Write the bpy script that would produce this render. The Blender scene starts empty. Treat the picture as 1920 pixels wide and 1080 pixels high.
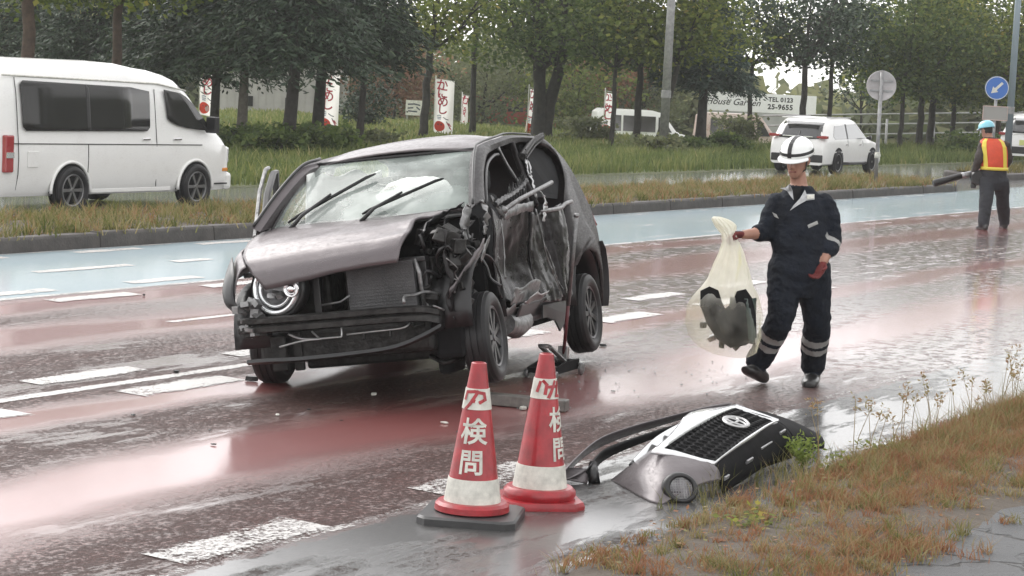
import bpy, bmesh, math, random
import numpy as np
from mathutils import Vector, Matrix, Euler
from mathutils.bvhtree import BVHTree

random.seed(7); np.random.seed(7)
SC = bpy.context.scene
COL = SC.collection
rad = math.radians

# ------------------------------------------------------------------ camera
# world: X runs along the road (away from the camera), Y across it, Z up, metres
CAM_H = 2.08
FOC = 4300.0 / 1920.0            # focal length / image width
_th, _pit, _roll = rad(29.2), math.atan(407 / 4300.0), 0.05
FWD = Vector((math.cos(_th) * math.cos(_pit), math.sin(_th) * math.cos(_pit), -math.sin(_pit)))
RGT = Vector((math.sin(_th), -math.cos(_th), 0))
UPV = RGT.cross(FWD)
_r = RGT * math.cos(_roll) + UPV * math.sin(_roll)
_u = UPV * math.cos(_roll) - RGT * math.sin(_roll)
cd = bpy.data.cameras.new('camera'); cam = bpy.data.objects.new('camera', cd); COL.objects.link(cam)
cam.matrix_world = Matrix(((_r.x, _u.x, -FWD.x, 0), (_r.y, _u.y, -FWD.y, 0), (_r.z, _u.z, -FWD.z, CAM_H), (0, 0, 0, 1)))
cd.sensor_width = 36; cd.lens = 36 * FOC; cd.clip_start = 0.1; cd.clip_end = 2000
SC.camera = cam

# ------------------------------------------------------------------ sky, sun, exposure (overcast, raining)
w = bpy.data.worlds.new('World'); SC.world = w; w.use_nodes = True
nt = w.node_tree; nt.nodes.clear()
sky = nt.nodes.new('ShaderNodeTexSky'); sky.sky_type = 'NISHITA'; sky.sun_disc = False
SUN_AZ, SUN_EL = rad(72), rad(42)        # ahead of the camera, well to the left, behind thin cloud
sky.sun_elevation = SUN_EL; sky.sun_rotation = math.pi / 2 - SUN_AZ; sky.air_density = 1.0; sky.dust_density = 1.0
bw = nt.nodes.new('ShaderNodeRGBToBW')
mx = nt.nodes.new('ShaderNodeMix'); mx.data_type = 'RGBA'; mx.inputs[0].default_value = 0.93
tint = nt.nodes.new('ShaderNodeMix'); tint.data_type = 'RGBA'; tint.blend_type = 'MULTIPLY'; tint.inputs[0].default_value = 1.0
tint.inputs[7].default_value = (1.0, 0.985, 0.98, 1)
bg = nt.nodes.new('ShaderNodeBackground'); bg.inputs[1].default_value = 0.13
out = nt.nodes.new('ShaderNodeOutputWorld')
nt.links.new(sky.outputs[0], bw.inputs[0]); nt.links.new(sky.outputs[0], mx.inputs[6]); nt.links.new(bw.outputs[0], mx.inputs[7])
cloud = nt.nodes.new('ShaderNodeMix'); cloud.data_type = 'RGBA'; cloud.inputs[0].default_value = 0.42   # even cloud layer over the clear-sky model
cloud.inputs[7].default_value = (7.6, 7.6, 7.6, 1)
nt.links.new(mx.outputs[2], cloud.inputs[6]); nt.links.new(cloud.outputs[2], tint.inputs[6]); nt.links.new(tint.outputs[2], bg.inputs[0]); nt.links.new(bg.outputs[0], out.inputs[0])
sd = bpy.data.lights.new('sun', 'SUN'); sd.energy = 0.6; sd.angle = rad(40); sd.color = (1.0, 0.97, 0.93)
sun = bpy.data.objects.new('sun', sd); COL.objects.link(sun)
sun.rotation_euler = Vector((-math.cos(SUN_EL) * math.cos(SUN_AZ), -math.cos(SUN_EL) * math.sin(SUN_AZ), -math.sin(SUN_EL))).to_track_quat('-Z', 'Y').to_euler()
SC.view_settings.view_transform = 'Standard'; SC.view_settings.look = 'None'
SC.view_settings.exposure = 1.42; SC.view_settings.gamma = 1.0
try: SC.view_settings.use_curve_mapping = False
except Exception: pass
SC.cycles.use_denoising = True
SC.cycles.max_bounces = 8; SC.cycles.transparent_max_bounces = 24
SC.cycles.volume_bounces = 1
SC.cycles.use_adaptive_sampling = True

# ------------------------------------------------------------------ placing helpers
def gpt(px, py, z=0.0):
    """ground point seen at a pixel of the 1920x1080 photograph"""
    v = FWD * (FOC * 1920) + _r * (px - 960) - _u * (py - 540)
    k = (z - CAM_H) / v.z
    return Vector((v.x * k, v.y * k, z))
def dpt(px, py, dist):
    """point seen at a pixel, dist metres in front of the camera"""
    v = FWD + (_r * (px - 960) - _u * (py - 540)) / (FOC * 1920)
    return Vector((0, 0, CAM_H)) + v * dist

# ------------------------------------------------------------------ object helpers
def props(o, label=None, cat=None, group=None, kind=None):
    if label: o['label'] = label
    if cat: o['category'] = cat
    if group: o['group'] = group
    if kind: o['kind'] = kind
    return o
def empty(name, loc=(0, 0, 0), rz=0.0, label=None, cat=None, group=None, rot=None):
    o = bpy.data.objects.new(name, None); COL.objects.link(o); o.location = loc
    o.rotation_euler = rot if rot else (0, 0, rz); o.empty_display_size = 0.2
    return props(o, label, cat, group)
def copy_tree(o, parent=None):
    c = o.copy(); COL.objects.link(c); c.parent = parent
    for ch in o.children: copy_tree(ch, c)
    return c

class MB:
    """collects shapes into one mesh"""
    def __init__(s): s.v = []; s.f = []; s.m = []; s.cur = 0
    def add(s, vs, fs):
        b = len(s.v); s.v.extend([tuple(q) for q in vs])
        for f in fs: s.f.append(tuple(b + i for i in f)); s.m.append(s.cur)
        return b
    def mat(s, i): s.cur = i; return s
    def box(s, c, size, rot=None, taper=1.0):
        x, y, z = (q / 2 for q in size); vs = []
        for dz in (-1, 1):
            t = taper if dz > 0 else 1
            for dx, dy in ((-1, -1), (1, -1), (1, 1), (-1, 1)):
                p = Vector((dx * x * t, dy * y * t, dz * z))
                if rot is not None: p = rot @ p
                vs.append(p + Vector(c))
        s.add(vs, [(3, 2, 1, 0), (4, 5, 6, 7), (0, 1, 5, 4), (1, 2, 6, 5), (2, 3, 7, 6), (3, 0, 4, 7)]); return s
    def tube(s, pts, r, n=8, cap=True, flat=1.0):
        pts = [Vector(p) for p in pts]; k = len(pts)
        rs = r if isinstance(r, (list, tuple)) else [r] * k
        rings = []; nrm = None
        for i, p in enumerate(pts):
            t = (pts[min(i + 1, k - 1)] - pts[max(i - 1, 0)])
            if t.length < 1e-9: t = Vector((0, 0, 1))
            t.normalize()
            if nrm is None:
                nrm = t.orthogonal().normalized()
            nrm = (nrm - t * nrm.dot(t))
            if nrm.length < 1e-6: nrm = t.orthogonal()
            nrm.normalize(); b = t.cross(nrm)
            rings.append([p + (nrm * math.cos(a) + b * math.sin(a) * flat) * rs[i] for a in [2 * math.pi * j / n for j in range(n)]])
        vs = [q for rg in rings for q in rg]; fs = []
        for i in range(k - 1):
            for j in range(n):
                fs.append((i * n + j, i * n + (j + 1) % n, (i + 1) * n + (j + 1) % n, (i + 1) * n + j))
        if cap:
            fs.append(tuple(reversed(range(n)))); fs.append(tuple((k - 1) * n + j for j in range(n)))
        s.add(vs, fs); return s
    def lathe(s, prof, n=24, M=None, closed=False):
        """prof: list of (radius, height) along local Z"""
        vs = []; k = len(prof)
        for r, h in prof:
            for j in range(n):
                a = 2 * math.pi * j / n; p = Vector((r * math.cos(a), r * math.sin(a), h))
                vs.append(M @ p if M is not None else p)
        fs = []
        rng = range(k if closed else k - 1)
        for i in rng:
            i2 = (i + 1) % k
            for j in range(n):
                fs.append((i * n + j, i * n + (j + 1) % n, i2 * n + (j + 1) % n, i2 * n + j))
        s.add(vs, fs); return s
    def loft(s, secs, cap=True, closed=True):
        n = len(secs[0]); vs = [q for sc_ in secs for q in sc_]; fs = []
        for i in range(len(secs) - 1):
            for j in range(n if closed else n - 1):
                fs.append((i * n + j, i * n + (j + 1) % n, (i + 1) * n + (j + 1) % n, (i + 1) * n + j))
        if cap and closed:
            fs.append(tuple(reversed(range(n)))); fs.append(tuple((len(secs) - 1) * n + j for j in range(n)))
        s.add(vs, fs); return s
    def grid(s, fn, nu, nv):
        vs = [fn(i / nu, j / nv) for j in range(nv + 1) for i in range(nu + 1)]; fs = []
        for j in range(nv):
            for i in range(nu):
                a = j * (nu + 1) + i; fs.append((a, a + 1, a + nu + 2, a + nu + 1))
        s.add(vs, fs); return s
    def poly(s, pts, thick=None, n=None):
        """flat polygon, extruded by vector thick when given"""
        k = len(pts); pts = [Vector(p) for p in pts]
        if thick is None: s.add(pts, [tuple(range(k))])
        else:
            t = Vector(thick); vs = pts + [p + t for p in pts]
            fs = [tuple(reversed(range(k))), tuple(range(k, 2 * k))] + [(i, (i + 1) % k, k + (i + 1) % k, k + i) for i in range(k)]
            s.add(vs, fs)
        return s
    def sphere(s, c, r, nu=16, nv=10, M=None):
        rr = r if isinstance(r, (list, tuple)) else (r, r, r); vs = []; fs = []
        for j in range(nv + 1):
            ph = -math.pi / 2 + math.pi * j / nv
            for i in range(nu):
                a = 2 * math.pi * i / nu
                p = Vector((rr[0] * math.cos(ph) * math.cos(a), rr[1] * math.cos(ph) * math.sin(a), rr[2] * math.sin(ph)))
                if M is not None: p = M @ p
                vs.append(p + Vector(c))
        for j in range(nv):
            for i in range(nu):
                fs.append((j * nu + i, j * nu + (i + 1) % nu, (j + 1) * nu + (i + 1) % nu, (j + 1) * nu + i))
        s.add(vs, fs); return s
    def build(s, name, mats, parent=None, smooth=False, bevel=0, seg=2, solid=0, sub=0, label=None, auto=None):
        me = bpy.data.meshes.new(name); me.from_pydata([tuple(q) for q in s.v], [], s.f)
        if not isinstance(mats, (list, tuple)): mats = [mats]
        for m in mats: me.materials.append(m)
        me.polygons.foreach_set('material_index', s.m)
        bm = bmesh.new(); bm.from_mesh(me)
        bmesh.ops.remove_doubles(bm, verts=bm.verts, dist=1e-5)
        bmesh.ops.recalc_face_normals(bm, faces=bm.faces)
        bm.to_mesh(me); bm.free()
        if smooth: me.polygons.foreach_set('use_smooth', [True] * len(me.polygons))
        if auto is not None:
            me.polygons.foreach_set('use_smooth', [True] * len(me.polygons))
            try: me.set_sharp_from_angle(angle=rad(auto))
            except Exception: pass
        me.update()
        o = bpy.data.objects.new(name, me); COL.objects.link(o)
        if parent: o.parent = parent
        if solid:
            md = o.modifiers.new('solid', 'SOLIDIFY'); md.thickness = solid; md.offset = 0
        if bevel:
            md = o.modifiers.new('bevel', 'BEVEL'); md.width = bevel; md.segments = seg; md.limit_method = 'ANGLE'; md.angle_limit = rad(40)
        if sub:
            md = o.modifiers.new('sub', 'SUBSURF'); md.levels = sub; md.render_levels = sub
        if label: o['label'] = label
        return o

# ------------------------------------------------------------------ materials
def nodes_of(name):
    m = bpy.data.materials.new(name); m.use_nodes = True
    return m, m.node_tree, m.node_tree.nodes['Principled BSDF']
def pbr(name, col, rough=0.5, metal=0.0, spec=0.5, coat=0.0, coat_r=0.05, var=0.0, vscale=8.0, bump=0.0, bscale=60.0, rvar=0.0, trans=0.0, alpha=1.0, emis=None, col2=None, sss=0.0, ior=1.5, sheen=0.0):
    m, t, b = nodes_of(name)
    b.inputs['Base Color'].default_value = (*col, 1); b.inputs['Roughness'].default_value = rough
    b.inputs['Metallic'].default_value = metal; b.inputs['Specular IOR Level'].default_value = spec
    b.inputs['Coat Weight'].default_value = coat; b.inputs['Coat Roughness'].default_value = coat_r
    b.inputs['IOR'].default_value = ior
    if trans: b.inputs['Transmission Weight'].default_value = trans
    if alpha < 1: b.inputs['Alpha'].default_value = alpha
    if sheen: b.inputs['Sheen Weight'].default_value = sheen
    if var or bump or rvar or col2:
        tc = t.nodes.new('ShaderNodeTexCoord')
        if var or col2 or rvar:
            n = t.nodes.new('ShaderNodeTexNoise'); n.inputs['Scale'].default_value = vscale; n.inputs['Detail'].default_value = 6; n.inputs['Roughness'].default_value = 0.65
            t.links.new(tc.outputs['Object'], n.inputs['Vector'])
            if var or col2:
                r = t.nodes.new('ShaderNodeValToRGB'); r.color_ramp.elements[0].position = 0.32; r.color_ramp.elements[1].position = 0.68
                c1 = col2 if col2 else tuple(min(1, c * (1 + var)) for c in col)
                c0 = col if col2 else tuple(c * (1 - var) for c in col)
                r.color_ramp.elements[0].color = (*c0, 1); r.color_ramp.elements[1].color = (*c1, 1)
                t.links.new(n.outputs['Fac'], r.inputs[0]); t.links.new(r.outputs[0], b.inputs['Base Color'])
            if rvar:
                mr = t.nodes.new('ShaderNodeMapRange'); mr.inputs[1].default_value = 0.3; mr.inputs[2].default_value = 0.7
                mr.inputs[3].default_value = max(0.02, rough - rvar); mr.inputs[4].default_value = min(1, rough + rvar)
                t.links.new(n.outputs['Fac'], mr.inputs[0]); t.links.new(mr.outputs[0], b.inputs['Roughness'])
        if bump:
            n2 = t.nodes.new('ShaderNodeTexNoise'); n2.inputs['Scale'].default_value = bscale; n2.inputs['Detail'].default_value = 4
            bp = t.nodes.new('ShaderNodeBump'); bp.inputs['Strength'].default_value = bump; bp.inputs['Distance'].default_value = 0.02
            t.links.new(tc.outputs['Object'], n2.inputs['Vector']); t.links.new(n2.outputs['Fac'], bp.inputs['Height']); t.links.new(bp.outputs[0], b.inputs['Normal'])
    return m
def ramp(t, fac, stops):
    r = t.nodes.new('ShaderNodeValToRGB'); el = r.color_ramp.elements
    while len(el) < len(stops): el.new(0.5)
    for e, (p, c) in zip(el, stops): e.position = p; e.color = (*c, 1)
    t.links.new(fac, r.inputs[0]); return r.outputs[0]
def math_node(t, op, a, b=None, c=None):
    n = t.nodes.new('ShaderNodeMath'); n.operation = op
    for i, q in enumerate((a, b, c)):
        if q is None: continue
        if isinstance(q, (int, float)): n.inputs[i].default_value = q
        else: t.links.new(q, n.inputs[i])
    return n.outputs[0]
def noise(t, vec, scale, detail=5, rough=0.6, dist=0.0):
    n = t.nodes.new('ShaderNodeTexNoise'); n.inputs['Scale'].default_value = scale; n.inputs['Detail'].default_value = detail
    n.inputs['Roughness'].default_value = rough; n.inputs['Distortion'].default_value = dist
    t.links.new(vec, n.inputs['Vector']); return n.outputs['Fac']
def mixc(t, fac, a, b, blend='MIX'):
    n = t.nodes.new('ShaderNodeMix'); n.data_type = 'RGBA'; n.blend_type = blend
    for i, q in ((0, fac), (6, a), (7, b)):
        if isinstance(q, (int, float)): n.inputs[i].default_value = q
        elif isinstance(q, tuple): n.inputs[i].default_value = (*q, 1)
        else: t.links.new(q, n.inputs[i])
    return n.outputs[2]
def mapr(t, v, a, b, c, d):
    n = t.nodes.new('ShaderNodeMapRange'); n.interpolation_type = 'SMOOTHSTEP'
    for i, q in enumerate((a, b, c, d)): n.inputs[i + 1].default_value = q
    t.links.new(v, n.inputs[0]); return n.outputs[0]
def scaled(t, vec, s):
    n = t.nodes.new('ShaderNodeMapping'); n.inputs['Scale'].default_value = s
    t.links.new(vec, n.inputs['Vector']); return n.outputs[0]

def fast_mesh(name, verts, quads, tint=None, mat=None, tri=False):
    """numpy mesh: verts (n,3), quads (m,4) or tris (m,3), tint one float per vertex"""
    me = bpy.data.meshes.new(name); k = quads.shape[1]
    me.vertices.add(len(verts)); me.vertices.foreach_set('co', verts.astype(np.float32).ravel())
    me.loops.add(quads.size); me.loops.foreach_set('vertex_index', quads.astype(np.int32).ravel())
    me.polygons.add(len(quads)); me.polygons.foreach_set('loop_start', np.arange(0, quads.size, k, dtype=np.int32))
    try: me.polygons.foreach_set('loop_total', np.full(len(quads), k, dtype=np.int32))
    except Exception: pass
    if tint is not None:
        at = me.attributes.new('tint', 'FLOAT', 'POINT'); at.data.foreach_set('value', tint.astype(np.float32))
    if mat: me.materials.append(mat)
    me.update(calc_edges=True)
    return me
def leaf_mat(name, stops, rough=0.6, trans=0.25):
    m, t, b = nodes_of(name)
    a = t.nodes.new('ShaderNodeAttribute'); a.attribute_name = 'tint'
    c = ramp(t, a.outputs['Fac'], stops)
    t.links.new(c, b.inputs['Base Color']); b.inputs['Roughness'].default_value = rough
    b.inputs['Specular IOR Level'].default_value = 0.3
    tr = t.nodes.new('ShaderNodeBsdfTranslucent'); t.links.new(c, tr.inputs[0])
    ms = t.nodes.new('ShaderNodeMixShader'); ms.inputs[0].default_value = trans
    o = t.nodes['Material Output']
    t.links.new(b.outputs[0], ms.inputs[1]); t.links.new(tr.outputs[0], ms.inputs[2]); t.links.new(ms.outputs[0], o.inputs[0])
    return m
# ================================================================== SETTING
def road_material():
    m, t, b = nodes_of('wet_road')
    tc = t.nodes.new('ShaderNodeTexCoord'); P = tc.outputs['Object']
    sx = t.nodes.new('ShaderNodeSeparateXYZ'); t.links.new(P, sx.inputs[0]); Y = sx.outputs[1]
    warp = noise(t, scaled(t, P, (0.25, 0.5, 1)), 1.0, 4, 0.6)
    Yw = math_node(t, 'ADD', Y, math_node(t, 'MULTIPLY', math_node(t, 'SUBTRACT', warp, 0.5), 1.1))
    # worn, water-filmed wheel tracks
    film = None
    for c, wd in ((6.88, 0.52), (8.55, 0.33), (10.95, 0.52), (12.35, 0.35)):
        d = math_node(t, 'ABSOLUTE', math_node(t, 'SUBTRACT', Yw, c))
        k = mapr(t, d, wd * 0.25, wd * 1.5, 1.0, 0.0)
        film = k if film is None else math_node(t, 'MAXIMUM', film, k)
    patch = noise(t, scaled(t, P, (0.35, 1.5, 1)), 1.3, 6, 0.7)
    grain = noise(t, P, 30, 5, 0.72)
    streak = noise(t, scaled(t, P, (2.6, 3.4, 1)), 2.4, 7, 0.72)
    # colours: red-brown surfacing worn through to dark aggregate, light blue lane, bare asphalt gutter
    red = mixc(t, film, mixc(t, patch, (0.125, 0.052, 0.045), (0.175, 0.064, 0.055)), (0.235, 0.068, 0.064))
    worn = mapr(t, math_node(t, 'MULTIPLY', grain, math_node(t, 'ADD', patch, 0.25)), 0.24, 0.38, 0.0, 0.9)
    worn = math_node(t, 'MULTIPLY', worn, math_node(t, 'SUBTRACT', 0.75, math_node(t, 'MULTIPLY', film, 0.65)))
    red = mixc(t, worn, red, (0.026, 0.021, 0.019))
    blue = mixc(t, noise(t, P, 2.0, 5), (0.40, 0.55, 0.62), (0.48, 0.61, 0.66))
    blue = mixc(t, mapr(t, grain, 0.52, 0.70, 0.0, 0.35), blue, (0.08, 0.11, 0.12))
    gut = mixc(t, grain, (0.015, 0.015, 0.016), (0.065, 0.063, 0.06))
    isblue = math_node(t, 'MULTIPLY', mapr(t, math_node(t, 'ADD', Y, math_node(t, 'MULTIPLY', streak, 0.06)), 12.80, 12.86, 0, 1), 1.0)
    isgut = mapr(t, math_node(t, 'ADD', Y, math_node(t, 'MULTIPLY', streak, 0.25)), 5.62, 5.66, 1, 0)
    col = mixc(t, isgut, mixc(t, isblue, red, blue), gut)
    isfar = mapr(t, Y, 15.6, 15.7, 0, 1)
    col = mixc(t, isfar, col, mixc(t, grain, (0.06, 0.06, 0.06), (0.12, 0.117, 0.112)))
    base_col = col
    b.inputs['Roughness'].default_value = 0.5; b.inputs['Specular IOR Level'].default_value = 0.5
    # water film: coat with a roughness that depends on how deep the water stands
    pud = mapr(t, math_node(t, 'ADD', patch, math_node(t, 'MULTIPLY', isgut, 0.10)), 0.52, 0.62, 0.0, 1.0)
    wet = math_node(t, 'MAXIMUM', math_node(t, 'MULTIPLY', film, 0.9), math_node(t, 'MAXIMUM', isblue, math_node(t, 'MULTIPLY', pud, 0.8)))
    # the carriageway is flatter farther on, where the rain stands on it
    stand = math_node(t, 'MULTIPLY', mapr(t, sx.outputs[0], 11.5, 18.0, 0.0, 0.95), mapr(t, streak, 0.46, 0.64, 1.0, 0.2))
    wet = math_node(t, 'MAXIMUM', wet, stand)
    b.inputs['Coat IOR'].default_value = 1.33
    level = math_node(t, 'ADD', math_node(t, 'ADD', math_node(t, 'MULTIPLY', streak, 0.55), math_node(t, 'MULTIPLY', isgut, 0.06)), math_node(t, 'MULTIPLY', wet, 0.34))      # how much of the aggregate is under water
    agg = mapr(t, math_node(t, 'SUBTRACT', math_node(t, 'ADD', grain, 0.0), level), 0.11, 0.20, 0.0, 1.0)
    agg = math_node(t, 'MULTIPLY', agg, math_node(t, 'SUBTRACT', 1.0, math_node(t, 'MULTIPLY', film, 0.78)))
    agg = math_node(t, 'MULTIPLY', agg, math_node(t, 'SUBTRACT', 1.0, isblue))
    t.links.new(math_node(t, 'SUBTRACT', mapr(t, wet, 0.0, 1.0, 0.86, 1.0), math_node(t, 'MULTIPLY', agg, 0.76)), b.inputs['Coat Weight'])
    t.links.new(math_node(t, 'SUBTRACT', 0.5, math_node(t, 'MULTIPLY', agg, 0.42)), b.inputs['Specular IOR Level'])
    cr = mapr(t, wet, 0.0, 1.0, 0.24, 0.10)
    t.links.new(cr, b.inputs['Coat Roughness'])
    t.links.new(mixc(t, math_node(t, 'MULTIPLY', agg, 0.55), base_col, (0.045, 0.025, 0.021)), b.inputs['Base Color'])
    bp = t.nodes.new('ShaderNodeBump'); bp.inputs['Distance'].default_value = 0.02
    st = mapr(t, wet, 0.0, 1.0, 1.0, 0.12); t.links.new(st, bp.inputs['Strength'])
    hh = math_node(t, 'ADD', grain, math_node(t, 'MULTIPLY', streak, 0.9))
    t.links.new(hh, bp.inputs['Height']); t.links.new(bp.outputs[0], b.inputs['Normal'])
    bc = t.nodes.new('ShaderNodeBump'); bc.inputs['Distance'].default_value = 0.014
    sc2 = mapr(t, wet, 0.0, 0.9, 1.0, 0.03); t.links.new(sc2, bc.inputs['Strength'])
    t.links.new(hh, bc.inputs['Height']); t.links.new(bc.outputs[0], b.inputs['Coat Normal'])
    return m
M_ROAD = road_material()

def paint_material(name='road_paint', wear=0.5):
    m, t, b = nodes_of(name)
    tc = t.nodes.new('ShaderNodeTexCoord'); P = tc.outputs['Object']
    g = noise(t, P, 34, 7, 0.8); l = noise(t, P, 2.3, 6, 0.7)
    sg = t.nodes.new('ShaderNodeSeparateXYZ'); t.links.new(tc.outputs['Generated'], sg.inputs[0])
    ey = math_node(t, 'MINIMUM', sg.outputs[1], math_node(t, 'SUBTRACT', 1.0, sg.outputs[1]))
    edge = mapr(t, ey, 0.0, 0.30, 0.16, 0.0)
    k = mapr(t, math_node(t, 'ADD', math_node(t, 'ADD', math_node(t, 'MULTIPLY', g, 0.6), math_node(t, 'MULTIPLY', l, 0.4)), edge), wear, wear + 0.09, 1.0, 0.0)
    col = mixc(t, l, (0.50, 0.48, 0.46), (0.72, 0.70, 0.68))
    t.links.new(col, b.inputs['Base Color']); b.inputs['Roughness'].default_value = 0.6
    b.inputs['Coat Weight'].default_value = 0.9; b.inputs['Coat IOR'].default_value = 1.33; b.inputs['Coat Roughness'].default_value = 0.2
    bp = t.nodes.new('ShaderNodeBump'); bp.inputs['Distance'].default_value = 0.006; bp.inputs['Strength'].default_value = 0.6
    t.links.new(g, bp.inputs['Height']); t.links.new(bp.outputs[0], b.inputs['Normal']); t.links.new(bp.outputs[0], b.inputs['Coat Normal'])
    tp = t.nodes.new('ShaderNodeBsdfTransparent'); ms = t.nodes.new('ShaderNodeMixShader')
    t.links.new(k, ms.inputs[0]); t.links.new(tp.outputs[0], ms.inputs[1]); t.links.new(b.outputs[0], ms.inputs[2]); t.links.new(ms.outputs[0], t.nodes['Material Output'].inputs[0])
    return m
M_PAINT = paint_material('road_paint', 0.52); M_PAINT_WORN = paint_material('road_paint_worn', 0.47); M_PAINT_FAINT = paint_material('road_paint_faint', 0.42)

def ground_material():
    m, t, b = nodes_of('verge_soil')
    tc = t.nodes.new('ShaderNodeTexCoord'); P = tc.outputs['Object']
    sx = t.nodes.new('ShaderNodeSeparateXYZ'); t.links.new(P, sx.inputs[0]); Y = sx.outputs[1]
    n1 = noise(t, P, 1.2, 6, 0.65); n2 = noise(t, P, 14, 6, 0.7)
    soil = mixc(t, n2, (0.045, 0.037, 0.03), (0.14, 0.115, 0.09))
    green = mixc(t, n2, (0.07, 0.11, 0.028), (0.17, 0.23, 0.06))
    lawn = mapr(t, Y, 21.5, 23.0, 0, 1)
    col = mixc(t, math_node(t, 'MULTIPLY', lawn, mapr(t, n1, 0.25, 0.45, 0.6, 1.0)), soil, green)
    t.links.new(col, b.inputs['Base Color']); b.inputs['Roughness'].default_value = 0.85
    bp = t.nodes.new('ShaderNodeBump'); bp.inputs['Distance'].default_value = 0.03; bp.inputs['Strength'].default_value = 0.8
    t.links.new(n2, bp.inputs['Height']); t.links.new(bp.outputs[0], b.inputs['Normal'])
    return m
M_SOIL = ground_material()

def sidewalk_material():
    m, t, b = nodes_of('cracked_asphalt')
    tc = t.nodes.new('ShaderNodeTexCoord'); P = tc.outputs['Object']
    g = noise(t, P, 70, 5, 0.7); l = noise(t, P, 2.0, 5, 0.6)
    wv = t.nodes.new('ShaderNodeVectorMath'); wv.operation = 'ADD'
    nn = t.nodes.new('ShaderNodeTexNoise'); nn.inputs['Scale'].default_value = 2.5; nn.inputs['Detail'].default_value = 5; t.links.new(P, nn.inputs['Vector'])
    sc_ = t.nodes.new('ShaderNodeVectorMath'); sc_.operation = 'SCALE'; sc_.inputs['Scale'].default_value = 0.45
    t.links.new(nn.outputs['Color'], sc_.inputs[0]); t.links.new(P, wv.inputs[0]); t.links.new(sc_.outputs[0], wv.inputs[1])
    vo = t.nodes.new('ShaderNodeTexVoronoi'); vo.feature = 'DISTANCE_TO_EDGE'; vo.inputs['Scale'].default_value = 1.5
    t.links.new(wv.outputs[0], vo.inputs['Vector'])
    crack = mapr(t, vo.outputs['Distance'], 0.006, 0.026, 1.0, 0.0)
    crack = math_node(t, 'MULTIPLY', crack, mapr(t, l, 0.36, 0.5, 0.0, 1.0))
    col = mixc(t, math_node(t, 'ADD', math_node(t, 'MULTIPLY', g, 0.6), math_node(t, 'MULTIPLY', l, 0.4)), (0.04, 0.042, 0.045), (0.12, 0.123, 0.126))
    col = mixc(t, crack, col, (0.02, 0.019, 0.017))
    t.links.new(col, b.inputs['Base Color']); b.inputs['Roughness'].default_value = 0.6
    b.inputs['Specular IOR Level'].default_value = 0.25; b.inputs['Coat Weight'].default_value = 0.22; b.inputs['Coat IOR'].default_value = 1.33
    t.links.new(mapr(t, l, 0.35, 0.65, 0.42, 0.2), b.inputs['Coat Roughness'])
    bp = t.nodes.new('ShaderNodeBump'); bp.inputs['Distance'].default_value = 0.012; bp.inputs['Strength'].default_value = 0.8
    t.links.new(math_node(t, 'SUBTRACT', g, math_node(t, 'MULTIPLY', crack, 2.0)), bp.inputs['Height']); t.links.new(bp.outputs[0], b.inputs['Normal'])
    t.links.new(bp.outputs[0], b.inputs['Coat Normal'])
    return m
M_WALK = sidewalk_material()
M_KERB = pbr('kerb_concrete', (0.055, 0.048, 0.044), 0.7, var=0.45, vscale=3.0, bump=0.5, bscale=40, coat=0.15, coat_r=0.4)

# terrain: level beside the road, dropping a metre into the car park behind the trees
def gz(x, y):
    def ss(a, b, v):
        k = min(1, max(0, (v - a) / (b - a))); return k * k * (3 - 2 * k)
    return -1.05 * ss(69, 78, x - 0.15 * (y - 30)) * ss(27.5, 33, y)
def ground_sheet():
    xs = sorted(set([-300, -120, -60, -30, -10] + list(range(0, 130, 3)) + [140, 160, 190, 230, 300, 400, 560]))
    ys = sorted(set([-300, -120, -60, -20, 0, 3, 15, 21.7, 22.5, 24, 26] + list(np.arange(27, 60, 2.0)) + [64, 70, 80, 100, 130, 180, 260, 400, 540]))
    v = [(x, y, -0.06 + gz(x, y) if y < 21.8 else gz(x, y) + 0.02) for y in ys for x in xs]
    n = len(xs); f = [(j * n + i, j * n + i + 1, (j + 1) * n + i + 1, (j + 1) * n + i) for j in range(len(ys) - 1) for i in range(n - 1)]
    mb = MB(); mb.add(v, f); o = mb.build('ground', M_SOIL, smooth=True); props(o, 'soil and lawn ground around the road', kind='structure'); return o
GROUND = ground_sheet()

def sheet(name, x0, x1, y0, y1, z, mat, label, nx=1):
    mb = MB(); mb.grid(lambda u, v: (x0 + (x1 - x0) * u, y0 + (y1 - y0) * v, z), nx, 1)
    o = mb.build(name, mat); props(o, label, kind='structure'); return o
ROAD = sheet('road', -40, 400, 4.3, 16.0, 0.0, M_ROAD, 'wet road with red-brown lanes and a light blue lane by the median', 8)
FAR_ROAD = sheet('far_carriageway', -40, 400, 16.0, 21.9, -0.004, M_ROAD, 'wet grey carriageway beyond the grassy median', 8)
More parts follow.
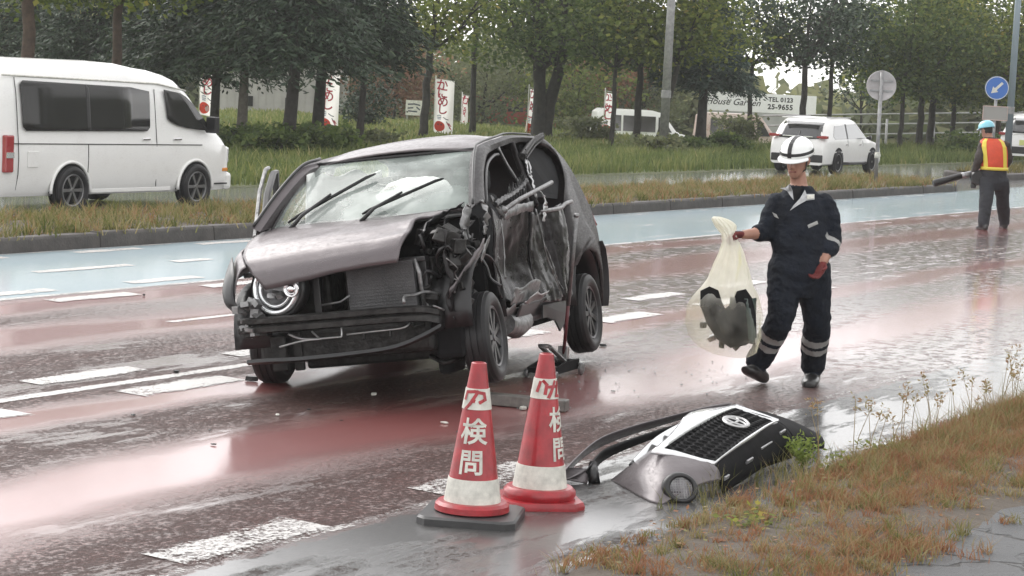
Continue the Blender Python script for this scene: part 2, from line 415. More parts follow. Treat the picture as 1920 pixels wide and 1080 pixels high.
# pavement with a broken front edge
def pavement():
    mb = MB(); rr = random.Random(3); xs = np.arange(-10, 60, 0.09); top = []
    for x in xs: top.append((x, min(3.95, 3.24 + .105 * (x - 9.08)) + 0.07 * math.sin(x * 1.3) + 0.04 * math.sin(x * 4.1) + rr.uniform(-0.02, 0.02), 0.05))
    for i in range(len(xs) - 1):
        a, b_ = top[i], top[i + 1]
        mb.add([(a[0], -8, 0.05), (b_[0], -8, 0.05), b_, a, (a[0], a[1], -0.02), (b_[0], b_[1], -0.02)], [(0, 1, 2, 3), (3, 2, 5, 4)])
    o = mb.build('pavement', M_WALK); props(o, 'cracked grey asphalt pavement at the roadside', kind='structure')
pavement()
def near_verge():
    mb = MB(); rr = random.Random(5); nx = 240
    def fn(u, v):
        x = -5 + 45 * u; y = 3.1 + (4.40 + 0.05 * math.sin(x * 2.1) + 0.05 * math.sin(x * 5.3) - 3.1) * v
        z = 0.02 + 0.055 * math.sin(math.pi * min(1, v * 1.02)) ** 0.7 + rr.uniform(-0.008, 0.008)
        if v > 0.97: z = -0.01
        return (x, y, z)
    mb.grid(fn, nx, 10); o = mb.build('verge', M_SOIL, smooth=True); props(o, 'strip of bare soil and weeds between road and pavement', kind='structure')
near_verge()
# median island with kerb stones
def median(name, x0, x1, y0, y1, label):
    mb = MB(); mb.grid(lambda u, v: (x0 + (x1 - x0) * u, y0 + 0.15 + (y1 - y0 - 0.3) * v, 0.13 + 0.05 * math.sin(math.pi * v)), 60, 6)
    o = mb.build(name, M_SOIL, smooth=True); props(o, label, kind='structure')
    # kerb stones, each 2 m long with open joints
    st = MB(); L = 1.985
    prof = [(0, -0.05), (0.02, 0.13), (0.035, 0.155), (0.05, 0.16), (0.17, 0.16), (0.17, -0.05)]
    st.loft([[(0, y, z) for y, z in prof], [(L, y, z) for y, z in prof]])
    first = None; k = 0; x = x0
    rr = random.Random(9)
    for side in (0, 1):
        x = x0
        while x + L <= x1 + 0.5:
            if first is None: s = st.build('kerb_stone', M_KERB, o, bevel=0.008); first = s
            else: s = first.copy(); COL.objects.link(s); s.parent = o
            s.location = (x, y0 + rr.uniform(-0.008, 0.008), rr.uniform(-0.006, 0.006)) if side == 0 else (x + L, y1, 0)
            if side == 1: s.rotation_euler = (0, 0, math.pi)
            x += 2.0
    # rounded kerbed ends
    for xe, sg in ((x1 + 0.02, 1), (x0, -1)):
        if xe < 10: continue
        e = MB(); n = 14; R0 = (y1 - y0) / 2; yc = (y0 + y1) / 2
        secs = []
        for i in range(n + 1):
            a = -math.pi / 2 + math.pi * i / n; secs.append([(xe + sg * 0.8 * (R0 - q) / R0 * math.cos(a), yc + (R0 - q) * math.sin(a), z) for q, z in prof])
        e.loft(secs); e.build('kerb_end', M_KERB, o, bevel=0.006)
    return o
median('median_island', 1.0, 47.0, 15.62, 17.75, 'long kerbed median island with dry yellow grass')
median("median_tip", 55.0, 99.0, 17.0, 18.6, 'farther median island with kerb behind the road worker')

# painted markings: children of the road
def marking(name, x0, x1, y0, y1, slant=0.10, z=0.0025, mat=None, n=6):
    mb = MB(); rr = random.Random(int(x0 * 100 + y0 * 7))
    mb.grid(lambda u, v: (x0 + (x1 - x0) * u + slant * (v - 0.5) + rr.uniform(-.012, .012), y0 + (y1 - y0) * v + (rr.uniform(-.01, .01)), z), n, 1)
    o = mb.build(name, mat or M_PAINT, ROAD); return o
for row, (yc, wd, off) in enumerate(((15.36, 0.26, 18.24), (14.18, 0.22, 16.30), (13.08, 0.28, 16.30), (12.48, 0.28, 14.57), (9.46, 0.30, 10.87), (8.78, 0.34, 10.99), (5.74, 0.40, 7.45))):
    a, b_ = {0: (16, 60), 1: (13, 50), 2: (12, 60), 3: (11, 60), 4: (8, 46), 5: (7, 24), 6: (5, 12)}[row]
    x = off - 2.08 * math.floor((off - a) / 2.08)
    while x < b_:
        if not (row == 1 and abs(x - 17) < 0.4):
            marking('lane_dash', x, x + (1.05 if row != 1 else (0.6 if x > 17.8 else 1.4)), yc - wd / 2, yc + wd / 2, 0.04, 0.0045, (M_PAINT if x < 22 else M_PAINT_FAINT) if row not in (6,) else (M_PAINT_WORN if x < 10 else M_PAINT_FAINT))
        x += 2.08
def line(name, x0, x1, y, wd, z=0.0025, mat=None):
    mb = MB(); rr = random.Random(int(y * 31)); n = int((x1 - x0) / 0.5)
    mb.grid(lambda u, v: (x0 + (x1 - x0) * u, y + (v - 0.5) * wd + rr.uniform(-.012, .012), z), n, 1)
    return mb.build(name, mat or M_PAINT, ROAD)
line('lane_line', -5, 13.2, 9.10, 0.13)
line('lane_line', 17, 60, 9.12, 0.12, mat=M_PAINT_FAINT)
line('lane_line', -5, 120, 12.78, 0.13, mat=M_PAINT_WORN)
line('edge_line', -5, 40, 5.58, 0.09, mat=M_PAINT_FAINT)
line('edge_line', -5, 46, 15.56, 0.08, mat=M_PAINT_WORN)
marking('lane_line', 14.2, 15.6, 10.92, 11.02, 0.0)
# ================================================================== SHARED MATERIALS
def car_paint(name, col, rough=0.38, metal=0.6, dirt=0.25, dirtcol=(0.10, 0.09, 0.085), coat=0.45, beads=0.5):
    m, t, b = nodes_of(name)
    tc = t.nodes.new('ShaderNodeTexCoord'); P = tc.outputs['Object']
    n1 = noise(t, P, 3.5, 6, 0.7); n2 = noise(t, scaled(t, P, (1, 1, 3)), 22, 5, 0.75)
    k = math_node(t, 'MULTIPLY', mapr(t, math_node(t, 'ADD', math_node(t, 'MULTIPLY', n1, .5), math_node(t, 'MULTIPLY', n2, .5)), 0.48, 0.68, 0, 1), dirt)
    t.links.new(mixc(t, k, col, dirtcol), b.inputs['Base Color'])
    b.inputs['Metallic'].default_value = metal
    t.links.new(mapr(t, n2, 0.3, 0.7, rough - 0.08, rough + 0.12), b.inputs['Roughness'])
    b.inputs['Coat Weight'].default_value = coat; b.inputs['Coat Roughness'].default_value = 0.14
    # rain beads
    vo = t.nodes.new('ShaderNodeTexVoronoi'); vo.inputs['Scale'].default_value = 95; t.links.new(P, vo.inputs['Vector'])
    bead = mapr(t, vo.outputs['Distance'], 0.12, 0.32, 1, 0)
    bead = math_node(t, 'MULTIPLY', bead, mapr(t, noise(t, P, 9, 4), 0.45, 0.6, 0, 1))
    bp = t.nodes.new('ShaderNodeBump'); bp.inputs['Distance'].default_value = 0.004; bp.inputs['Strength'].default_value = beads
    t.links.new(bead, bp.inputs['Height']); t.links.new(bp.outputs[0], b.inputs['Coat Normal']); t.links.new(bp.outputs[0], b.inputs['Normal'])
    return m
M_PLUM_SHADE = car_paint('plum_metallic_paint_shaded', (0.022, 0.019, 0.020), rough=.5, metal=.15, dirt=.6, dirtcol=(.015, .014, .014), coat=.15, beads=.08)  # darker copy of the plum paint, with shade put into its colour
M_PLUM_SHADE.node_tree.nodes['Principled BSDF'].inputs['Specular IOR Level'].default_value = .18
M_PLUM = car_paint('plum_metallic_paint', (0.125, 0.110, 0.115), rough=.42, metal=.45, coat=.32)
def torn_paint():
    m, t, b = nodes_of('scraped_plum_paint')
    tc = t.nodes.new('ShaderNodeTexCoord'); P = tc.outputs['Object']
    n1 = noise(t, P, 5, 6, 0.7); n2 = noise(t, scaled(t, P, (26, 26, 2.2)), 1.0, 6, 0.8); n3 = noise(t, scaled(t, P, (3, 3, 40)), 1.0, 5, 0.75)
    sc_ = mapr(t, n2, 0.64, 0.72, 0, 1)
    col = mixc(t, n1, (0.006, 0.0055, 0.006), (0.022, 0.018, 0.019))
    col = mixc(t, mapr(t, n3, 0.58, 0.66, 0, .4), col, (0.07, 0.065, 0.062))
    col = mixc(t, math_node(t, 'MULTIPLY', sc_, 0.5), col, (0.25, 0.24, 0.235))
    t.links.new(col, b.inputs['Base Color']); b.inputs['Metallic'].default_value = 0.0; b.inputs['Specular IOR Level'].default_value = 0.16
    t.links.new(mapr(t, n1, 0.3, 0.7, 0.22, 0.45), b.inputs['Roughness'])
    b.inputs['Coat Weight'].default_value = 0.15; b.inputs['Coat Roughness'].default_value = 0.2
    bp = t.nodes.new('ShaderNodeBump'); bp.inputs['Distance'].default_value = 0.02; bp.inputs['Strength'].default_value = 0.3
    t.links.new(n1, bp.inputs['Height']); t.links.new(bp.outputs[0], b.inputs['Normal'])
    return m
M_TORN = torn_paint()
M_BLACKP = pbr('black_plastic', (0.010, 0.010, 0.011), 0.42, var=0.4, vscale=6, coat=0.12, coat_r=0.2)
M_DARK = pbr('dark_interior', (0.010, 0.010, 0.011), 0.8, spec=.2, var=0.4, vscale=7)
M_ENGINE = pbr('greasy_metal', (0.03, 0.029, 0.028), 0.5, metal=0.6, var=0.6, vscale=14, bump=0.4, bscale=30)
M_STEEL = pbr('bare_steel', (0.24, 0.24, 0.24), 0.45, metal=0.8, var=0.35, vscale=12, bump=0.5, bscale=25)
M_ALU = pbr('bright_alloy', (0.46, 0.46, 0.46), 0.34, metal=0.8, var=0.2, vscale=10)
M_CHROME = pbr('chrome', (0.85, 0.85, 0.86), 0.12, metal=1.0)
M_LAMPW = pbr('lamp_ring', (0.72, 0.74, 0.75), 0.16, metal=0.75, coat=1.0)
M_LAMPC = pbr('lamp_housing', (0.34, 0.34, 0.35), 0.3, metal=0.6, var=.4, vscale=25)
M_RAD = pbr('radiator_core', (0.10, 0.10, 0.102), 0.55, metal=0.4, var=0.2, vscale=5, bump=0.5, bscale=120)
M_TYRE = pbr('wet_tyre', (0.013, 0.013, 0.014), 0.55, spec=.3, var=0.35, vscale=10, coat=0.15, coat_r=0.3)
M_RIM = pbr('dark_wheel', (0.085, 0.085, 0.088), 0.38, metal=0.7, var=0.25, vscale=20)
M_RIML = pbr('silver_wheel', (0.22, 0.22, 0.22), 0.35, metal=0.7)
M_SEAT = pbr('seat_fabric', (0.045, 0.045, 0.047), 0.9, var=0.3, vscale=10)
M_AIRBAG = pbr('airbag_fabric', (0.80, 0.83, 0.80), 0.8, bump=0.4, bscale=9, var=0.06)
M_GLASSF = None
def fogged_glass():
    m, t, b = nodes_of('fogged_wet_glass')
    tc = t.nodes.new('ShaderNodeTexCoord'); P = tc.outputs['Object']
    n1 = noise(t, P, 2.2, 5, 0.6); n2 = noise(t, P, 40, 4, 0.7)
    b.inputs['Base Color'].default_value = (0.60, 0.68, 0.64, 1); b.inputs['Roughness'].default_value = 0.1
    t.links.new(mapr(t, n1, 0.3, 0.7, 0.22, 0.50), b.inputs['Alpha'])
    b.inputs['Specular IOR Level'].default_value = 0.3; b.inputs['Coat Weight'].default_value = 0.35; b.inputs['Coat Roughness'].default_value = 0.05
    bp = t.nodes.new('ShaderNodeBump'); bp.inputs['Distance'].default_value = 0.003; bp.inputs['Strength'].default_value = 0.3
    t.links.new(n2, bp.inputs['Height']); t.links.new(bp.outputs[0], b.inputs['Coat Normal'])
    return m
M_GLASSF = fogged_glass()
M_GLASSD = pbr('dark_window_glass', (0.03, 0.035, 0.035), 0.06, alpha=0.72, coat=1.0, spec=0.8)
M_WHITE = car_paint('white_car_paint', (0.80, 0.80, 0.78), rough=0.4, metal=0.0, dirt=0.25, dirtcol=(0.5, 0.48, 0.45), coat=0.9, beads=0.1)
M_REDLAMP = pbr('red_lamp', (0.30, 0.02, 0.025), 0.15, coat=1.0)
M_REDGLOSS = pbr('cone_red', (0.30, 0.008, 0.015), 0.42, var=0.32, vscale=11, coat=0.35, coat_r=0.2, bump=.1, bscale=40)
M_WHITEP = pbr('white_plastic', (0.58, 0.575, 0.52), 0.55, var=0.24, vscale=16)
M_RUBBER = pbr('black_rubber', (0.03, 0.03, 0.031), 0.6, var=0.3, vscale=12, coat=0.4, coat_r=0.25)
from mathutils import noise as mnoise
def fbm(p, s=1.0, o=4): return mnoise.fractal(Vector(p) * s, 0.8, 2.1, o)

def make_wheel(parent, loc, r=0.288, wd=0.17, face=1, rz=0.0, camber=0.0, rim_mat=None, spokes=9, cr=0.66):
    """wheel part with its axle along local Y; face +1 looks to +Y"""
    M = Matrix.Translation(Vector(loc)) @ Euler((camber, 0, rz)).to_matrix().to_4x4() @ Matrix.Rotation(-math.pi / 2 * face, 4, 'X')
    w2 = wd / 2
    ty = MB()
    ty.lathe([(r * cr, w2 * 0.75), (r * (cr + .06), w2 * 0.97), (r * 0.80, w2 * 1.06), (r * 0.90, w2 * 1.02), (r * 0.965, w2 * 0.86), (r * 0.985, w2 * 0.62), (r, w2 * .60), (r, w2 * .30), (r * .972, w2 * .28), (r * .972, w2 * .20), (r, w2 * .18), (r, -w2 * .18), (r * .972, -w2 * .20), (r * .972, -w2 * .28), (r, -w2 * .3), (r, -w2 * .6), (r * 0.985, -w2 * 0.62), (r * 0.965, -w2 * 0.86), (r * 0.90, -w2 * 1.02), (r * 0.80, -w2 * 1.06), (r * cr, -w2 * 0.8)], 40, M)
    t = ty.build('tyre', M_TYRE, parent, auto=35)
    rm = MB(); R = r * cr
    rm.lathe([(R * 1.01, w2 * 0.74), (R * 1.03, w2 * 0.80), (R * 0.99, w2 * .86), (R * 0.93, w2 * 0.80), (R * 0.90, w2 * 0.45), (R * .88, -w2 * .75), (R * .99, -w2 * .8)], 36, M)
    rm.lathe([(0.0, w2 * .78), (R * .13, w2 * .78), (R * .17, w2 * .70), (R * .20, w2 * 0.6), (R * .24, w2 * .3), (R * .9, w2 * .12)], 30, M)
    for k in range(spokes):
        a = 2 * math.pi * k / spokes; q = Matrix.Rotation(a, 4, 'Z')
        pts = [(R * .16, -R * .075, w2 * .70), (R * .16, R * .075, w2 * .70), (R * .93, R * .11, w2 * .74), (R * .93, -R * .11, w2 * .74)]
        top = [M @ (q @ Vector(p)) for p in pts]; bot = [M @ (q @ (Vector(p) - Vector((0, 0, w2 * .25)))) for p in pts]
        rm.add(top + bot, [(0, 1, 2, 3), (0, 4, 5, 1), (1, 5, 6, 2), (2, 6, 7, 3), (3, 7, 4, 0), (7, 6, 5, 4)])
    o = rm.build('rim', rim_mat or M_RIM, t, auto=35)
    return t

def resample(pts, n):
    pts = [Vector(p) for p in pts]; d = [0]
    for a, b_ in zip(pts, pts[1:]): d.append(d[-1] + (b_ - a).length)
    outp = []
    for i in range(n):
        s = d[-1] * i / (n - 1)
        for j in range(len(pts) - 1):
            if s <= d[j + 1] + 1e-9:
                k = (s - d[j]) / max(1e-9, d[j + 1] - d[j]); outp.append(pts[j].lerp(pts[j + 1], k)); break
    return outp
def catmull(pts, n):
    pts = [Vector(p) for p in pts]; outp = []; k = len(pts)
    for i in range(n):
        s = (k - 1) * i / (n - 1); j = min(int(s), k - 2); u = s - j
        p0, p1, p2, p3 = pts[max(j - 1, 0)], pts[j], pts[j + 1], pts[min(j + 2, k - 1)]
        outp.append(0.5 * ((2 * p1) + (p2 - p0) * u + (2 * p0 - 5 * p1 + 4 * p2 - p3) * u * u + (3 * p1 - p0 - 3 * p2 + p3) * u ** 3))
    return outp
def mir(p): return Vector((p[0], -p[1], p[2]))
def interp(x, xs, ys): return float(np.interp(x, xs, ys))

# ================================================================== WRECKED CAR
# local frame: x to its front, y to its left (the smashed side), z up
CAR = empty('wrecked_car', (13.376, 8.03, 0.024), rot=(0.16172, -0.00998, 3.37667),
            label='wrecked dark plum hatchback with smashed side and torn-off front, lifted by a jack', cat='car')
def wrecked_car():
    C = CAR
    # ---- roof, buckled along its left edge
    def zr(x): return interp(x, [-1.5, -1.3, -1.0, -.4, 0, .2, .37], [1.455, 1.50, 1.535, 1.55, 1.525, 1.492, 1.455])
    def roof(u, v):
        x = 0.37 - 1.87 * u; y = -0.59 + 1.18 * v; t = y / 0.59
        x += 0.045 * (1 - t * t) * (1 - u) * 1.0 - 0.0
        z = zr(0.37 - 1.87 * u) + 0.035 * (1 - t * t) - 0.02 * abs(t) ** 6
        if y > 0.18:
            k = min(1, (y - 0.18) / 0.3)
            z += 0.030 * k * math.sin(7 * u + 3.0 * y) * math.sin(math.pi * min(1, u * 1.2)) - 0.012 * k * abs(math.sin(19 * u + 5 * y))
        return (x, y, z)
    mb = MB(); mb.grid(roof, 44, 28); mb.build('roof', M_PLUM, C, smooth=True, solid=0.012)
    # ---- left A-pillar and roof rail
    outer = [(1.20, .755, 1.09), (.92, .69, 1.28), (.60, .625, 1.447), (.36, .595, 1.488), (-.07, .58, 1.525), (-.35, .57, 1.545), (-.75, .58, 1.54), (-1.06, .585, 1.525), (-1.3, .60, 1.475)]
    inner = [(.93, .745, 1.10), (.74, .695, 1.27), (.45, .64, 1.395), (.22, .61, 1.435), (-.05, .605, 1.465), (-.34, .60, 1.488), (-.72, .60, 1.492), (-1.03, .605, 1.475), (-1.22, .615, 1.44)]
    A = catmull(outer, 34); B = catmull(inner, 34)
    mb = MB(); mb.loft([[a, a.lerp(b_, .5) + Vector((0, .016, .006)), b_, b_ + Vector((-.02, -.07, -.01)), a + Vector((-.02, -.05, -.03))] for a, b_ in zip(A, B)])
    mb.build('roof_rail', M_PLUM_SHADE, C, auto=50)
    mb = MB(); mb.tube([a + Vector((0, -.012, .012)) for a in A[:28]], 0.008, 6); mb.build('rail_moulding', M_BLACKP, C, smooth=True)
    # ---- right A-pillar and rail (undamaged)
    A2 = [mir(a) for a in A]; B2 = [mir(b_) for b_ in B]
    mb = MB(); mb.loft([[a, a.lerp(b_, .5) + Vector((0, -.016, .006)), b_, b_ + Vector((-.02, .07, -.01)), a + Vector((-.02, .05, -.03))] for a, b_ in zip(A2, B2)])
    mb.build('roof_rail', M_PLUM, C, auto=50)
    mb = MB(); mb.tube([a + Vector((.004, .02, .012)) for a in A2[:14]], 0.011, 6); mb.build('rail_moulding', M_BLACKP, C, smooth=True)
    # ---- windscreen
    def ws(u, v):
        y = -.675 + 1.34 * u; top = Vector((.36 + 0.045 * (1 - (2 * u - 1) ** 2), -.585 + 1.16 * u, 1.462 - .012 * u)); bot = Vector((1.06 - .06 * u + 0.13 * (1 - (2 * u - 1) ** 2), y, 1.055 + .03 * u))
        p = bot.lerp(top, v); p += Vector((.55, 0, .85)).normalized() * 0.03 * math.sin(math.pi * v)
        return p
    mb = MB(); mb.grid(ws, 20, 14); g = mb.build('windscreen', M_GLASSF, C, smooth=True)
    mb = MB(); mb.tube([Vector(ws(i / 20, 1)) + Vector((.0, 0, .008)) for i in range(21)], .012, 6)
    mb.tube([Vector(ws(0, i / 14)) for i in range(15)], .012, 6); mb.tube([Vector(ws(1, i / 14)) for i in range(15)], .012, 6)
    mb.build('seal', M_BLACKP, g, smooth=True)
    # star crack where the screen broke
    rr = random.Random(4); mb = MB(); c0 = (0.60, 0.42)
    for k in range(14):
        a = rr.uniform(0, 2 * math.pi); L = rr.uniform(.04, .16); pts = []
        for j in range(5):
            s = j / 4 * L; pts.append(Vector(ws(min(.99, max(.01, c0[0] + s * math.cos(a) * .8 + rr.uniform(-.008, .008))), min(.98, max(.02, c0[1] + s * math.sin(a))))) + Vector((.004, 0, .006)))
        mb.tube(pts, 0.0009, 4)
    mb.build('glass_crack', M_WHITEP, g)
    # ---- wipers
    def wiper(a, b_, piv):
        q = MB(); off = Vector((.03, 0, .045)); pts = [Vector(ws(*a)).lerp(Vector(ws(*b_)), i / 10) + off * (.75 if i not in (0, 10) else .6) for i in range(11)]
        q.tube(pts, [0.009] + [.014] * 9 + [.008], 6, flat=0.6)
        o = q.build('wiper', M_BLACKP, C, smooth=True)
        q = MB(); m_ = pts[5] + Vector((.012, 0, .02)); p0 = Vector(piv); q.tube([p0, p0.lerp(m_, .35) + Vector((.02, 0, .02)), m_], [.016, .012, .008], 6); q.build('wiper_arm', M_BLACKP, o, smooth=True)
    wiper((.10, .03), (.47, .62), (1.17, -.52, 1.04)); wiper((.50, .02), (.86, .40), (1.22, .0, 1.06))
    # cowl panel
    mb = MB(); mb.grid(lambda u, v: Vector(ws(u, 0)) + Vector((-.03 + .14 * v, 0, -.035 - .02 * v)), 16, 2); mb.build('cowl', M_BLACKP, C, smooth=True)
    # ---- bonnet: rises to the cowl, rolls over at its front edge, bent up on the left
    def bonnet(u, v):
        # u across (0 right .. 1 left), v rear .. front
        yl = interp(v, [0, .25, .5, .8, 1], [.64, .50, .43, .45, .40]); yr = interp(v, [0, .4, .7, .88, 1], [-.745, -.735, -.68, -.59, -.47])
        y = yr + (yl - yr) * u
        cx = 1 - ((y + .05) / .75) ** 2
        x = interp(v, [0, .3, .6, .8, .92, 1], [1.11, 1.31, 1.53, 1.68, 1.745, 1.755]) + .10 * cx * (v * .75 + .25) - .07
        z = interp(v, [0, .3, .6, .8, .92, 1], [1.062, 1.025, .965, .90, .83, .755]) + .018 * cx
        z += .030 * max(0, u - .12) * v * 1.1
        k = max(0, (u - .78) / .22)
        z += .018 * k * k * math.sin(math.pi * min(1, v * .9)) + .010 * k * math.sin(17 * v)
        z -= .065 * (1 - u) ** 1.5 * v ** 4
        k2 = max(0, (.16 - u) / .16)
        z -= .02 * k2 * k2 * (1 - v)
        z += 0.006 * fbm((x * 2.2, y * 2.2, 1.0))
        return (x, y, z)
    mb = MB(); mb.grid(bonnet, 40, 34); mb.build('bonnet', M_PLUM, C, smooth=True, solid=0.016, label='dented plum bonnet still in place')
    # ---- right front fender and its torn flap, black liner
    def fender(u, v):
        x = 1.02 + .70 * u; zt = interp(u, [0, .5, 1], [1.035, .985, .87]); y0 = interp(u, [0, .6, 1], [-.745, -.735, -.60])
        a = v * 1.25; return (x, y0 - .085 * math.sin(a) - .02 * v, zt - .14 * (1 - math.cos(a)) - .10 * v * v - .02)
    mb = MB(); mb.grid(fender, 18, 10); mb.build('fender', M_PLUM, C, smooth=True, solid=.006)
    mb = MB()
    flap = [[(1.45, -.80, .92), (1.60, -.735, .86), (1.68, -.70, .80)], [(1.50, -.84, .80), (1.66, -.79, .74), (1.73, -.70, .70)], [(1.55, -.83, .68), (1.72, -.765, .64), (1.75, -.68, .63)], [(1.58, -.79, .60), (1.70, -.72, .585), (1.74, -.66, .585)]]
    mb.grid(lambda u, v: catmull([catmull(r_, 7)[min(6, int(u * 6))] for r_ in flap], 9)[min(8, int(v * 8 + .5))], 6, 8)
    mb.build('fender_flap', M_BLACKP, C, smooth=True, solid=.008)
    mb = MB()
    mb.grid(lambda u, v: (1.245 + .36 * math.cos(math.pi * u), -.78 + .30 * v, .34 + .40 * math.sin(math.pi * u) ** .8), 18, 4); mb.build('wheel_liner', M_BLACKP, C, smooth=True, solid=.006)
    # ---- headlamp: bright open ring with a projector
    hl = MB(); Mh = Matrix.Translation((1.672, -.42, .700)) @ Euler((0, math.pi / 2 - .10, -.16)).to_matrix().to_4x4()
    hl.lathe([(.0, -.05), (.07, -.045), (.115, -.01), (.125, .02)], 30, Mh)
    H0 = hl.build('headlamp', M_LAMPC, C, smooth=True, label='broken round headlamp with bright ring')
    q = MB(); q.lathe([(.130, .0), (.162, .0), (.166, .035), (.156, .052), (.138, .047), (.130, .02)], 36, Mh, closed=True); q.lathe([(.098, .02), (.112, .03), (.118, .045), (.108, .048), (.097, .03)], 36, Mh, closed=True)
    q.build('ring', M_LAMPW, H0, smooth=True)
    q = MB(); Mp = Matrix.Translation((1.735, -.305, .695)) @ Euler((0, math.pi / 2, -.05)).to_matrix().to_4x4()
    q.lathe([(.0, .045), (.018, .04), (.03, .022), (.035, .0)], 20, Mp); q.lathe([(.036, -.02), (.050, .0), (.052, .02), (.045, .024), (.036, .0)], 24, Mp, closed=True); q.build('projector', M_CHROME, H0, smooth=True)
    for k in range(7):
        q = MB(); q.box(Mh @ Vector((rr.uniform(-.10, .06), rr.uniform(-.09, .09), rr.uniform(-.02, .05))), (.03, rr.uniform(.02, .05), rr.uniform(.015, .04)), Euler((rr.uniform(0, 3), rr.uniform(0, 3), 0)).to_matrix()); q.build('reflector_piece', M_ALU, H0)
    mb = MB(); mb.lathe([(.0, -.12), (.16, -.11), (.185, -.02), (.19, .02), (.17, .022), (.15, -.01)], 30, Mh); mb.build('lamp_bowl', M_BLACKP, C, smooth=True)
    # ---- bumper beam, brackets and lower lip
    path = [(1.735, -.68, .492), (1.79, -.45, .490), (1.815, -.1, .487), (1.80, .25, .485), (1.755, .44, .478), (1.70, .54, .465), (1.62, .60, .44)]
    P_ = catmull(path, 26); mb = MB()
    mb.loft([[p + Vector(o_) for o_ in ((0, 0, .05), (.03, 0, .04), (.03, 0, .012), (.012, 0, .0), (.03, 0, -.012), (.03, 0, -.042), (0, 0, -.05), (-.05, 0, -.045), (-.05, 0, .045))] for p in P_])
    mb.build('bumper_beam', M_ENGINE, C, auto=40)
    mb = MB()
    for k in range(26):
        mb.box((1.72 + rr.uniform(-.06, .06), -.62 + rr.uniform(-.07, .10), .54 + rr.uniform(-.10, .10)), (rr.uniform(.02, .06), rr.uniform(.02, .07), rr.uniform(.015, .06)), Euler((rr.uniform(0, 3), rr.uniform(0, 3), rr.uniform(0, 3))).to_matrix())
    mb.build('crushed_bracket', M_STEEL, C)
    mb = MB(); mb.box((1.70, -.58, .475), (.10, .16, .12)); mb.box((1.66, -.46, .30), (.05, .10, .22)); mb.box((1.60, -.36, .30), (.04, .06, .24)); mb.build('bracket', M_ENGINE, C, bevel=.008)
    lip = catmull([(1.80, -.62, .266), (1.825, -.50, .268), (1.85, -.25, .262), (1.85, .08, .268), (1.80, .34, .282), (1.72, .50, .33), (1.62, .60, .38)], 26)
    mb = MB(); mb.loft([[p + Vector(o_) for o_ in ((.02, 0, .02), (.028, 0, .0), (.0, 0, -.015), (-.10, 0, -.012), (-.10, 0, .006), (-.02, 0, .018))] for p in lip]); mb.build('lower_lip', M_BLACKP, C, auto=45)
    # ---- radiator, fan shroud and core support
    mb = MB(); mb.box((1.62, .24, .645), (.05, .44, .31)); rd = mb.build('radiator', M_RAD, C, bevel=.006)
    mb = MB()
    for i in range(15): mb.box((1.648, .24, .505 + i * .02), (.006, .43, .004))
    mb.build('fin', M_RAD, rd)
    mb = MB(); mb.box((1.60, -.06, .80), (.08, 1.20, .03)); mb.box((1.57, .50, .62), (.07, .06, .36)); mb.box((1.58, -.20, .62), (.05, .05, .34)); mb.build('core_support', M_BLACKP, C, bevel=.006)
    mb = MB(); mb.tube([(1.64, .47, .80), (1.66, .50, .72), (1.62, .49, .62), (1.60, .51, .50)], .014, 7); mb.build('hose', M_STEEL, C, smooth=True)
    mb = MB(); mb.tube([(1.66, -.15, .575), (1.68, -.02, .585), (1.67, .04, .62)], .007, 6); mb.build('hose', M_STEEL, C, smooth=True)
    # pipes hanging in the lower opening
    def pipe(pts, r=.007, m=M_ALU):
        q = MB(); q.tube(catmull(pts, 3 * len(pts)), r, 6); q.build('pipe', m, C, smooth=True)
    pipe([(1.74, -.36, .42), (1.75, -.28, .385), (1.75, -.16, .375), (1.75, -.03, .375)]); pipe([(1.75, -.03, .375), (1.75, -.01, .38), (1.74, -.01, .44)], .006)
    pipe([(1.76, -.42, .345), (1.76, -.27, .37), (1.75, -.14, .372)]); pipe([(1.70, -.22, .42), (1.74, -.16, .375)], .006)
    pipe([(1.74, .02, .385), (1.75, .20, .39), (1.74, .38, .395), (1.70, .42, .42)], .006); pipe([(1.74, .13, .385), (1.745, .13, .345)], .012, M_ENGINE); pipe([(1.74, .30, .39), (1.745, .30, .345)], .012, M_ENGINE)
    mb = MB(); mb.box((1.45, -.05, .33), (.30, 1.15, .20)); mb.box((1.30, .2, .62), (.42, .50, .34)); mb.box((1.22, -.32, .66), (.30, .26, .30)); mb.box((1.36, .44, .70), (.20, .16, .20)); mb.build('engine', M_ENGINE, C, bevel=.03)
    mb = MB(); mb.box((.98, 0, .68), (.06, 1.42, .66)); mb.box((1.02, -.30, .90), (.12, .80, .16)); mb.build('firewall', M_DARK, C)
    # engine-bay clutter on the smashed left side
    mb = MB()
    for k in range(60):
        p = (rr.uniform(1.12, 1.62), rr.uniform(.42, .74), rr.uniform(.42, .94)); mb.box(p, (rr.uniform(.02, .12), rr.uniform(.02, .10), rr.uniform(.02, .10)), Euler((rr.uniform(0, 3), rr.uniform(0, 3), rr.uniform(0, 3))).to_matrix())
    mb.build('crushed_engine_parts', M_ENGINE, C, bevel=.004, seg=1)
    for k in range(16):
        a = Vector((rr.uniform(1.2, 1.62), rr.uniform(.44, .72), rr.uniform(.45, .95))); pts = [a]
        for j in range(4): pts.append(pts[-1] + Vector((rr.uniform(-.10, .10), rr.uniform(-.08, .08), rr.uniform(-.12, .08))))
        q = MB(); q.tube(catmull(pts, 12), rr.choice([.004, .006, .011]), 5); q.build('cable', rr.choice([M_BLACKP, M_BLACKP, M_ENGINE, M_STEEL]), C, smooth=True)
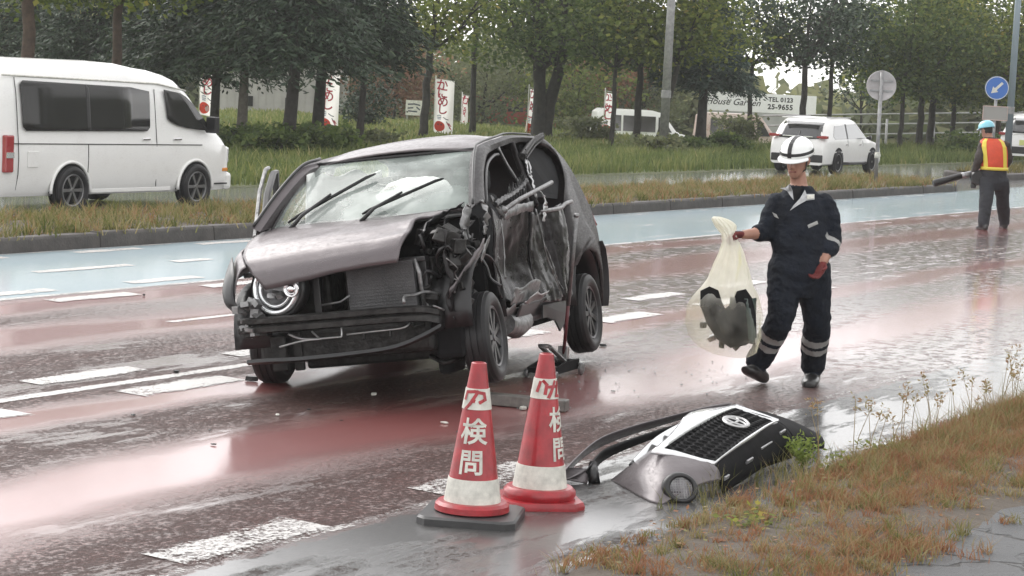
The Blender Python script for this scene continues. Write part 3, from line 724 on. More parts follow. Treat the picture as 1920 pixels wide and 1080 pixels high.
    # inner wing, strut tower, plum strip of torn fender, grey torn inner panel
    mb = MB(); mb.grid(lambda u, v: (1.62 - .75 * u, .66 + .03 * math.sin(6 * u) + .05 * fbm((u * 4, v * 4, 2)), .46 + .5 * v - .12 * u * v), 14, 10); mb.build('inner_wing', M_TORN, C, smooth=True, solid=.006)
    def strip(name, pts, wid, mat, up=(0, .3, 1), amp=.02, n=18, seed=1, th=.005):
        c = catmull(pts, n); u_ = Vector(up).normalized(); r2 = random.Random(seed); rows = []
        ws_ = wid if isinstance(wid, list) else [wid, wid]
        for i, p in enumerate(c):
            w_ = interp(i / (n - 1), np.linspace(0, 1, len(ws_)), ws_) * (1 + r2.uniform(-.18, .18)); tw = u_ + Vector((r2.uniform(-1, 1), r2.uniform(-1, 1), r2.uniform(-1, 1))) * amp * 12
            tw.normalize(); rows.append([p - tw * w_ / 2, p + Vector((r2.uniform(-1, 1), r2.uniform(-1, 1), r2.uniform(-1, 1))) * amp, p + tw * w_ / 2])
        q = MB(); q.loft(rows, cap=False, closed=False); return q.build(name, mat, C, auto=60, solid=th)
    strip('torn_fender_strip', [(1.22, .80, .86), (1.36, .77, .76), (1.50, .72, .66), (1.62, .66, .57)], [.06, .10, .10, .07], M_PLUM, (.5, .3, .8), .008, 16, 3)
    strip('torn_inner_panel', [(1.22, .72, 1.10), (1.27, .71, 1.02), (1.29, .70, .95), (1.27, .72, .88)], [.05, .11, .07, .12], M_STEEL, (.9, -.3, .1), .014, 14, 5)
    strip('torn_inner_panel', [(1.10, .77, 1.12), (1.07, .79, 1.04), (1.09, .78, .96), (1.13, .78, .90)], [.10, .13, .09, .05], M_STEEL, (.9, .1, .1), .02, 14, 6)
    strip('torn_inner_panel', [(1.10, .80, .88), (1.18, .79, .82), (1.26, .78, .75)], [.03, .06, .04], M_STEEL, (.2, .2, 1), .012, 10, 7)
    strip('bent_bonnet_edge', [(1.02, .62, 1.10), (1.20, .54, 1.05), (1.36, .47, 1.00), (1.52, .50, .95)], [.05, .09, .08, .03], M_BLACKP, (.1, .8, .6), .015, 16, 8)
    # ---- front left wheel arch liner
    mb = MB(); mb.grid(lambda u, v: (1.20 + .37 * math.cos(math.pi * u) + .012 * math.sin(30 * v), .78 - .30 * v, .36 + .42 * math.sin(math.pi * u) ** .7), 20, 8); mb.build('wheel_liner', M_BLACKP, C, smooth=True, solid=.006)
    mb = MB(); mb.box((1.36, .60, .40), (.30, .20, .46)); mb.box((1.2, .50, .36), (.30, .10, .60)); mb.build('wheel_housing', M_DARK, C, bevel=.03)
    # ---- dashboard, seats, airbags, floor
    mb = MB(); mb.grid(lambda u, v: (1.02 - .34 * v - .04 * math.sin(math.pi * u), -.64 + 1.28 * u, 1.03 + .02 * math.sin(math.pi * v) - .10 * v * v), 16, 8); mb.build('dashboard', M_DARK, C, smooth=True, solid=.02)
    mb = MB(); mb.box((.68, 0, .80), (.10, 1.30, .26)); mb.build('dash_front', M_DARK, C, bevel=.03)
    for sy in (-.34, .30):
        mb = MB(); mb.loft([[(x0 + dx, sy + dy * w_, z0) for dx, dy in ((-.06, -1), (.06, -.8), (.07, 0), (.06, .8), (-.06, 1), (-.09, 0))] for x0, z0, w_ in ((.0, .55, .24), (-.10, .80, .25), (-.20, 1.05, .22), (-.25, 1.16, .16))])
        mb.box((.18, sy, .52), (.50, .48, .16)); s_ = mb.build('seat', M_SEAT, C, auto=50, bevel=.03)
        q = MB(); q.box((-.28, sy, 1.26), (.10, .26, .17)); q.build('headrest', M_SEAT, s_, bevel=.04)
    mb = MB(); mb.box((-.95, 0, .78), (.22, 1.20, .55), Euler((0, -.25, 0)).to_matrix()); mb.box((-.70, 0, .50), (.45, 1.2, .16)); mb.build('rear_bench', M_SEAT, C, bevel=.04)
    mb = MB(); mb.box((-.25, 0, .26), (2.35, 1.38, .07)); mb.box((-1.45, 0, .55), (.40, 1.2, .10)); mb.build('floor_pan', M_DARK, C, bevel=.01)
    def bag(u, v):
        a = 2 * math.pi * u; ph = -math.pi / 2 + math.pi * v
        p = Vector((math.cos(ph) * math.cos(a), math.cos(ph) * math.sin(a), math.sin(ph))); k = 1 + .16 * fbm(p * 1.7 + Vector((3, 1, 2))) + .05 * fbm(p * 5)
        return Vector((.68, .20, 1.185)) + Vector((p.x * .15, p.y * .25, p.z * .135)) * k
    mb = MB(); mb.grid(bag, 28, 16); mb.build('airbag', M_AIRBAG, C, smooth=True, label='white burst airbag behind the windscreen')
    mb = MB(); mb.grid(lambda u, v: (.60 - 1.5 * u, -.56 - .05 * v - .02 * math.sin(9 * u), 1.40 - .34 * v + .02 * math.sin(13 * u)), 26, 8); mb.build('curtain_airbag', M_AIRBAG, C, smooth=True, solid=.02)
    mb = MB(); mb.lathe([(.165, -.012), (.18, 0), (.165, .012), (.15, 0)], 28, Matrix.Translation((.52, .36, .98)) @ Euler((0, -1.15, 0)).to_matrix().to_4x4(), closed=True); mb.build('steering_wheel', M_BLACKP, C, smooth=True)
    # ---- left rear quarter, tailgate, bumper, tail lamp
    O_ = resample(catmull([(-1.06, .57, 1.535), (-1.30, .56, 1.515), (-1.47, .57, 1.46), (-1.59, .62, 1.36), (-1.645, .68, 1.22), (-1.66, .73, 1.08), (-1.68, .77, .95), (-1.72, .79, .80), (-1.75, .79, .62), (-1.74, .77, .42), (-1.70, .75, .26)], 40), 30)
    I_ = resample([(-.98, .60, 1.475), (-1.22, .615, 1.44), (-1.32, .65, 1.36), (-1.30, .69, 1.26), (-1.17, .73, 1.18), (-.86, .785, 1.06), (-.78, .80, .80), (-.74, .81, .58), (-.90, .82, .58), (-1.04, .825, .655), (-1.245, .825, .69), (-1.45, .82, .65), (-1.58, .815, .52), (-1.62, .80, .36), (-1.62, .78, .26)], 30)
    def quarter(sg):
        q = MB(); rows = []
        for a, b_ in zip(O_, I_):
            rows.append([Vector((p.x, p.y * sg, p.z)) for p in [b_, b_.lerp(a, .3) + Vector((0, .02, 0)), b_.lerp(a, .65) + Vector((0, .022, 0)), a]])
        q.loft(rows, cap=False, closed=False); return q
    quarter(1).build('rear_quarter', M_PLUM_SHADE, C, smooth=True, solid=.01); quarter(-1).build('rear_quarter', M_PLUM, C, smooth=True, solid=.01)
    q = MB(); rows = []
    for a in O_: rows.append([Vector((a.x - .10 * (1 - (t_) ** 2) + .0, a.y * t_, a.z + .01 * (1 - t_ * t_))) for t_ in np.linspace(-1, 1, 13)])
    q.loft(rows, cap=False, closed=False); q.build('tailgate', M_PLUM, C, smooth=True, solid=.008)
    q = MB(); q.grid(lambda u, v: (-1.665 - .05 * v - .01, .735 + .055 * v + .012 * math.sin(math.pi * u), 1.06 - .22 * v + .0 * u) if u < .5 else (-1.71 - .05 * v, .665 + .055 * v, 1.06 - .22 * v), 2, 8); q.build('tail_lamp', M_REDLAMP, C, smooth=True, solid=.02)
    q = MB(); q.loft([[Vector((x - .05 * (1 - t_ * t_), .83 * t_, z)) for t_ in np.linspace(-1, 1, 15)] for x, z in ((-1.70, .72), (-1.78, .66), (-1.80, .50), (-1.76, .34), (-1.68, .24))], cap=False, closed=False); q.build('rear_bumper', M_PLUM_SHADE, C, smooth=True, solid=.01)
    q = MB(); q.grid(lambda u, v: (-1.245 + .37 * math.cos(math.pi * u), .80 - .32 * v, .30 + .40 * math.sin(math.pi * u) ** .8), 18, 4); q.build('wheel_liner', M_BLACKP, C, smooth=True, solid=.006)
    # ---- smashed left doors
    def dent(x, z):
        return .17 * math.exp(-((x - .42) / .42) ** 2 - ((z - .68) / .30) ** 2) + .07 * math.exp(-((x + .25) / .22) ** 2 - ((z - .80) / .28) ** 2)
    def door(x0, x1, seed, ztop):
        def fn(u, v):
            x = x0 + (x1 - x0) * u; zb = interp(x, [-.8, -.6, 0, .5, 1.0], [.40, .36, .385, .42, .50]); zt = ztop(u)
            z = zb + (zt - zb) * v; y = .815 - .05 * max(0, v - .75) - dent(x, z)
            cr = fbm((x * 3.2, z * 2.0, seed), 1.0, 5); y += .020 * cr - .016 * abs(fbm((x * 3.5, z * 2.8, seed + 4)))
            y -= .035 * max(0, 1 - abs(x + .42 - .22 * (z - .7)) / .05) * (z < .98)
            return (x + .012 * cr, y, z + .010 * fbm((x * 7, z * 7, seed + 9)))
        q = MB(); q.grid(fn, 34, 34); return q
    d1 = door(.98, .03, 1, lambda u: interp(u, [0, .2, .35, .7, 1], [1.06, .99, 1.02, 1.03, 1.02])).build('front_door', M_TORN, C, smooth=True, solid=.012, label='crushed front door')
    d2 = door(.0, -.74, 5, lambda u: interp(u, [0, .3, .6, 1], [1.0, .98, 1.0, 1.04])).build('rear_door', M_TORN, C, smooth=True, solid=.012, label='crushed rear door')
    # front door window frame, leaning in
    q = MB(); q.tube(catmull([(.90, .74, 1.08), (.74, .70, 1.22), (.48, .645, 1.34), (.20, .61, 1.40), (.04, .60, 1.41)], 20), .013, 6); q.build('window_frame', M_BLACKP, d1, smooth=True)
    # crumpled creases and torn bright edges on the doors
    strip('torn_seam', [(-.05, .80, 1.02), (-.10, .81, .86), (-.16, .81, .70), (-.26, .815, .58), (-.36, .82, .48), (-.42, .82, .40)], [.04, .022, .03, .02, .05], M_STEEL, (1, 0, .2), .008, 22, 11, .004)
    strip('torn_seam', [(-.20, .80, .76), (-.29, .81, .64), (-.33, .82, .53), (-.48, .82, .44)], [.014, .022, .014], M_STEEL, (1, 0, .2), .008, 14, 12, .004)
    strip('torn_seam', [(.78, .79, .98), (.80, .80, .86), (.82, .80, .74), (.86, .80, .60)], [.012, .02, .012, .02], M_STEEL, (1, 0, .1), .008, 16, 13, .004)
    strip('torn_seam', [(.66, .70, .96), (.64, .69, .84), (.60, .70, .72)], [.008, .012, .006], M_STEEL, (1, 0, .1), .006, 12, 14, .004)
    # crumpled sill, floor edge and flap
    def crump(name, c, size, seed, mat, n=14):
        def fn(u, v):
            p = Vector((c[0] + size[0] * (u - .5), c[1] + size[1] * (v - .5), c[2] + size[2] * (v - .5)))
            p += Vector((.3, .6, .8)) * (.040 * fbm((u * 2, v * 2, seed), 1, 3) + .008 * abs(math.sin(6 * u + 3 * v + seed))); return p
        q = MB(); q.grid(fn, n, 8); return q.build(name, mat, C, auto=35, solid=.005)
    crump('crumpled_sill', (.42, .80, .475), (.62, .05, .12), 3, M_STEEL); crump('crumpled_sill', (.22, .80, .42), (.40, .10, .08), 6, M_ALU, 9); crump('crumpled_sill', (.62, .72, .34), (.36, .12, .14), 8, M_STEEL)
    crump('sill', (-.10, .76, .34), (1.30, .06, .14), 12, M_BLACKP, 20)
    q = MB(); q.poly([(.02, .80, .37), (-.66, .80, .36), (-.66, .80, .25), (-.52, .79, .20), (-.40, .79, .16), (-.30, .79, .24), (-.1, .79, .28), (.02, .79, .28)], (0, -.012, 0)); q.build('sill_flap', M_BLACKP, C)
    q = MB(); q.tube([(.62, .70, .30), (.40, .70, .27), (.20, .70, .29)], [.07, .085, .075], 12); q.build('crushed_sill_tube', M_STEEL, C, auto=40)
    # ---- loose metal hanging in the door openings
    q = MB(); q.tube([(.72, .80, 1.04), (.30, .80, 1.10), (-.30, .79, 1.16), (-.62, .775, 1.19)], .015, 10); q.tube([(.74, .79, 1.05), (.70, .80, 1.035)], .024, 10); q.build('door_beam', M_STEEL, C, smooth=True)
    strip('torn_metal_strip', [(.70, .79, 1.00), (.46, .80, 1.03), (.20, .80, 1.04), (.02, .80, 1.04)], [.05, .07, .05, .08], M_STEEL, (0, .2, 1), .008, 16, 21)
    q = MB(); q.tube(catmull([(-.10, .82, 1.0), (-.30, .82, 1.0), (-.62, .82, 1.005), (-.80, .81, 1.03), (-1.02, .80, 1.04)], 16), [.009] * 3 + [.015] * 13, 8); q.build('bent_handle_bar', M_STEEL, C, smooth=True)
    strip('torn_metal_strip', [(-.38, .66, 1.40), (-.36, .68, 1.32), (-.32, .70, 1.26), (-.34, .72, 1.18), (-.22, .76, 1.10)], [.03, .07, .04, .07, .05], M_ALU, (1, .2, .2), .016, 20, 22)
    strip('torn_metal_strip', [(-.46, .65, 1.39), (-.44, .68, 1.31), (-.36, .70, 1.23)], [.02, .03, .03], M_ALU, (1, .2, .2), .012, 12, 23)
    strip('torn_metal_strip', [(-.22, .81, 1.12), (-.24, .82, 1.06), (-.20, .82, 1.0), (-.14, .82, .93)], [.10, .06, .08, .03], M_ALU, (1, 0, .3), .014, 14, 24)
    strip('torn_metal_strip', [(.86, .77, 1.12), (.80, .78, 1.06), (.72, .80, 1.0)], [.05, .09, .04], M_STEEL, (.6, 0, 1), .02, 12, 25)
    q = MB(); q.tube([(-.34, .66, 1.385), (-.80, .60, 1.475), (-1.16, .59, 1.53)], [.026, .030, .024], 10)
    for k in range(3): q.tube([(-.34, .69, 1.37 + .03 * k), (-.80, .635, 1.46 + .03 * k), (-1.1, .62, 1.51 + .02 * k)], .006, 5)
    q.build('hanging_trim', M_ENGINE, C, auto=40)
    q = MB(); q.tube(catmull([(.02, .60, 1.46), (-.08, .64, 1.30), (-.18, .70, 1.14), (-.20, .72, 1.02)], 12), [.012, .009, .009, .009] * 3, 6); q.build('seat_belt_post', M_STEEL, C, smooth=True)
    q = MB(); q.poly([(-.46, .735, 1.10), (-.86, .775, 1.07), (-1.15, .722, 1.185), (-1.285, .682, 1.265), (-1.305, .645, 1.36), (-1.20, .612, 1.43), (-.95, .60, 1.465), (-.60, .605, 1.475)], (0, -.008, 0)); q.build('dark_opening_sheet', M_DARK, C).location.y = -.035  # dark sheet added across the opening in place of the dim interior
    q = MB(); q.tube(catmull([(-.34, .595, 1.49), (-.36, .62, 1.36), (-.30, .68, 1.2), (-.22, .76, 1.04)], 10), .030, 8, flat=.6); q.build('middle_pillar', M_PLUM_SHADE, C, smooth=True)
    q = MB()   # comb of torn trim along the front window sill
    A_ = catmull([(.84, .78, 1.08), (.60, .77, 1.11), (.36, .75, 1.13), (.10, .74, 1.17), (-.10, .74, 1.22)], 30); q.tube(A_, [.018 + .006 * math.sin(i * 2.1) for i in range(30)], 6)
    for i in range(13, 29): q.tube([A_[i], A_[i] + Vector((rr.uniform(-.02, .03), .0, rr.uniform(.04, .085)))], [.006, .003], 4)
    for i in range(15, 28, 2): q.tube([A_[i], A_[i] + Vector((.05, .01, -.10))], [.007, .004], 4)
    q.build('torn_window_trim', M_BLACKP, C, auto=50)
    # ---- right front door standing open, seen edge-on; mirror
    D = Matrix.Translation((.98, -.80, 0)) @ Matrix.Rotation(rad(16.5), 4, 'Z')
    def dp(x, y, z): return D @ Vector((x, y, z))
    q = MB(); q.loft([[dp(0, 0, z), dp(0, .05, z), dp(-1.0, .05, z), dp(-1.0, 0, z)] for z in (.32, .45, .75, 1.02)]); od = q.build('right_front_door', M_PLUM, C, bevel=.015, label='right front door standing open')
    q = MB(); q.tube([dp(-.06, .02, 1.02), dp(-.45, .04, 1.30), dp(-.70, .07, 1.44), dp(-.92, .07, 1.46), dp(-.98, .03, 1.02)], .024, 6); q.build('window_frame', M_BLACKP, od, auto=40)
    q = MB(); q.tube([dp(-.04, -.03, 1.03), dp(-.48, -.01, 1.33), dp(-.72, .02, 1.475), dp(-.95, .02, 1.49)], .014, 6); q.build('frame_trim', M_STEEL, od, auto=40)
    q = MB(); q.sphere(dp(-.12, .015, 1.075), (.04, .045, .055), 14, 10); q.tube([dp(-.08, .03, .98), dp(-.12, .02, 1.04)], .02, 6); q.build('mirror', M_BLACKP, od, smooth=True)
    # right side: rear door and sill, mostly unseen
    q = MB(); q.grid(lambda u, v: (-.0 - .78 * u, -.80 - .02 * math.sin(math.pi * v), .36 + .66 * v), 10, 8); q.build('right_rear_door', M_PLUM, C, smooth=True, solid=.02)
    q = MB(); q.box((.0, -.76, .28), (1.7, .08, .12)); q.tube([(.02, -.79, 1.0), (-.02, -.62, 1.45)], .035, 6); q.build('right_sill', M_PLUM, C, bevel=.02)
    # ---- wheels
    make_wheel(C, (1.215, .735, .262), rz=rad(4), camber=0.03); make_wheel(C, (-1.245, .735, .222), camber=0.0)
    make_wheel(C, (1.13, -.70, .365), face=-1, rz=rad(3), camber=-.12); make_wheel(C, (-1.245, -.735, .382), face=-1, camber=-.14)
    # suspension arm and driveshaft under the nose
    q = MB(); q.tube([(1.2, .66, .26), (1.15, .30, .24), (1.1, -.30, .26), (1.13, -.62, .34)], .03, 8); q.tube([(1.30, .40, .18), (1.42, .52, .14), (1.30, .62, .16)], .018, 6); q.build('driveshaft', M_ENGINE, C, smooth=True)
    q = MB(); q.box((1.05, 0, .20), (.30, .95, .09)); q.build('subframe', M_ENGINE, C, bevel=.02)
wrecked_car()

# ---- floor jack under the sill
def floor_jack():
    base = gpt(1036, 704); ang = rad(185)
    J = empty('floor_jack', base, ang, 'low steel floor jack with tall upright handle under the wrecked car', 'jack')
    q = MB()
    for sy in (-.14, .14): q.poly([(-.32, sy, .05), (.30, sy, .04), (.30, sy, .10), (.0, sy, .15), (-.32, sy, .15)], (0, .02 if sy < 0 else -.02, 0))
    q.box((-.26, 0, .10), (.10, .28, .08)); q.box((.26, 0, .07), (.06, .28, .05)); q.build('frame', M_DARK, J, bevel=.006)
    for x, sy, r in ((-.28, -.18, .055), (-.28, .18, .055), (.28, -.15, .04), (.28, .15, .04)):
        q = MB(); q.lathe([(0, -.02), (r * .8, -.02), (r, -.012), (r, .012), (r * .8, .02), (0, .02)], 18, Matrix.Translation((x, sy, r)) @ Matrix.Rotation(math.pi / 2, 4, 'X')); q.build('wheel', M_STEEL, J, auto=40)
    q = MB(); q.tube([(-.18, -.05, .12), (.22, -.05, .30)], .022, 6); q.tube([(-.18, .05, .12), (.22, .05, .30)], .022, 6); q.lathe([(.0, .0), (.055, .0), (.06, .03), (.0, .03)], 16, Matrix.Translation((.24, 0, .29))); q.build('lifting_arm', M_STEEL, J, auto=40)
    q = MB(); q.box((-.24, 0, .19), (.06, .10, .14)); q.tube([(-.30, -.2, .10), (-.30, .2, .10)], .012, 8); q.build('handle_socket', M_ALU, J, bevel=.006)
    J.scale = (.72,) * 3; bpy.context.view_layer.update(); inv = J.matrix_basis.inverted()
    top = dpt(1081, 402, 15.55); bot = base + Matrix.Rotation(ang, 3, 'Z') @ Vector((-.24, 0, .14)) * .72
    a, b_ = inv @ bot, inv @ top
    q = MB(); q.tube([a, a.lerp(b_, .40)], .017, 10); q.build('lower_handle', pbr('dark_red_paint', (.10, .015, .02), .4), J, smooth=True)
    q = MB(); q.tube([a.lerp(b_, .38), b_], .021, 10); q.tube([a.lerp(b_, .985), b_ + (b_ - a) * .004], .025, 10); q.build('handle', M_STEEL, J, smooth=True)
floor_jack()

def glass_crumbs():
    r_ = np.random.default_rng(8); n = 110; c = r_.uniform(size=n); P_ = np.stack([12.4 + 2.9 * r_.uniform(size=n) + r_.normal(size=n) * .25, 7.0 - .15 * r_.uniform(size=n) + r_.normal(size=n) * .42, np.full(n, .004)], 1)
    s_ = r_.uniform(.004, .012, n)[:, None]; a = r_.uniform(0, 6.28, n); d = np.stack([np.cos(a), np.sin(a), 0 * a], 1) * s_; e = np.stack([-np.sin(a), np.cos(a), 0 * a], 1) * s_ * .7; u = np.array([[0, 0, 1.0]]) * s_ * .8
    v = np.stack([P_ - d, P_ + e, P_ + d, P_ - e, P_ + u], 1).reshape(-1, 3); i = np.arange(n)[:, None] * 5
    f = np.concatenate([i + np.array([[0, 1, 4]]), i + np.array([[1, 2, 4]]), i + np.array([[2, 3, 4]]), i + np.array([[3, 0, 4]])], 0)
    o = bpy.data.objects.new('glass_crumbs', fast_mesh('glass_crumbs', v, f, None, pbr('broken_glass', (.10, .11, .105), .35, coat=.2, var=.9, vscale=3))); COL.objects.link(o); props(o, 'scattered crumbs of glass and grit beside the wreck', 'debris', kind='stuff')
glass_crumbs()
# ================================================================== LETTERING
def text_geo(s, size=1.0, bold=0.0, shear=0.0, space=1.0, cuts=0):
    cu = bpy.data.curves.new('lettering', 'FONT'); cu.body = s; cu.size = size; cu.offset = bold; cu.shear = shear
    cu.space_character = space; cu.align_x = 'CENTER'; cu.resolution_u = 3
    ob = bpy.data.objects.new('lettering', cu); COL.objects.link(ob)
    dg = bpy.context.evaluated_depsgraph_get(); me = bpy.data.meshes.new_from_object(ob.evaluated_get(dg))
    bm = bmesh.new(); bm.from_mesh(me); bmesh.ops.triangulate(bm, faces=bm.faces)
    if cuts: bmesh.ops.subdivide_edges(bm, edges=bm.edges, cuts=cuts, use_grid_fill=True)
    vs = [tuple(v.co) for v in bm.verts]; bm.verts.index_update(); fs = [tuple(v.index for v in f.verts) for f in bm.faces]
    bm.free(); bpy.data.objects.remove(ob); bpy.data.curves.remove(cu); bpy.data.meshes.remove(me)
    if vs:
        ys = [v[1] for v in vs]; cy = (min(ys) + max(ys)) / 2; xs = [v[0] for v in vs]; cx = (min(xs) + max(xs)) / 2
        vs = [(v[0] - cx, v[1] - cy, 0) for v in vs]
    return vs, fs
def stroke_geo(lines, wd):
    """thick polylines as quads in a plane"""
    vs, fs = [], []
    for ln in lines:
        for (a, b_) in zip(ln, ln[1:]):
            d = Vector((b_[0] - a[0], b_[1] - a[1])); L = d.length
            if L < 1e-6: continue
            n = max(1, int(L / (wd * 1.2))); d /= L; p = Vector((-d.y, d.x)) * wd / 2; e = d * wd * .4
            for i in range(n):
                q0 = Vector(a) + d * L * i / n - (e if i == 0 else e * 0); q1 = Vector(a) + d * L * (i + 1) / n + (e if i == n - 1 else e * 0)
                k = len(vs); vs += [tuple(q0 - p) + (0,), tuple(q1 - p) + (0,), tuple(q1 + p) + (0,), tuple(q0 + p) + (0,)]; fs.append((k, k + 1, k + 2, k + 3))
    return vs, fs

# ================================================================== TRAFFIC CONES
def traffic_cone(loc, face, black_base, yaw, label, smear):
    K = empty('traffic_cone', loc, 0, label, 'cone', 'checkpoint cones')
    zb, zt, rb, rt = .075, .690, .124, .033
    def rz(z): return rb + (rt - rb) * (z - zb) / (zt - zb)
    q = MB(); q.lathe([(rz(zb) + .0, zb), (rz(.30), .30), (rz(.50), .50), (rz(.68), .68), (rt, zt), (rt - .006, zt + .004), (rt - .012, zt - .01), (.0, zt - .012)], 40); q.build('body', M_REDGLOSS, K, auto=40)
    q = MB(); q.lathe([(rz(zb) + .003, zb), (rz(.188) + .003, .188), (rz(.188), .1885), (rz(zb), .0755)], 40); q.build('white_band', M_WHITEP, K, auto=40)
    q = MB(); q.lathe([(rz(.492) + .003, .492), (rz(.582) + .003, .582), (rz(.582), .5825)], 40); q.build('top_band', M_WHITEP, K, auto=40)
    if black_base:
        q = MB(); q.lathe([(.125, .085), (.150, .083), (.163, .070), (.165, .045), (.150, .038), (.12, .038)], 40); q.build('collar', M_REDGLOSS, K, auto=40)
        q = MB(); s = .215
        q.loft([[Matrix.Rotation(yaw, 3, 'Z') @ Vector((x * k, y * k, z)) for x, y in ((-s, -s + .04), (-s + .04, -s), (s - .04, -s), (s, -s + .04), (s, s - .04), (s - .04, s), (-s + .04, s), (-s, s - .04))] for k, z in ((1, 0), (1, .028), (.96, .038))]); q.build('rubber_weight', M_RUBBER, K, auto=40)
    else:
        q = MB(); q.lathe([(.125, .085), (.150, .083), (.165, .068), (.167, .05), (.160, .032)], 40); q.build('collar', M_REDGLOSS, K, auto=40)
        q = MB(); s = .185
        q.loft([[Matrix.Rotation(yaw, 3, 'Z') @ Vector((x * k, y * k, z)) for x, y in ((-s, -s + .05), (-s + .05, -s), (s - .05, -s), (s, -s + .05), (s, s - .05), (s - .05, s), (-s + .05, s), (-s, s - .05))] for k, z in ((1, 0), (1, .018), (.96, .034))]); q.build('base', M_REDGLOSS, K, auto=40)
    def wrap(geo, z0, a0, off, name, mat):
        vs, fs = geo; o_ = []
        for x, y, _ in vs:
            z = z0 + y; r = rz(z) + off; a = a0 + x / max(.03, rz(z0)); o_.append((r * math.cos(a), r * math.sin(a), z))
        q = MB(); q.add(o_, fs); q.build(name, mat, K)
    wrap(text_geo('検', .118, .0022, cuts=2), .400, face - .10, .0025, 'letter', M_WHITEP)
    wrap(text_geo('問', .114, .0022, cuts=2), .265, face - .14, .0025, 'letter', M_WHITEP)
    K.scale = (1.06,) * 3
    wrap(stroke_geo(smear, .014), .537, face, .0055, 'sticker_mark', M_REDGLOSS)
    return K
def to_cam(p): return math.atan2(-p[1], -p[0])
c1 = (9.10, 5.24, 0); c2 = (9.66, 5.19, 0)
traffic_cone(c1, to_cam(c1), True, rad(22), 'red traffic cone on a square black rubber weight, nearest the camera',
             [[(-.05, .03), (-.01, .034), (.03, .026), (.034, .0), (.012, -.012), (-.012, -.008)], [(.002, .034), (-.028, -.02), (-.045, -.042)], [(-.05, .03), (-.055, .0)]])
traffic_cone(c2, to_cam(c2) + 1.22, False, rad(40), 'red traffic cone on a red base behind the black-based cone',
             [[(-.09, .03), (-.10, -.01)], [(-.075, .035), (-.06, .02), (-.065, -.02)], [(-.02, .034), (-.05, -.035)], [(-.055, .01), (-.01, .012)], [(.0, .03), (-.015, -.03), (.02, -.034)]])

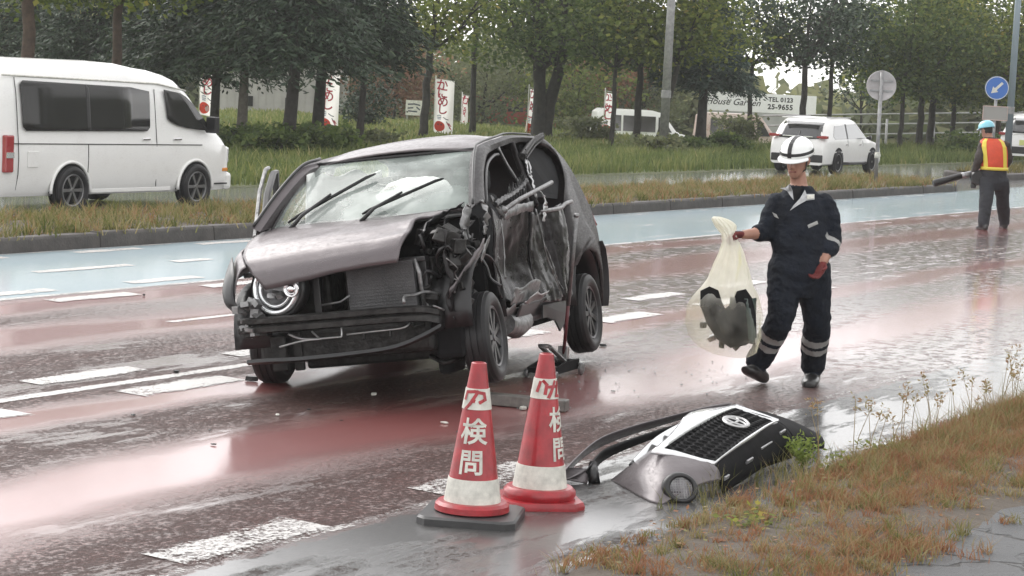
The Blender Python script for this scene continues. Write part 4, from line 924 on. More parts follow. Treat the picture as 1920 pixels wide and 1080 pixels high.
# ================================================================== TORN-OFF BUMPER ON THE GROUND
M_MATTEB = pbr('matte_black_plastic', (.008, .008, .009), .7, spec=.08, var=.5, vscale=9)
def torn_bumper():
    base = Vector((11.0, 4.95, 0)); B = empty('torn_off_bumper', base, 0, 'torn-off plum front bumper with black mesh grille and silver surround lying by the weeds', 'bumper')
    B.scale = (1.04, 1.10, .88)
    L = lambda p: Vector(p) - base
    def patch(rows, nu, nv):
        rows = [[L(p) for p in r_] for r_ in rows]; R_ = [catmull(r_, nu + 1) for r_ in rows]; C_ = [catmull([r_[i] for r_ in R_], nv + 1) for i in range(nu + 1)]
        q = MB(); q.grid(lambda u, v: C_[int(round(u * nu))][int(round(v * nv))], nu, nv); return q
    near = [[(10.52, 5.20, .0), (10.62, 5.14, .09), (10.74, 5.07, .19), (10.86, 5.01, .25)], [(10.34, 5.03, .0), (10.37, 4.99, .11), (10.44, 4.94, .205), (10.50, 4.91, .235)],
            [(10.14, 4.83, .0), (10.22, 4.81, .10), (10.36, 4.775, .160), (10.54, 4.695, .172)], [(10.12, 4.75, .0), (10.24, 4.715, .05), (10.38, 4.68, .085), (10.54, 4.65, .09)]]
    q = patch(near, 18, 18)
    q.build('cover', M_PLUM, B, smooth=True, solid=.006)
    q = patch([[(10.55, 4.685, .165), (10.9, 4.735, .222), (11.3, 4.785, .248), (11.68, 4.825, .248)], [(10.54, 4.655, .10), (10.9, 4.70, .16), (11.3, 4.75, .19), (11.72, 4.79, .20)], [(10.56, 4.65, .02), (10.92, 4.68, .05), (11.3, 4.72, .07), (11.76, 4.75, .09)], [(10.60, 4.66, .0), (10.95, 4.71, .01), (11.3, 4.76, .02), (11.74, 4.77, .02)]], 24, 12)
    q.build('lower_intake', M_MATTEB, B, smooth=True, solid=.006)
    q = patch([[(11.60, 5.03, .315), (11.82, 5.02, .28), (12.06, 4.99, .22), (12.32, 4.91, .10)], [(11.66, 4.86, .272), (11.86, 4.90, .24), (12.10, 4.89, .18), (12.32, 4.84, .08)], [(11.72, 4.79, .20), (11.90, 4.81, .17), (12.10, 4.80, .11), (12.26, 4.79, .05)], [(11.76, 4.75, .10), (11.90, 4.755, .07), (12.06, 4.75, .04), (12.18, 4.76, .02)]], 14, 12)
    q.build('far_corner', M_MATTEB, B, smooth=True, solid=.006)
    # slots in the intake
    for (x, y, z, w_) in ((10.62, 4.655, .09, .07), (10.98, 4.69, .13, .10), (11.32, 4.745, .16, .20), (11.62, 4.78, .20, .10)):
        q = MB(); q.box(L((x, y, z)), (w_, .012, .028), Euler((.3, -.05, .12)).to_matrix()); q.build('slot_trim', M_LAMPC, B, bevel=.005)
    # grille plane
    A, Bp, C_, D = [L(p) for p in ((10.47, 4.915, .238), (10.57, 4.70, .172), (11.66, 4.835, .252), (11.60, 5.03, .318))]
    def G_(u, v):
        p = (A.lerp(D, u)).lerp(Bp.lerp(C_, u), v); nrm = Vector((0, -.45, .9)); return p + nrm * (.045 * math.sin(math.pi * u)) 
    q = MB(); q.grid(lambda u, v: G_(u, v) - Vector((0, -.02, .03)), 16, 6); q.build('grille_backing', M_DARK, B, smooth=True)
    q = MB(); cols, rows_ = 21, 5
    for j in range(rows_ + 1):
        for i in range(cols):
            cu, cv = (i + (.5 if j % 2 else 0) + .25) / cols, (j + .2) / rows_
            r_u, r_v = .52 / cols, .60 / rows_
            pts = []
            for k in range(7):
                a = math.pi / 6 + k * math.pi / 3; u_, v_ = min(1, max(0, cu + r_u * math.cos(a))), min(1, max(0, cv + r_v * math.sin(a))); pts.append(G_(u_, v_))
            q.tube(pts, .0055, 4, cap=False)
    g = q.build('grille_mesh', M_DARK, B, auto=60); g['kind'] = 'stuff'
    # surround: broad silver upper band tapering into a thin frame
    ring = [G_(u, 0) for u in np.linspace(0, 1, 14)] + [G_(1, v) for v in (.3, .7, 1)] + [G_(u, 1) for u in np.linspace(.95, 0, 14)] + [G_(0, v) for v in (.75, .5, .25)]
    q = MB(); secs = []
    n_ = len(ring)
    for i, p in enumerate(ring):
        cen = G_(.5, .5); outw = (p - cen); ax = (D - A).normalized(); outw = outw - ax * outw.dot(ax) * (.35 if i < 14 or 17 <= i < 31 else -.0)
        outw.normalize(); wide = .10 if i < 14 else (.045 if i < 17 else (.016 if i < 31 else .05)); up = Vector((0, -.3, .95))
        secs.append([p - outw * .004 + up * .004, p + outw * wide * .5 + up * .02, p + outw * wide + up * .004, p + outw * wide - up * .012, p - outw * .004 - up * .012])
    secs.append(secs[0]); q.loft(secs, cap=False); q.build('grille_surround', pbr('silver_trim', (0.74, 0.75, 0.76), .22, metal=.55, coat=.6), B, smooth=True)
    # emblem: three ovals in a ring
    q = MB(); ec = G_(.60, .50) + Vector((0, -.008, .02)); eu = (D - A).normalized(); ev = (Bp - A).normalized(); ev = (ev - eu * ev.dot(eu)).normalized()
    def oval(cu, cv, a, b_, r): q.tube([ec + eu * (cu + a * math.cos(t_)) + ev * (cv + b_ * math.sin(t_)) for t_ in np.linspace(0, 2 * math.pi, 29)], r, 5, cap=False)
    oval(0, 0, .088, .060, .010); oval(0, .0, .034, .055, .008); oval(0, -.022, .066, .026, .008); q.build('emblem', M_ALU, B, smooth=True)
    # upper strip that ran under the bonnet edge
    def band(pts, wds, up, mat, name, th=.006):
        c = catmull([L(p) for p in pts], 30); q2 = MB(); rows2 = []
        for i, p in enumerate(c):
            w_ = interp(i / 29, np.linspace(0, 1, len(wds)), wds); u_ = Vector(up).normalized(); side = Vector((-.2, .6, -.5)).normalized()
            rows2.append([p + u_ * w_ * .5, p + side * w_ * .10 + u_ * w_ * .2, p, p - u_ * w_ * .5 - side * w_ * .15])
        q2.loft(rows2, cap=False, closed=False); return q2.build(name, mat, B, smooth=True, solid=th)
    band([(10.10, 5.29, .035), (10.34, 5.33, .095), (10.62, 5.35, .165), (10.85, 5.29, .225), (11.1, 5.20, .275), (11.37, 5.10, .325), (11.60, 5.06, .335)], [.10, .17, .145, .11, .09, .07, .04], (-.25, -.55, .75), M_PLUM, 'upper_strip')
    band([(10.38, 5.26, .05), (10.62, 5.30, .115), (10.85, 5.25, .17), (11.1, 5.17, .225), (11.37, 5.09, .27)], [.09, .08, .06, .05, .04], (-.1, -.2, 1), M_BLACKP, 'strip_liner')
    q = patch([[(10.05, 5.33, .0), (10.12, 5.30, .03), (10.20, 5.27, .045)], [(10.22, 5.36, .03), (10.32, 5.33, .08), (10.38, 5.27, .06)], [(10.34, 5.24, .0), (10.40, 5.25, .05), (10.44, 5.25, .08)]], 8, 8); q.build('wing_tip', M_PLUM, B, smooth=True, solid=.006)
    q = MB(); q.tube([L(p) for p in ((10.38, 5.22, .0), (10.40, 5.24, .06), (10.46, 5.27, .10))], [.03, .028, .02], 8); q.build('wing_stay', M_BLACKP, B, smooth=True)
    band([(10.62, 5.12, .10), (10.85, 5.10, .19), (11.1, 5.07, .25), (11.35, 5.05, .285)], [.05, .09, .10, .06], (.1, .55, .6), M_LAMPW, 'inner_reflector')
    for k, p in enumerate(((10.66, 5.13, .10), (10.76, 5.10, .15), (10.88, 5.08, .19))):
        q = MB(); q.box(L(p), (.11, .05, .025), Euler((.4, -.4, .2 * k)).to_matrix()); q.build('clip', M_BLACKP, B, bevel=.006)
    # fog lamp hole at the near corner
    Mf = Matrix.Translation(L((10.245, 4.722, .075))) @ Vector((-.55, -.75, .30)).to_track_quat('Z', 'Y').to_matrix().to_4x4()
    q = MB(); q.lathe([(.062, .018), (.082, .016), (.092, .0), (.088, -.02), (.066, -.01)], 28, Mf, closed=True); f_ = q.build('fog_lamp_bezel', M_BLACKP, B, smooth=True)
    q = MB(); q.lathe([(.0, .0), (.064, .0)], 24, Mf)
    for i in range(-4, 5):
        h = math.sqrt(max(0, .06 ** 2 - (i * .014) ** 2)); q.tube([Mf @ Vector((i * .014, -h, .006)), Mf @ Vector((i * .014, h, .006))], .0028, 4); q.tube([Mf @ Vector((-h, i * .014, .006)), Mf @ Vector((h, i * .014, .006))], .0028, 4)
    q.build('fog_lamp_mesh', M_LAMPC, f_)
torn_bumper()

# ================================================================== BEAM, DEBRIS
def timber():
    a, b_ = gpt(905, 757), gpt(1063, 772); d = (b_ - a); yaw = math.atan2(d.y, d.x)
    T_ = empty('timber_block', (a + b_) / 2, yaw, 'grey timber block lying on the road behind the cones', 'timber'); Ln = d.length
    q = MB(); q.box((0, 0, .038), (Ln, .10, .07)); q.build('beam', pbr('wet_timber', (.11, .10, .09), .55, var=.4, vscale=20, coat=.4, coat_r=.3), T_, bevel=.006)
timber()
rr = random.Random(21)
DEB = [(905, 742, .05), (1062, 560, .05), (835, 795, .035), (520, 780, .02), (620, 615, .03), (250, 780, .022), (393, 808, .02), (400, 835, .018), (270, 555, .03), (1100, 640, .05), (1130, 650, .04), (1085, 660, .05), (1330, 660, .06), (1280, 640, .05), (700, 742, .03), (470, 715, .05), (980, 768, .05), (860, 812, .02), (640, 790, .016), (1230, 905, .02), (580, 770, .018), (745, 845, .012), (330, 700, .03), (1150, 735, .02), (1290, 735, .03), (1680, 560, .05), (800, 760, .012)]
DEB_AT = ['at the left end of the timber block', 'on the road behind the jack handle', 'in front of the wheel left of the near cone', 'on the red lane before the headlamp', 'in the dark under the engine', 'below the white dashes at the left',
          'upper of two specks on the pink wheel track', 'lower of two specks on the pink wheel track', 'on the dash beside the blue lane at the left', 'behind the rear wheel of the wreck', 'right of the rear wheel of the wreck', 'between the jack and the rear wheel', 'right below the plastic bag', 'left of the plastic bag on the road',
          'under the front lip of the wreck', 'left of the front tyre under the headlamp', 'on the road between the two cones', 'just left of the near cone', 'on the dark red reflection before the wreck', 'between the red-based cone and the torn bumper', 'left of the dark red reflection',
          'on the rough asphalt left of the near cone', 'beside the solid white lane line', 'on the road right of the timber block', 'on the road behind the torn bumper', 'on the road right of the walking person', 'under the front wheel arch of the wreck']
for k, (px, py, s) in enumerate(DEB):
    if k in (12, 13, 24, 25): continue
    p = gpt(px, py); q = MB(); n = rr.randint(4, 6)
    pts = [(s * rr.uniform(.5, 1.1) * math.cos(2 * math.pi * i / n), s * .6 * rr.uniform(.5, 1.1) * math.sin(2 * math.pi * i / n), .004) for i in range(n)]
    q.poly(pts, (rr.uniform(-.3, .3) * s, 0, s * rr.uniform(.25, .6)))
    white = k in (0, 2, 3, 16, 14)
    o = q.build('debris_shard', M_WHITEP if white else M_BLACKP, bevel=.002, seg=1); o.location = p; o.rotation_euler = (0, 0, rr.uniform(0, 6))
    props(o, ('pale' if white else 'black') + ' shard of car debris ' + DEB_AT[k], 'debris', 'crash shards')

# ================================================================== ROAD VEHICLES
HALF = [(.90, .0), (.965, .05), (1.0, .16), (1.005, .34), (1.0, .48), (.985, .56), (.955, .70), (.92, .84), (.885, .92), (.82, .965), (.68, .99), (.40, 1.0), (.0, 1.004)]
def body_sections(xs, wf, z0f, z1f, half=HALF, bulge=None):
    secs = []
    for x in xs:
        w_, z0, z1 = wf(x), z0f(x), z1f(x); hh = []
        for a, h in half: hh.append((a, h))
        ring = [(x, -w_ * a, z0 + (z1 - z0) * h) for a, h in hh] + [(x, w_ * a, z0 + (z1 - z0) * h) for a, h in reversed(hh[:-1])]
        secs.append([Vector(p) for p in ring])
    return secs
def side_y(half, h): return float(np.interp(h, [q[1] for q in half], [q[0] for q in half]))

def passenger_van():
    # seen from its right-hand side, driving off to the right
    V = empty('passenger_van', (22.46, 19.88, 0), 0, 'white passenger van driving past behind the median', 'van')
    R0, F0 = -1.32, 3.50
    top = lambda x: interp(x, [-1.32, -1.25, -.9, .2, 1.4, 1.9, 2.25, 2.55, 2.95, 3.28, 3.46, 3.50], [1.70, 1.86, 1.93, 1.935, 1.90, 1.86, 1.80, 1.62, 1.22, 1.0, .80, .60])
    wid = lambda x: interp(x, [-1.32, -1.2, -.8, 2.6, 3.1, 3.4, 3.50], [.80, .86, .88, .88, .86, .80, .72])
    bot = lambda x: .24
    xs = [-1.32, -1.28, -1.2, -1.05, -.8, -.5, -.2, .1, .4, .8, 1.2, 1.6, 1.9, 2.1, 2.25, 2.4, 2.55, 2.7, 2.85, 3.0, 3.15, 3.28, 3.38, 3.46, 3.50]
    q = MB(); secs = []
    for x in xs:
        w_, z1 = wid(x), top(x); ring = []
        for a, z in ((.93, .24), (.97, .30), (1.0, .45), (1.01, .70), (1.0, .88), (.985, .95), (.965, 1.15), (.93, 1.45), (.90, 1.62), (.87, 1.72), (.78, 1.84), (.58, 1.915), (0, 1.935)):
            zz = z if z1 > 1.9 else (z if z <= min(.86, z1 * .9) else min(.86, z1 * .9) + (z - min(.86, z1 * .9)) * (z1 - min(.86, z1 * .9)) / (1.935 - min(.86, z1 * .9)))
            ring.append((a * w_, zz))
        secs.append([Vector((x, -y, z)) for y, z in ring] + [Vector((x, y, z)) for y, z in reversed(ring[:-1])])
    q.loft(secs); body = q.build('body', M_WHITE, V, auto=38)
    def yo(z): return -.88 * float(np.interp(z, [.24, .45, .70, .88, .95, 1.15, 1.45, 1.62, 1.72], [.93, 1.0, 1.01, 1.0, .985, .965, .93, .90, .87]))
    def panel(name, pts, mat, off=.026, th=.012, parent=V, n=None):
        zs = np.linspace(min(p[1] for p in pts) + .0005, max(p[1] for p in pts) - .0005, 14); rows = []
        for z in zs:
            hit = []
            for (xa, za), (xb, zb_) in zip(pts, pts[1:] + pts[:1]):
                if (za - z) * (zb_ - z) <= 0 and abs(za - zb_) > 1e-9: hit.append(xa + (xb - xa) * (z - za) / (zb_ - za))
            rows.append([(x, yo(z) - off, z) for x in np.linspace(min(hit), max(hit), 5)])
        q = MB(); q.loft(rows, cap=False, closed=False); return q.build(name, mat, parent, smooth=True, solid=th)
    M_VGL = pbr('van_window_glass', (.022, .022, .021), .12, spec=.35)
    panel('side_window', [(-.90, 1.08), (-.92, 1.62), (-.86, 1.665), (1.52, 1.61), (1.58, 1.57), (1.56, 1.10), (1.50, 1.05), (-.84, 1.05)], M_VGL)
    panel('window_divider', [(.30, 1.055), (.30, 1.635), (.36, 1.633), (.36, 1.055)], M_BLACKP, .030)
    panel('front_door_window', [(1.90, 1.60), (2.30, 1.55), (2.50, 1.42), (2.92, 1.05), (2.55, 1.06), (2.05, 1.15), (1.95, 1.22)], M_VGL)
    q = MB(); q.tube([(-1.20, yo(.89) - .004, .895), (2.70, yo(.89) - .004, .865)], .008, 4); q.build('body_crease', M_BLACKP, V)
    q = MB(); q.tube([(-1.2, yo(1.72) - .01, 1.725), (1.8, yo(1.70) - .01, 1.675), (2.4, yo(1.6) - .0, 1.59)], .012, 5); q.build('roof_gutter', M_WHITEP, V, smooth=True)
    q = MB(); q.box((1.2, yo(.28) - .012, .285), (1.75, .03, .06)); q.build('side_step', M_WHITE, V, bevel=.01)
    q = MB(); q.box((2.16, yo(.94) - .012, .945), (.17, .025, .03)); q.build('door_handle', M_CHROME, V, bevel=.008)
    q = MB(); q.tube([(1.72, yo(1.6) - .003, 1.60), (1.72, yo(.9) - .003, .9), (1.74, yo(.4) - .003, .32)], .005, 4); q.build('door_gap', M_BLACKP, V)
    q = MB(); q.box((-1.16, yo(.78) + .01, .77), (.15, .08, .46)); tl = q.build('tail_lamp', M_REDLAMP, V, bevel=.02)
    q = MB(); q.box((-1.16, yo(.78) - .032, .755), (.13, .01, .07)); q.build('reverse_lens', M_LAMPW, tl)
    q = MB(); q.box((2.84, yo(1.1) - .09, 1.14), (.10, .16, .22)); q.tube([(2.78, yo(1.0), 1.06), (2.84, yo(1.0) - .06, 1.08)], .02, 6); q.build('mirror', M_BLACKP, V, bevel=.03)
    q = MB(); q.box((3.44, -.60, .72), (.06, .36, .22)); q.build('headlight', M_LAMPW, V, bevel=.03)
    q = MB(); q.box((3.42, 0, .36), (.18, 1.62, .24)); q.build('front_bumper', M_WHITE, V, bevel=.05)
    q = MB(); q.grid(lambda u, v: (2.36 + .66 * (1 - v) + .02, -.70 + 1.40 * u, 1.10 + .56 * v), 6, 6); q.build('windscreen', M_VGL, V, smooth=True)
    for x0_, z0_, z1_ in ((-.98, .32, 1.70), (.33, .32, .88)):
        q = MB(); q.tube([(x0_, yo(z) - .003, z) for z in np.linspace(z0_, z1_, 8)], .005, 4); q.build('door_gap', M_BLACKP, V)
    q = MB(); q.box((1.50, yo(.94) - .012, .945), (.15, .025, .03)); q.build('door_handle', M_CHROME, V, bevel=.008)
    q = MB(); q.box((3.30, yo(.5) + .06, .52), (.14, .03, .05)); q.build('indicator', pbr('amber_lens', (.6, .22, .03), .2), V, bevel=.01)
    q = MB(); q.box((3.20, yo(.3) + .0, .33), (.28, .03, .02)); q.build('bumper_slot', M_BLACKP, V)
    q = MB(); q.box((-.72, yo(.7) - .004, .70), (.20, .012, .20)); q.build('fuel_flap', M_WHITE, V, bevel=.01)
    for x in (0.0, 2.56):
        q = MB(); q.tube([(x + .375 * math.cos(a), -.892, .285 + .375 * math.sin(a)) for a in np.linspace(-.05, math.pi + .05, 22)], .022, 6); q.build('arch_flare', M_WHITE, V, smooth=True)
    for x in (0.0, 2.56):
        q = MB(); q.grid(lambda u, v: (x + (.365 - .0 * v) * math.cos(math.pi * u), -.895 + .22 * v, .27 + .345 * math.sin(math.pi * u)), 18, 2); q.lathe([(0, 0), (.355, 0)], 28, Matrix.Translation((x, -.892, .285)) @ Matrix.Rotation(math.pi / 2, 4, 'X')); q.build('wheel_arch', M_DARK, V)
        make_wheel(V, (x, -.855, .305), r=.305, wd=.19, face=-1, rim_mat=M_RIML, spokes=6); make_wheel(V, (x, .80, .305), r=.305, wd=.20, face=1, rim_mat=M_RIML, spokes=6)
passenger_van()

M_GALV2 = pbr('roof_rail_silver', (.35, .35, .35), .4, metal=.6)
def rear_car(name, loc, label, length, width, height, roofx, tail_z, glass_z, scale=1.0, plate=False, tail='wing', bodycol=None):
    """hatchback or SUV seen from behind and from its right: x forward, rear axle at 0"""
    V = empty(name, loc, 0, label, 'car'); V.scale = (scale,) * 3
    H_ = height; ro, fo = -.85, length - .85; wb = length * .585; mat = bodycol or M_WHITE
    top = lambda x: interp(x, [ro, ro + .10, ro + .34, ro + .66, roofx[0], roofx[1], roofx[1] + .55, roofx[1] + .95, fo - .35, fo - .08, fo], [.80, glass_z, H_ * .86, H_ * .965, H_ * .99, H_ * .985, H_ * .80, H_ * .635, H_ * .56, H_ * .47, H_ * .36])
    wid = lambda x: width / 2 * interp(x, [ro, ro + .12, ro + .5, fo - .7, fo - .15, fo], [.86, .95, 1, 1, .92, .78])
    q = MB(); secs = []; zb = .26; belt = H_ * .60
    xs = list(np.linspace(ro, ro + .5, 7)) + list(np.linspace(ro + .7, fo - .4, 16)) + [fo - .25, fo - .12, fo - .04, fo]
    for x in xs:
        z1 = max(top(x), .5); w_ = wid(x); ring = []; b_ = min(belt, z1 * .93)
        for a, h in ((.90, 0), (.97, .06), (1, .22), (1.005, .55), (.985, .85), (.96, 1.0)): ring.append((a * w_, zb + (b_ - zb) * h))
        for a, h in ((.90, .35), (.83, .70), (.77, .88), (.66, .965), (.40, 1.0), (0, 1.01)): ring.append((a * w_, b_ + (z1 - b_) * h))
        secs.append([Vector((x, -y, z)) for y, z in ring] + [Vector((x, y, z)) for y, z in reversed(ring[:-1])])
    q.loft(secs); q.build('body', mat, V, auto=38)
    M_G = M_GLASSD
    q = MB(); q.grid(lambda u, v: (interp(glass_z - .04 + (H_ * .90 - glass_z + .04) * v, [.80, glass_z, H_ * .86, H_ * .965], [ro, ro + .10, ro + .34, ro + .66]) - .03 + .05 * (2 * u - 1) ** 2, (-.74 + 1.48 * u) * width / 2 * (1 - .12 * v), glass_z - .04 + (H_ * .90 - glass_z + .04) * v), 8, 5); q.build('rear_window', pbr('rear_glass_' + name, (.03, .032, .033), .08, coat=1.0), V, smooth=True, solid=.012)
    def ys(z): return -width / 2 * float(np.interp(z, [zb, belt * .9, belt, belt + (H_ - belt) * .35, belt + (H_ - belt) * .70, belt + (H_ - belt) * .88], [.97, .985, .96, .90, .83, .77])) - .006
    def pane(name_, pts, m_):
        q = MB(); q.poly([(x, ys(z), z) for x, z in pts], (0, .01, 0)); return q.build(name_, m_, V)
    sg = pane('side_window', [(ro + .55, belt + .10), (ro + .75, H_ * .85), (roofx[1] - .05, H_ * .89), (roofx[1] + .62, belt + .05), (ro + .65, belt + .03)], pbr('side_glass_' + name, (.20, .21, .21), .08, coat=1.0))
    pane('pillar', [(roofx[0] + .7, belt + .04), (roofx[0] + .7, H_ * .88), (roofx[0] + .78, H_ * .88), (roofx[0] + .78, belt + .04)], M_BLACKP).location.y -= .006
    for sy in (-1, 1):
        q = MB(); q.loft([[(ro + .02 + dx, sy * (width / 2 * .93 - dy), tail_z + dz) for dx, dz in ((-.02, -.05 * k), (-.02, .05 * k), (.10, .05 * k), (.10, -.05 * k))] for dy, k in ((-.03, .8), (.10, .9), (.28, .45))]); q.build('tail_lamp', M_REDLAMP, V, bevel=.01)
    q = MB(); q.tube([(fo - length * .36, -width / 2 - .02, belt + .07), (fo - length * .36, -width / 2 - .16, belt + .09)], [.03, .07], 8); q.build('mirror', M_BLACKP, V, smooth=True)
    for x_ in (roofx[0] + .74, roofx[1] + .30):
        q = MB(); q.tube([(x_, ys(z) + .002, z) for z in np.linspace(.34, belt, 6)], .006, 4); q.build('door_gap', M_BLACKP, V)
    for x_ in (roofx[0] + .60, roofx[1] + .05):
        q = MB(); q.box((x_, ys(belt * .86) - .008, belt * .88), (.18, .02, .03)); q.build('door_handle', M_CHROME, V, bevel=.006)
    q = MB(); q.tube([(x_, ys(.30) + .004, .32) for x_ in np.linspace(.42, wb - .42, 5)], .035, 6); q.build('sill_trim', M_BLACKP, V, smooth=True)
    for sy in (-1, 1):
        q = MB(); q.tube([(ro + .55, sy * width * .34, H_ * .985), (roofx[1] - .1, sy * width * .34, H_ * .99)], .018, 6); q.build('roof_rail', M_GALV2, V, smooth=True)
    q = MB(); q.box((ro - .015, 0, tail_z - .005), (.02, width * .50, .025)); q.build('tailgate_trim', M_CHROME, V, bevel=.005)
    q = MB(); q.tube([(interp(z, [.80, glass_z, H_ * .86, H_ * .965], [ro, ro + .10, ro + .34, ro + .66]) - .05, 0, z) for z in (glass_z + .0, glass_z + .16)], .012, 5); q.build('rear_wiper', M_BLACKP, V)
    q = MB(); q.box((ro + .01, 0, .44), (.06, width * .86, .22)); q.build('rear_bumper', M_BLACKP, V, bevel=.03)
    q = MB(); q.box((ro + .0, 0, H_ * .43), (.03, .33, .165)); q.build('number_plate', M_WHITEP if not plate else pbr('plate_yellowish', (.62, .66, .25), .5), V, bevel=.008)
    q = MB(); q.box((ro + .24, 0, H_ * .965), (.26, width * .62, .03)); q.build('spoiler', mat, V, bevel=.012)
    for x in (0, wb):
        q = MB(); q.lathe([(0, 0), (.40, 0)], 26, Matrix.Translation((x, -width / 2 - .004, .36)) @ Matrix.Rotation(math.pi / 2, 4, 'X')); q.build('wheel_arch', M_DARK, V)
        make_wheel(V, (x, -width / 2 + .075, .345), r=.345, wd=.21, face=-1, rim_mat=M_RIML, spokes=5, cr=.7); make_wheel(V, (x, width / 2 - .10, .345), r=.345, wd=.21, face=1, rim_mat=M_RIML, spokes=5, cr=.7)
    return V
rear_car('white_suv', (51.3, 20.75, 0), 'white sport utility car driving away behind the walking worker', 4.55, 1.80, 1.60, (.0, 1.6), 1.04, 1.02, .85)
rear_car('white_hatchback', (69.5, 20.75, 0), 'white car cut off by the right picture edge behind the worker in the vest', 4.3, 1.72, 1.56, (.0, 1.5), .92, 1.0, 1.0, plate=True)

# ================================================================== SIGNS AND POLES
M_GALV = pbr('galvanised_steel', (.30, .30, .30), .5, metal=.5, var=.25, vscale=8)
M_BLUEP = pbr('sign_blue', (.02, .12, .42), .4, coat=.3)
def round_sign_back():
    p = Vector((44.3, 16.42, .12)); yaw = math.atan2(-FWD.y, -FWD.x)
    S = empty('road_sign', p, yaw, 'round road sign seen from its grey back on a post in the median', 'sign')
    M_ = Matrix.Translation((-.05, 0, 2.03)) @ Matrix.Rotation(math.pi / 2, 4, 'Y')
    q = MB(); q.lathe([(0, -.006), (.30, -.006), (.305, .0), (.30, .012), (.285, .006), (0, .006)], 36, M_); d = q.build('disc', pbr('sign_back', (.42, .40, .40), .5, metal=.3, var=.15, vscale=5), S, auto=40)
    for z in (1.93, 2.13):
        q = MB(); q.box((-.02, 0, z), (.025, .46, .035)); q.build('brace', M_GALV, d)
    q = MB(); q.tube([(0, 0, -.2), (0, -.015, 2.30)], .038, 10); q.build('post', M_GALV, S, smooth=True)
    q = MB(); q.lathe([(.0, -.05), (.055, -.05), (.06, 0), (.055, .05), (0, .05)], 14, Matrix.Translation((.05, 0, .62)) @ Matrix.Rotation(math.pi / 2, 4, 'Y')); q.tube([(.0, 0, .56), (0, 0, .68)], .055, 10); q.build('reflector', M_WHITEP, S, auto=40)
round_sign_back()
def arrow_sign():
    p = Vector((56.15, 17.78, .12)); yaw = math.atan2(-p.y, -p.x) + .05
    S = empty('arrow_sign', p, yaw, 'round blue road sign with white arrow pointing down left', 'sign')
    M_ = Matrix.Translation((.06, 0, 2.13)) @ Matrix.Rotation(math.pi / 2, 4, 'Y')
    q = MB(); q.lathe([(0, -.006), (.29, -.006), (.295, .0), (.29, .006), (0, .006)], 36, M_); d = q.build('disc', M_BLUEP, S, auto=40)
    q = MB(); q.lathe([(.272, .0065), (.29, .0072), (.272, .0078)], 36, M_); q.build('rim', M_WHITEP, d)
    # arrow in the sign plane: viewer sees +Y to the right when looking along -X, so left is -y mirrored
    def a2(u, v): return Vector((.0685, u, 2.13 + v))
    q = MB(); ang = rad(225); ca, sa = math.cos(ang), math.sin(ang)
    shp = [(-.19, .032), (.04, .032), (.04, .095), (.19, 0), (.04, -.095), (.04, -.032), (-.19, -.032)]
    q.poly([a2(x * ca - y * sa, x * sa + y * ca) for x, y in shp], (.002, 0, 0)); q.build('arrow', M_WHITEP, d)
    q = MB(); q.tube([(0, 0, -.2), (0, 0, 2.42)], .038, 10); q.build('post', M_GALV, S, smooth=True)
    q = MB(); q.box((.05, 0, 1.50), (.02, .62, .36)); b_ = q.build('plate', pbr('plate_grey', (.30, .29, .27), .6), S, bevel=.01)
    q = MB()
    q.tube([(.066, -.30, 1.33), (.066, -.30, 1.67), (.066, .30, 1.67), (.066, .30, 1.33), (.066, -.30, 1.33)], .012, 5); q.build('plate_border', pbr('plate_edge', (.55, .40, .36), .6), b_)
arrow_sign()
def pole(name, px, py, dist, r, h, mat, label, lean=0.0, arm=False):
    b_ = dpt(px, py, dist); b_.z = 0; P_ = empty(name, b_, 0, label, 'pole')
    q = MB(); q.tube([(0, 0, -.3), (0, lean * .5, h * .5), (0, lean, h)], [r, r * .85, r * .7], 14); q.build('shaft', mat, P_, smooth=True)
    q = MB(); q.lathe([(r * 1.5, 0), (r * 1.5, .25), (r * 1.02, .3)], 14); q.build('base', mat, P_, auto=40)
    q = MB(); q.tube([(0, lean, h), (.1, lean - .6, h + .35), (.1, lean - 1.5, h + .45)], [.05, .045, .04], 8); ar = q.build('arm', mat, P_, smooth=True)
    q = MB(); q.box((.1, lean - 1.75, h + .43), (.22, .6, .12)); q.build('lamp_head', M_GALV, ar, bevel=.04)
    q = MB(); q.lathe([(r * .95, 1.55), (r * 1.05, 1.56), (r * 1.05, 1.75), (r * .95, 1.76)], 14); q.build('band', M_GALV, P_)
    return P_
pole('lamp_post', 1243, 285, 62, .13, 7.5, M_GALV, 'grey street lamp post standing on the grass left of the big spruce')
pole('lamp_post', 1893, 230, 66, .11, 8.0, pbr('blue_grey_steel', (.22, .27, .30), .5, metal=.3), 'slim blue-grey lamp post at the right edge beyond the arrow sign')

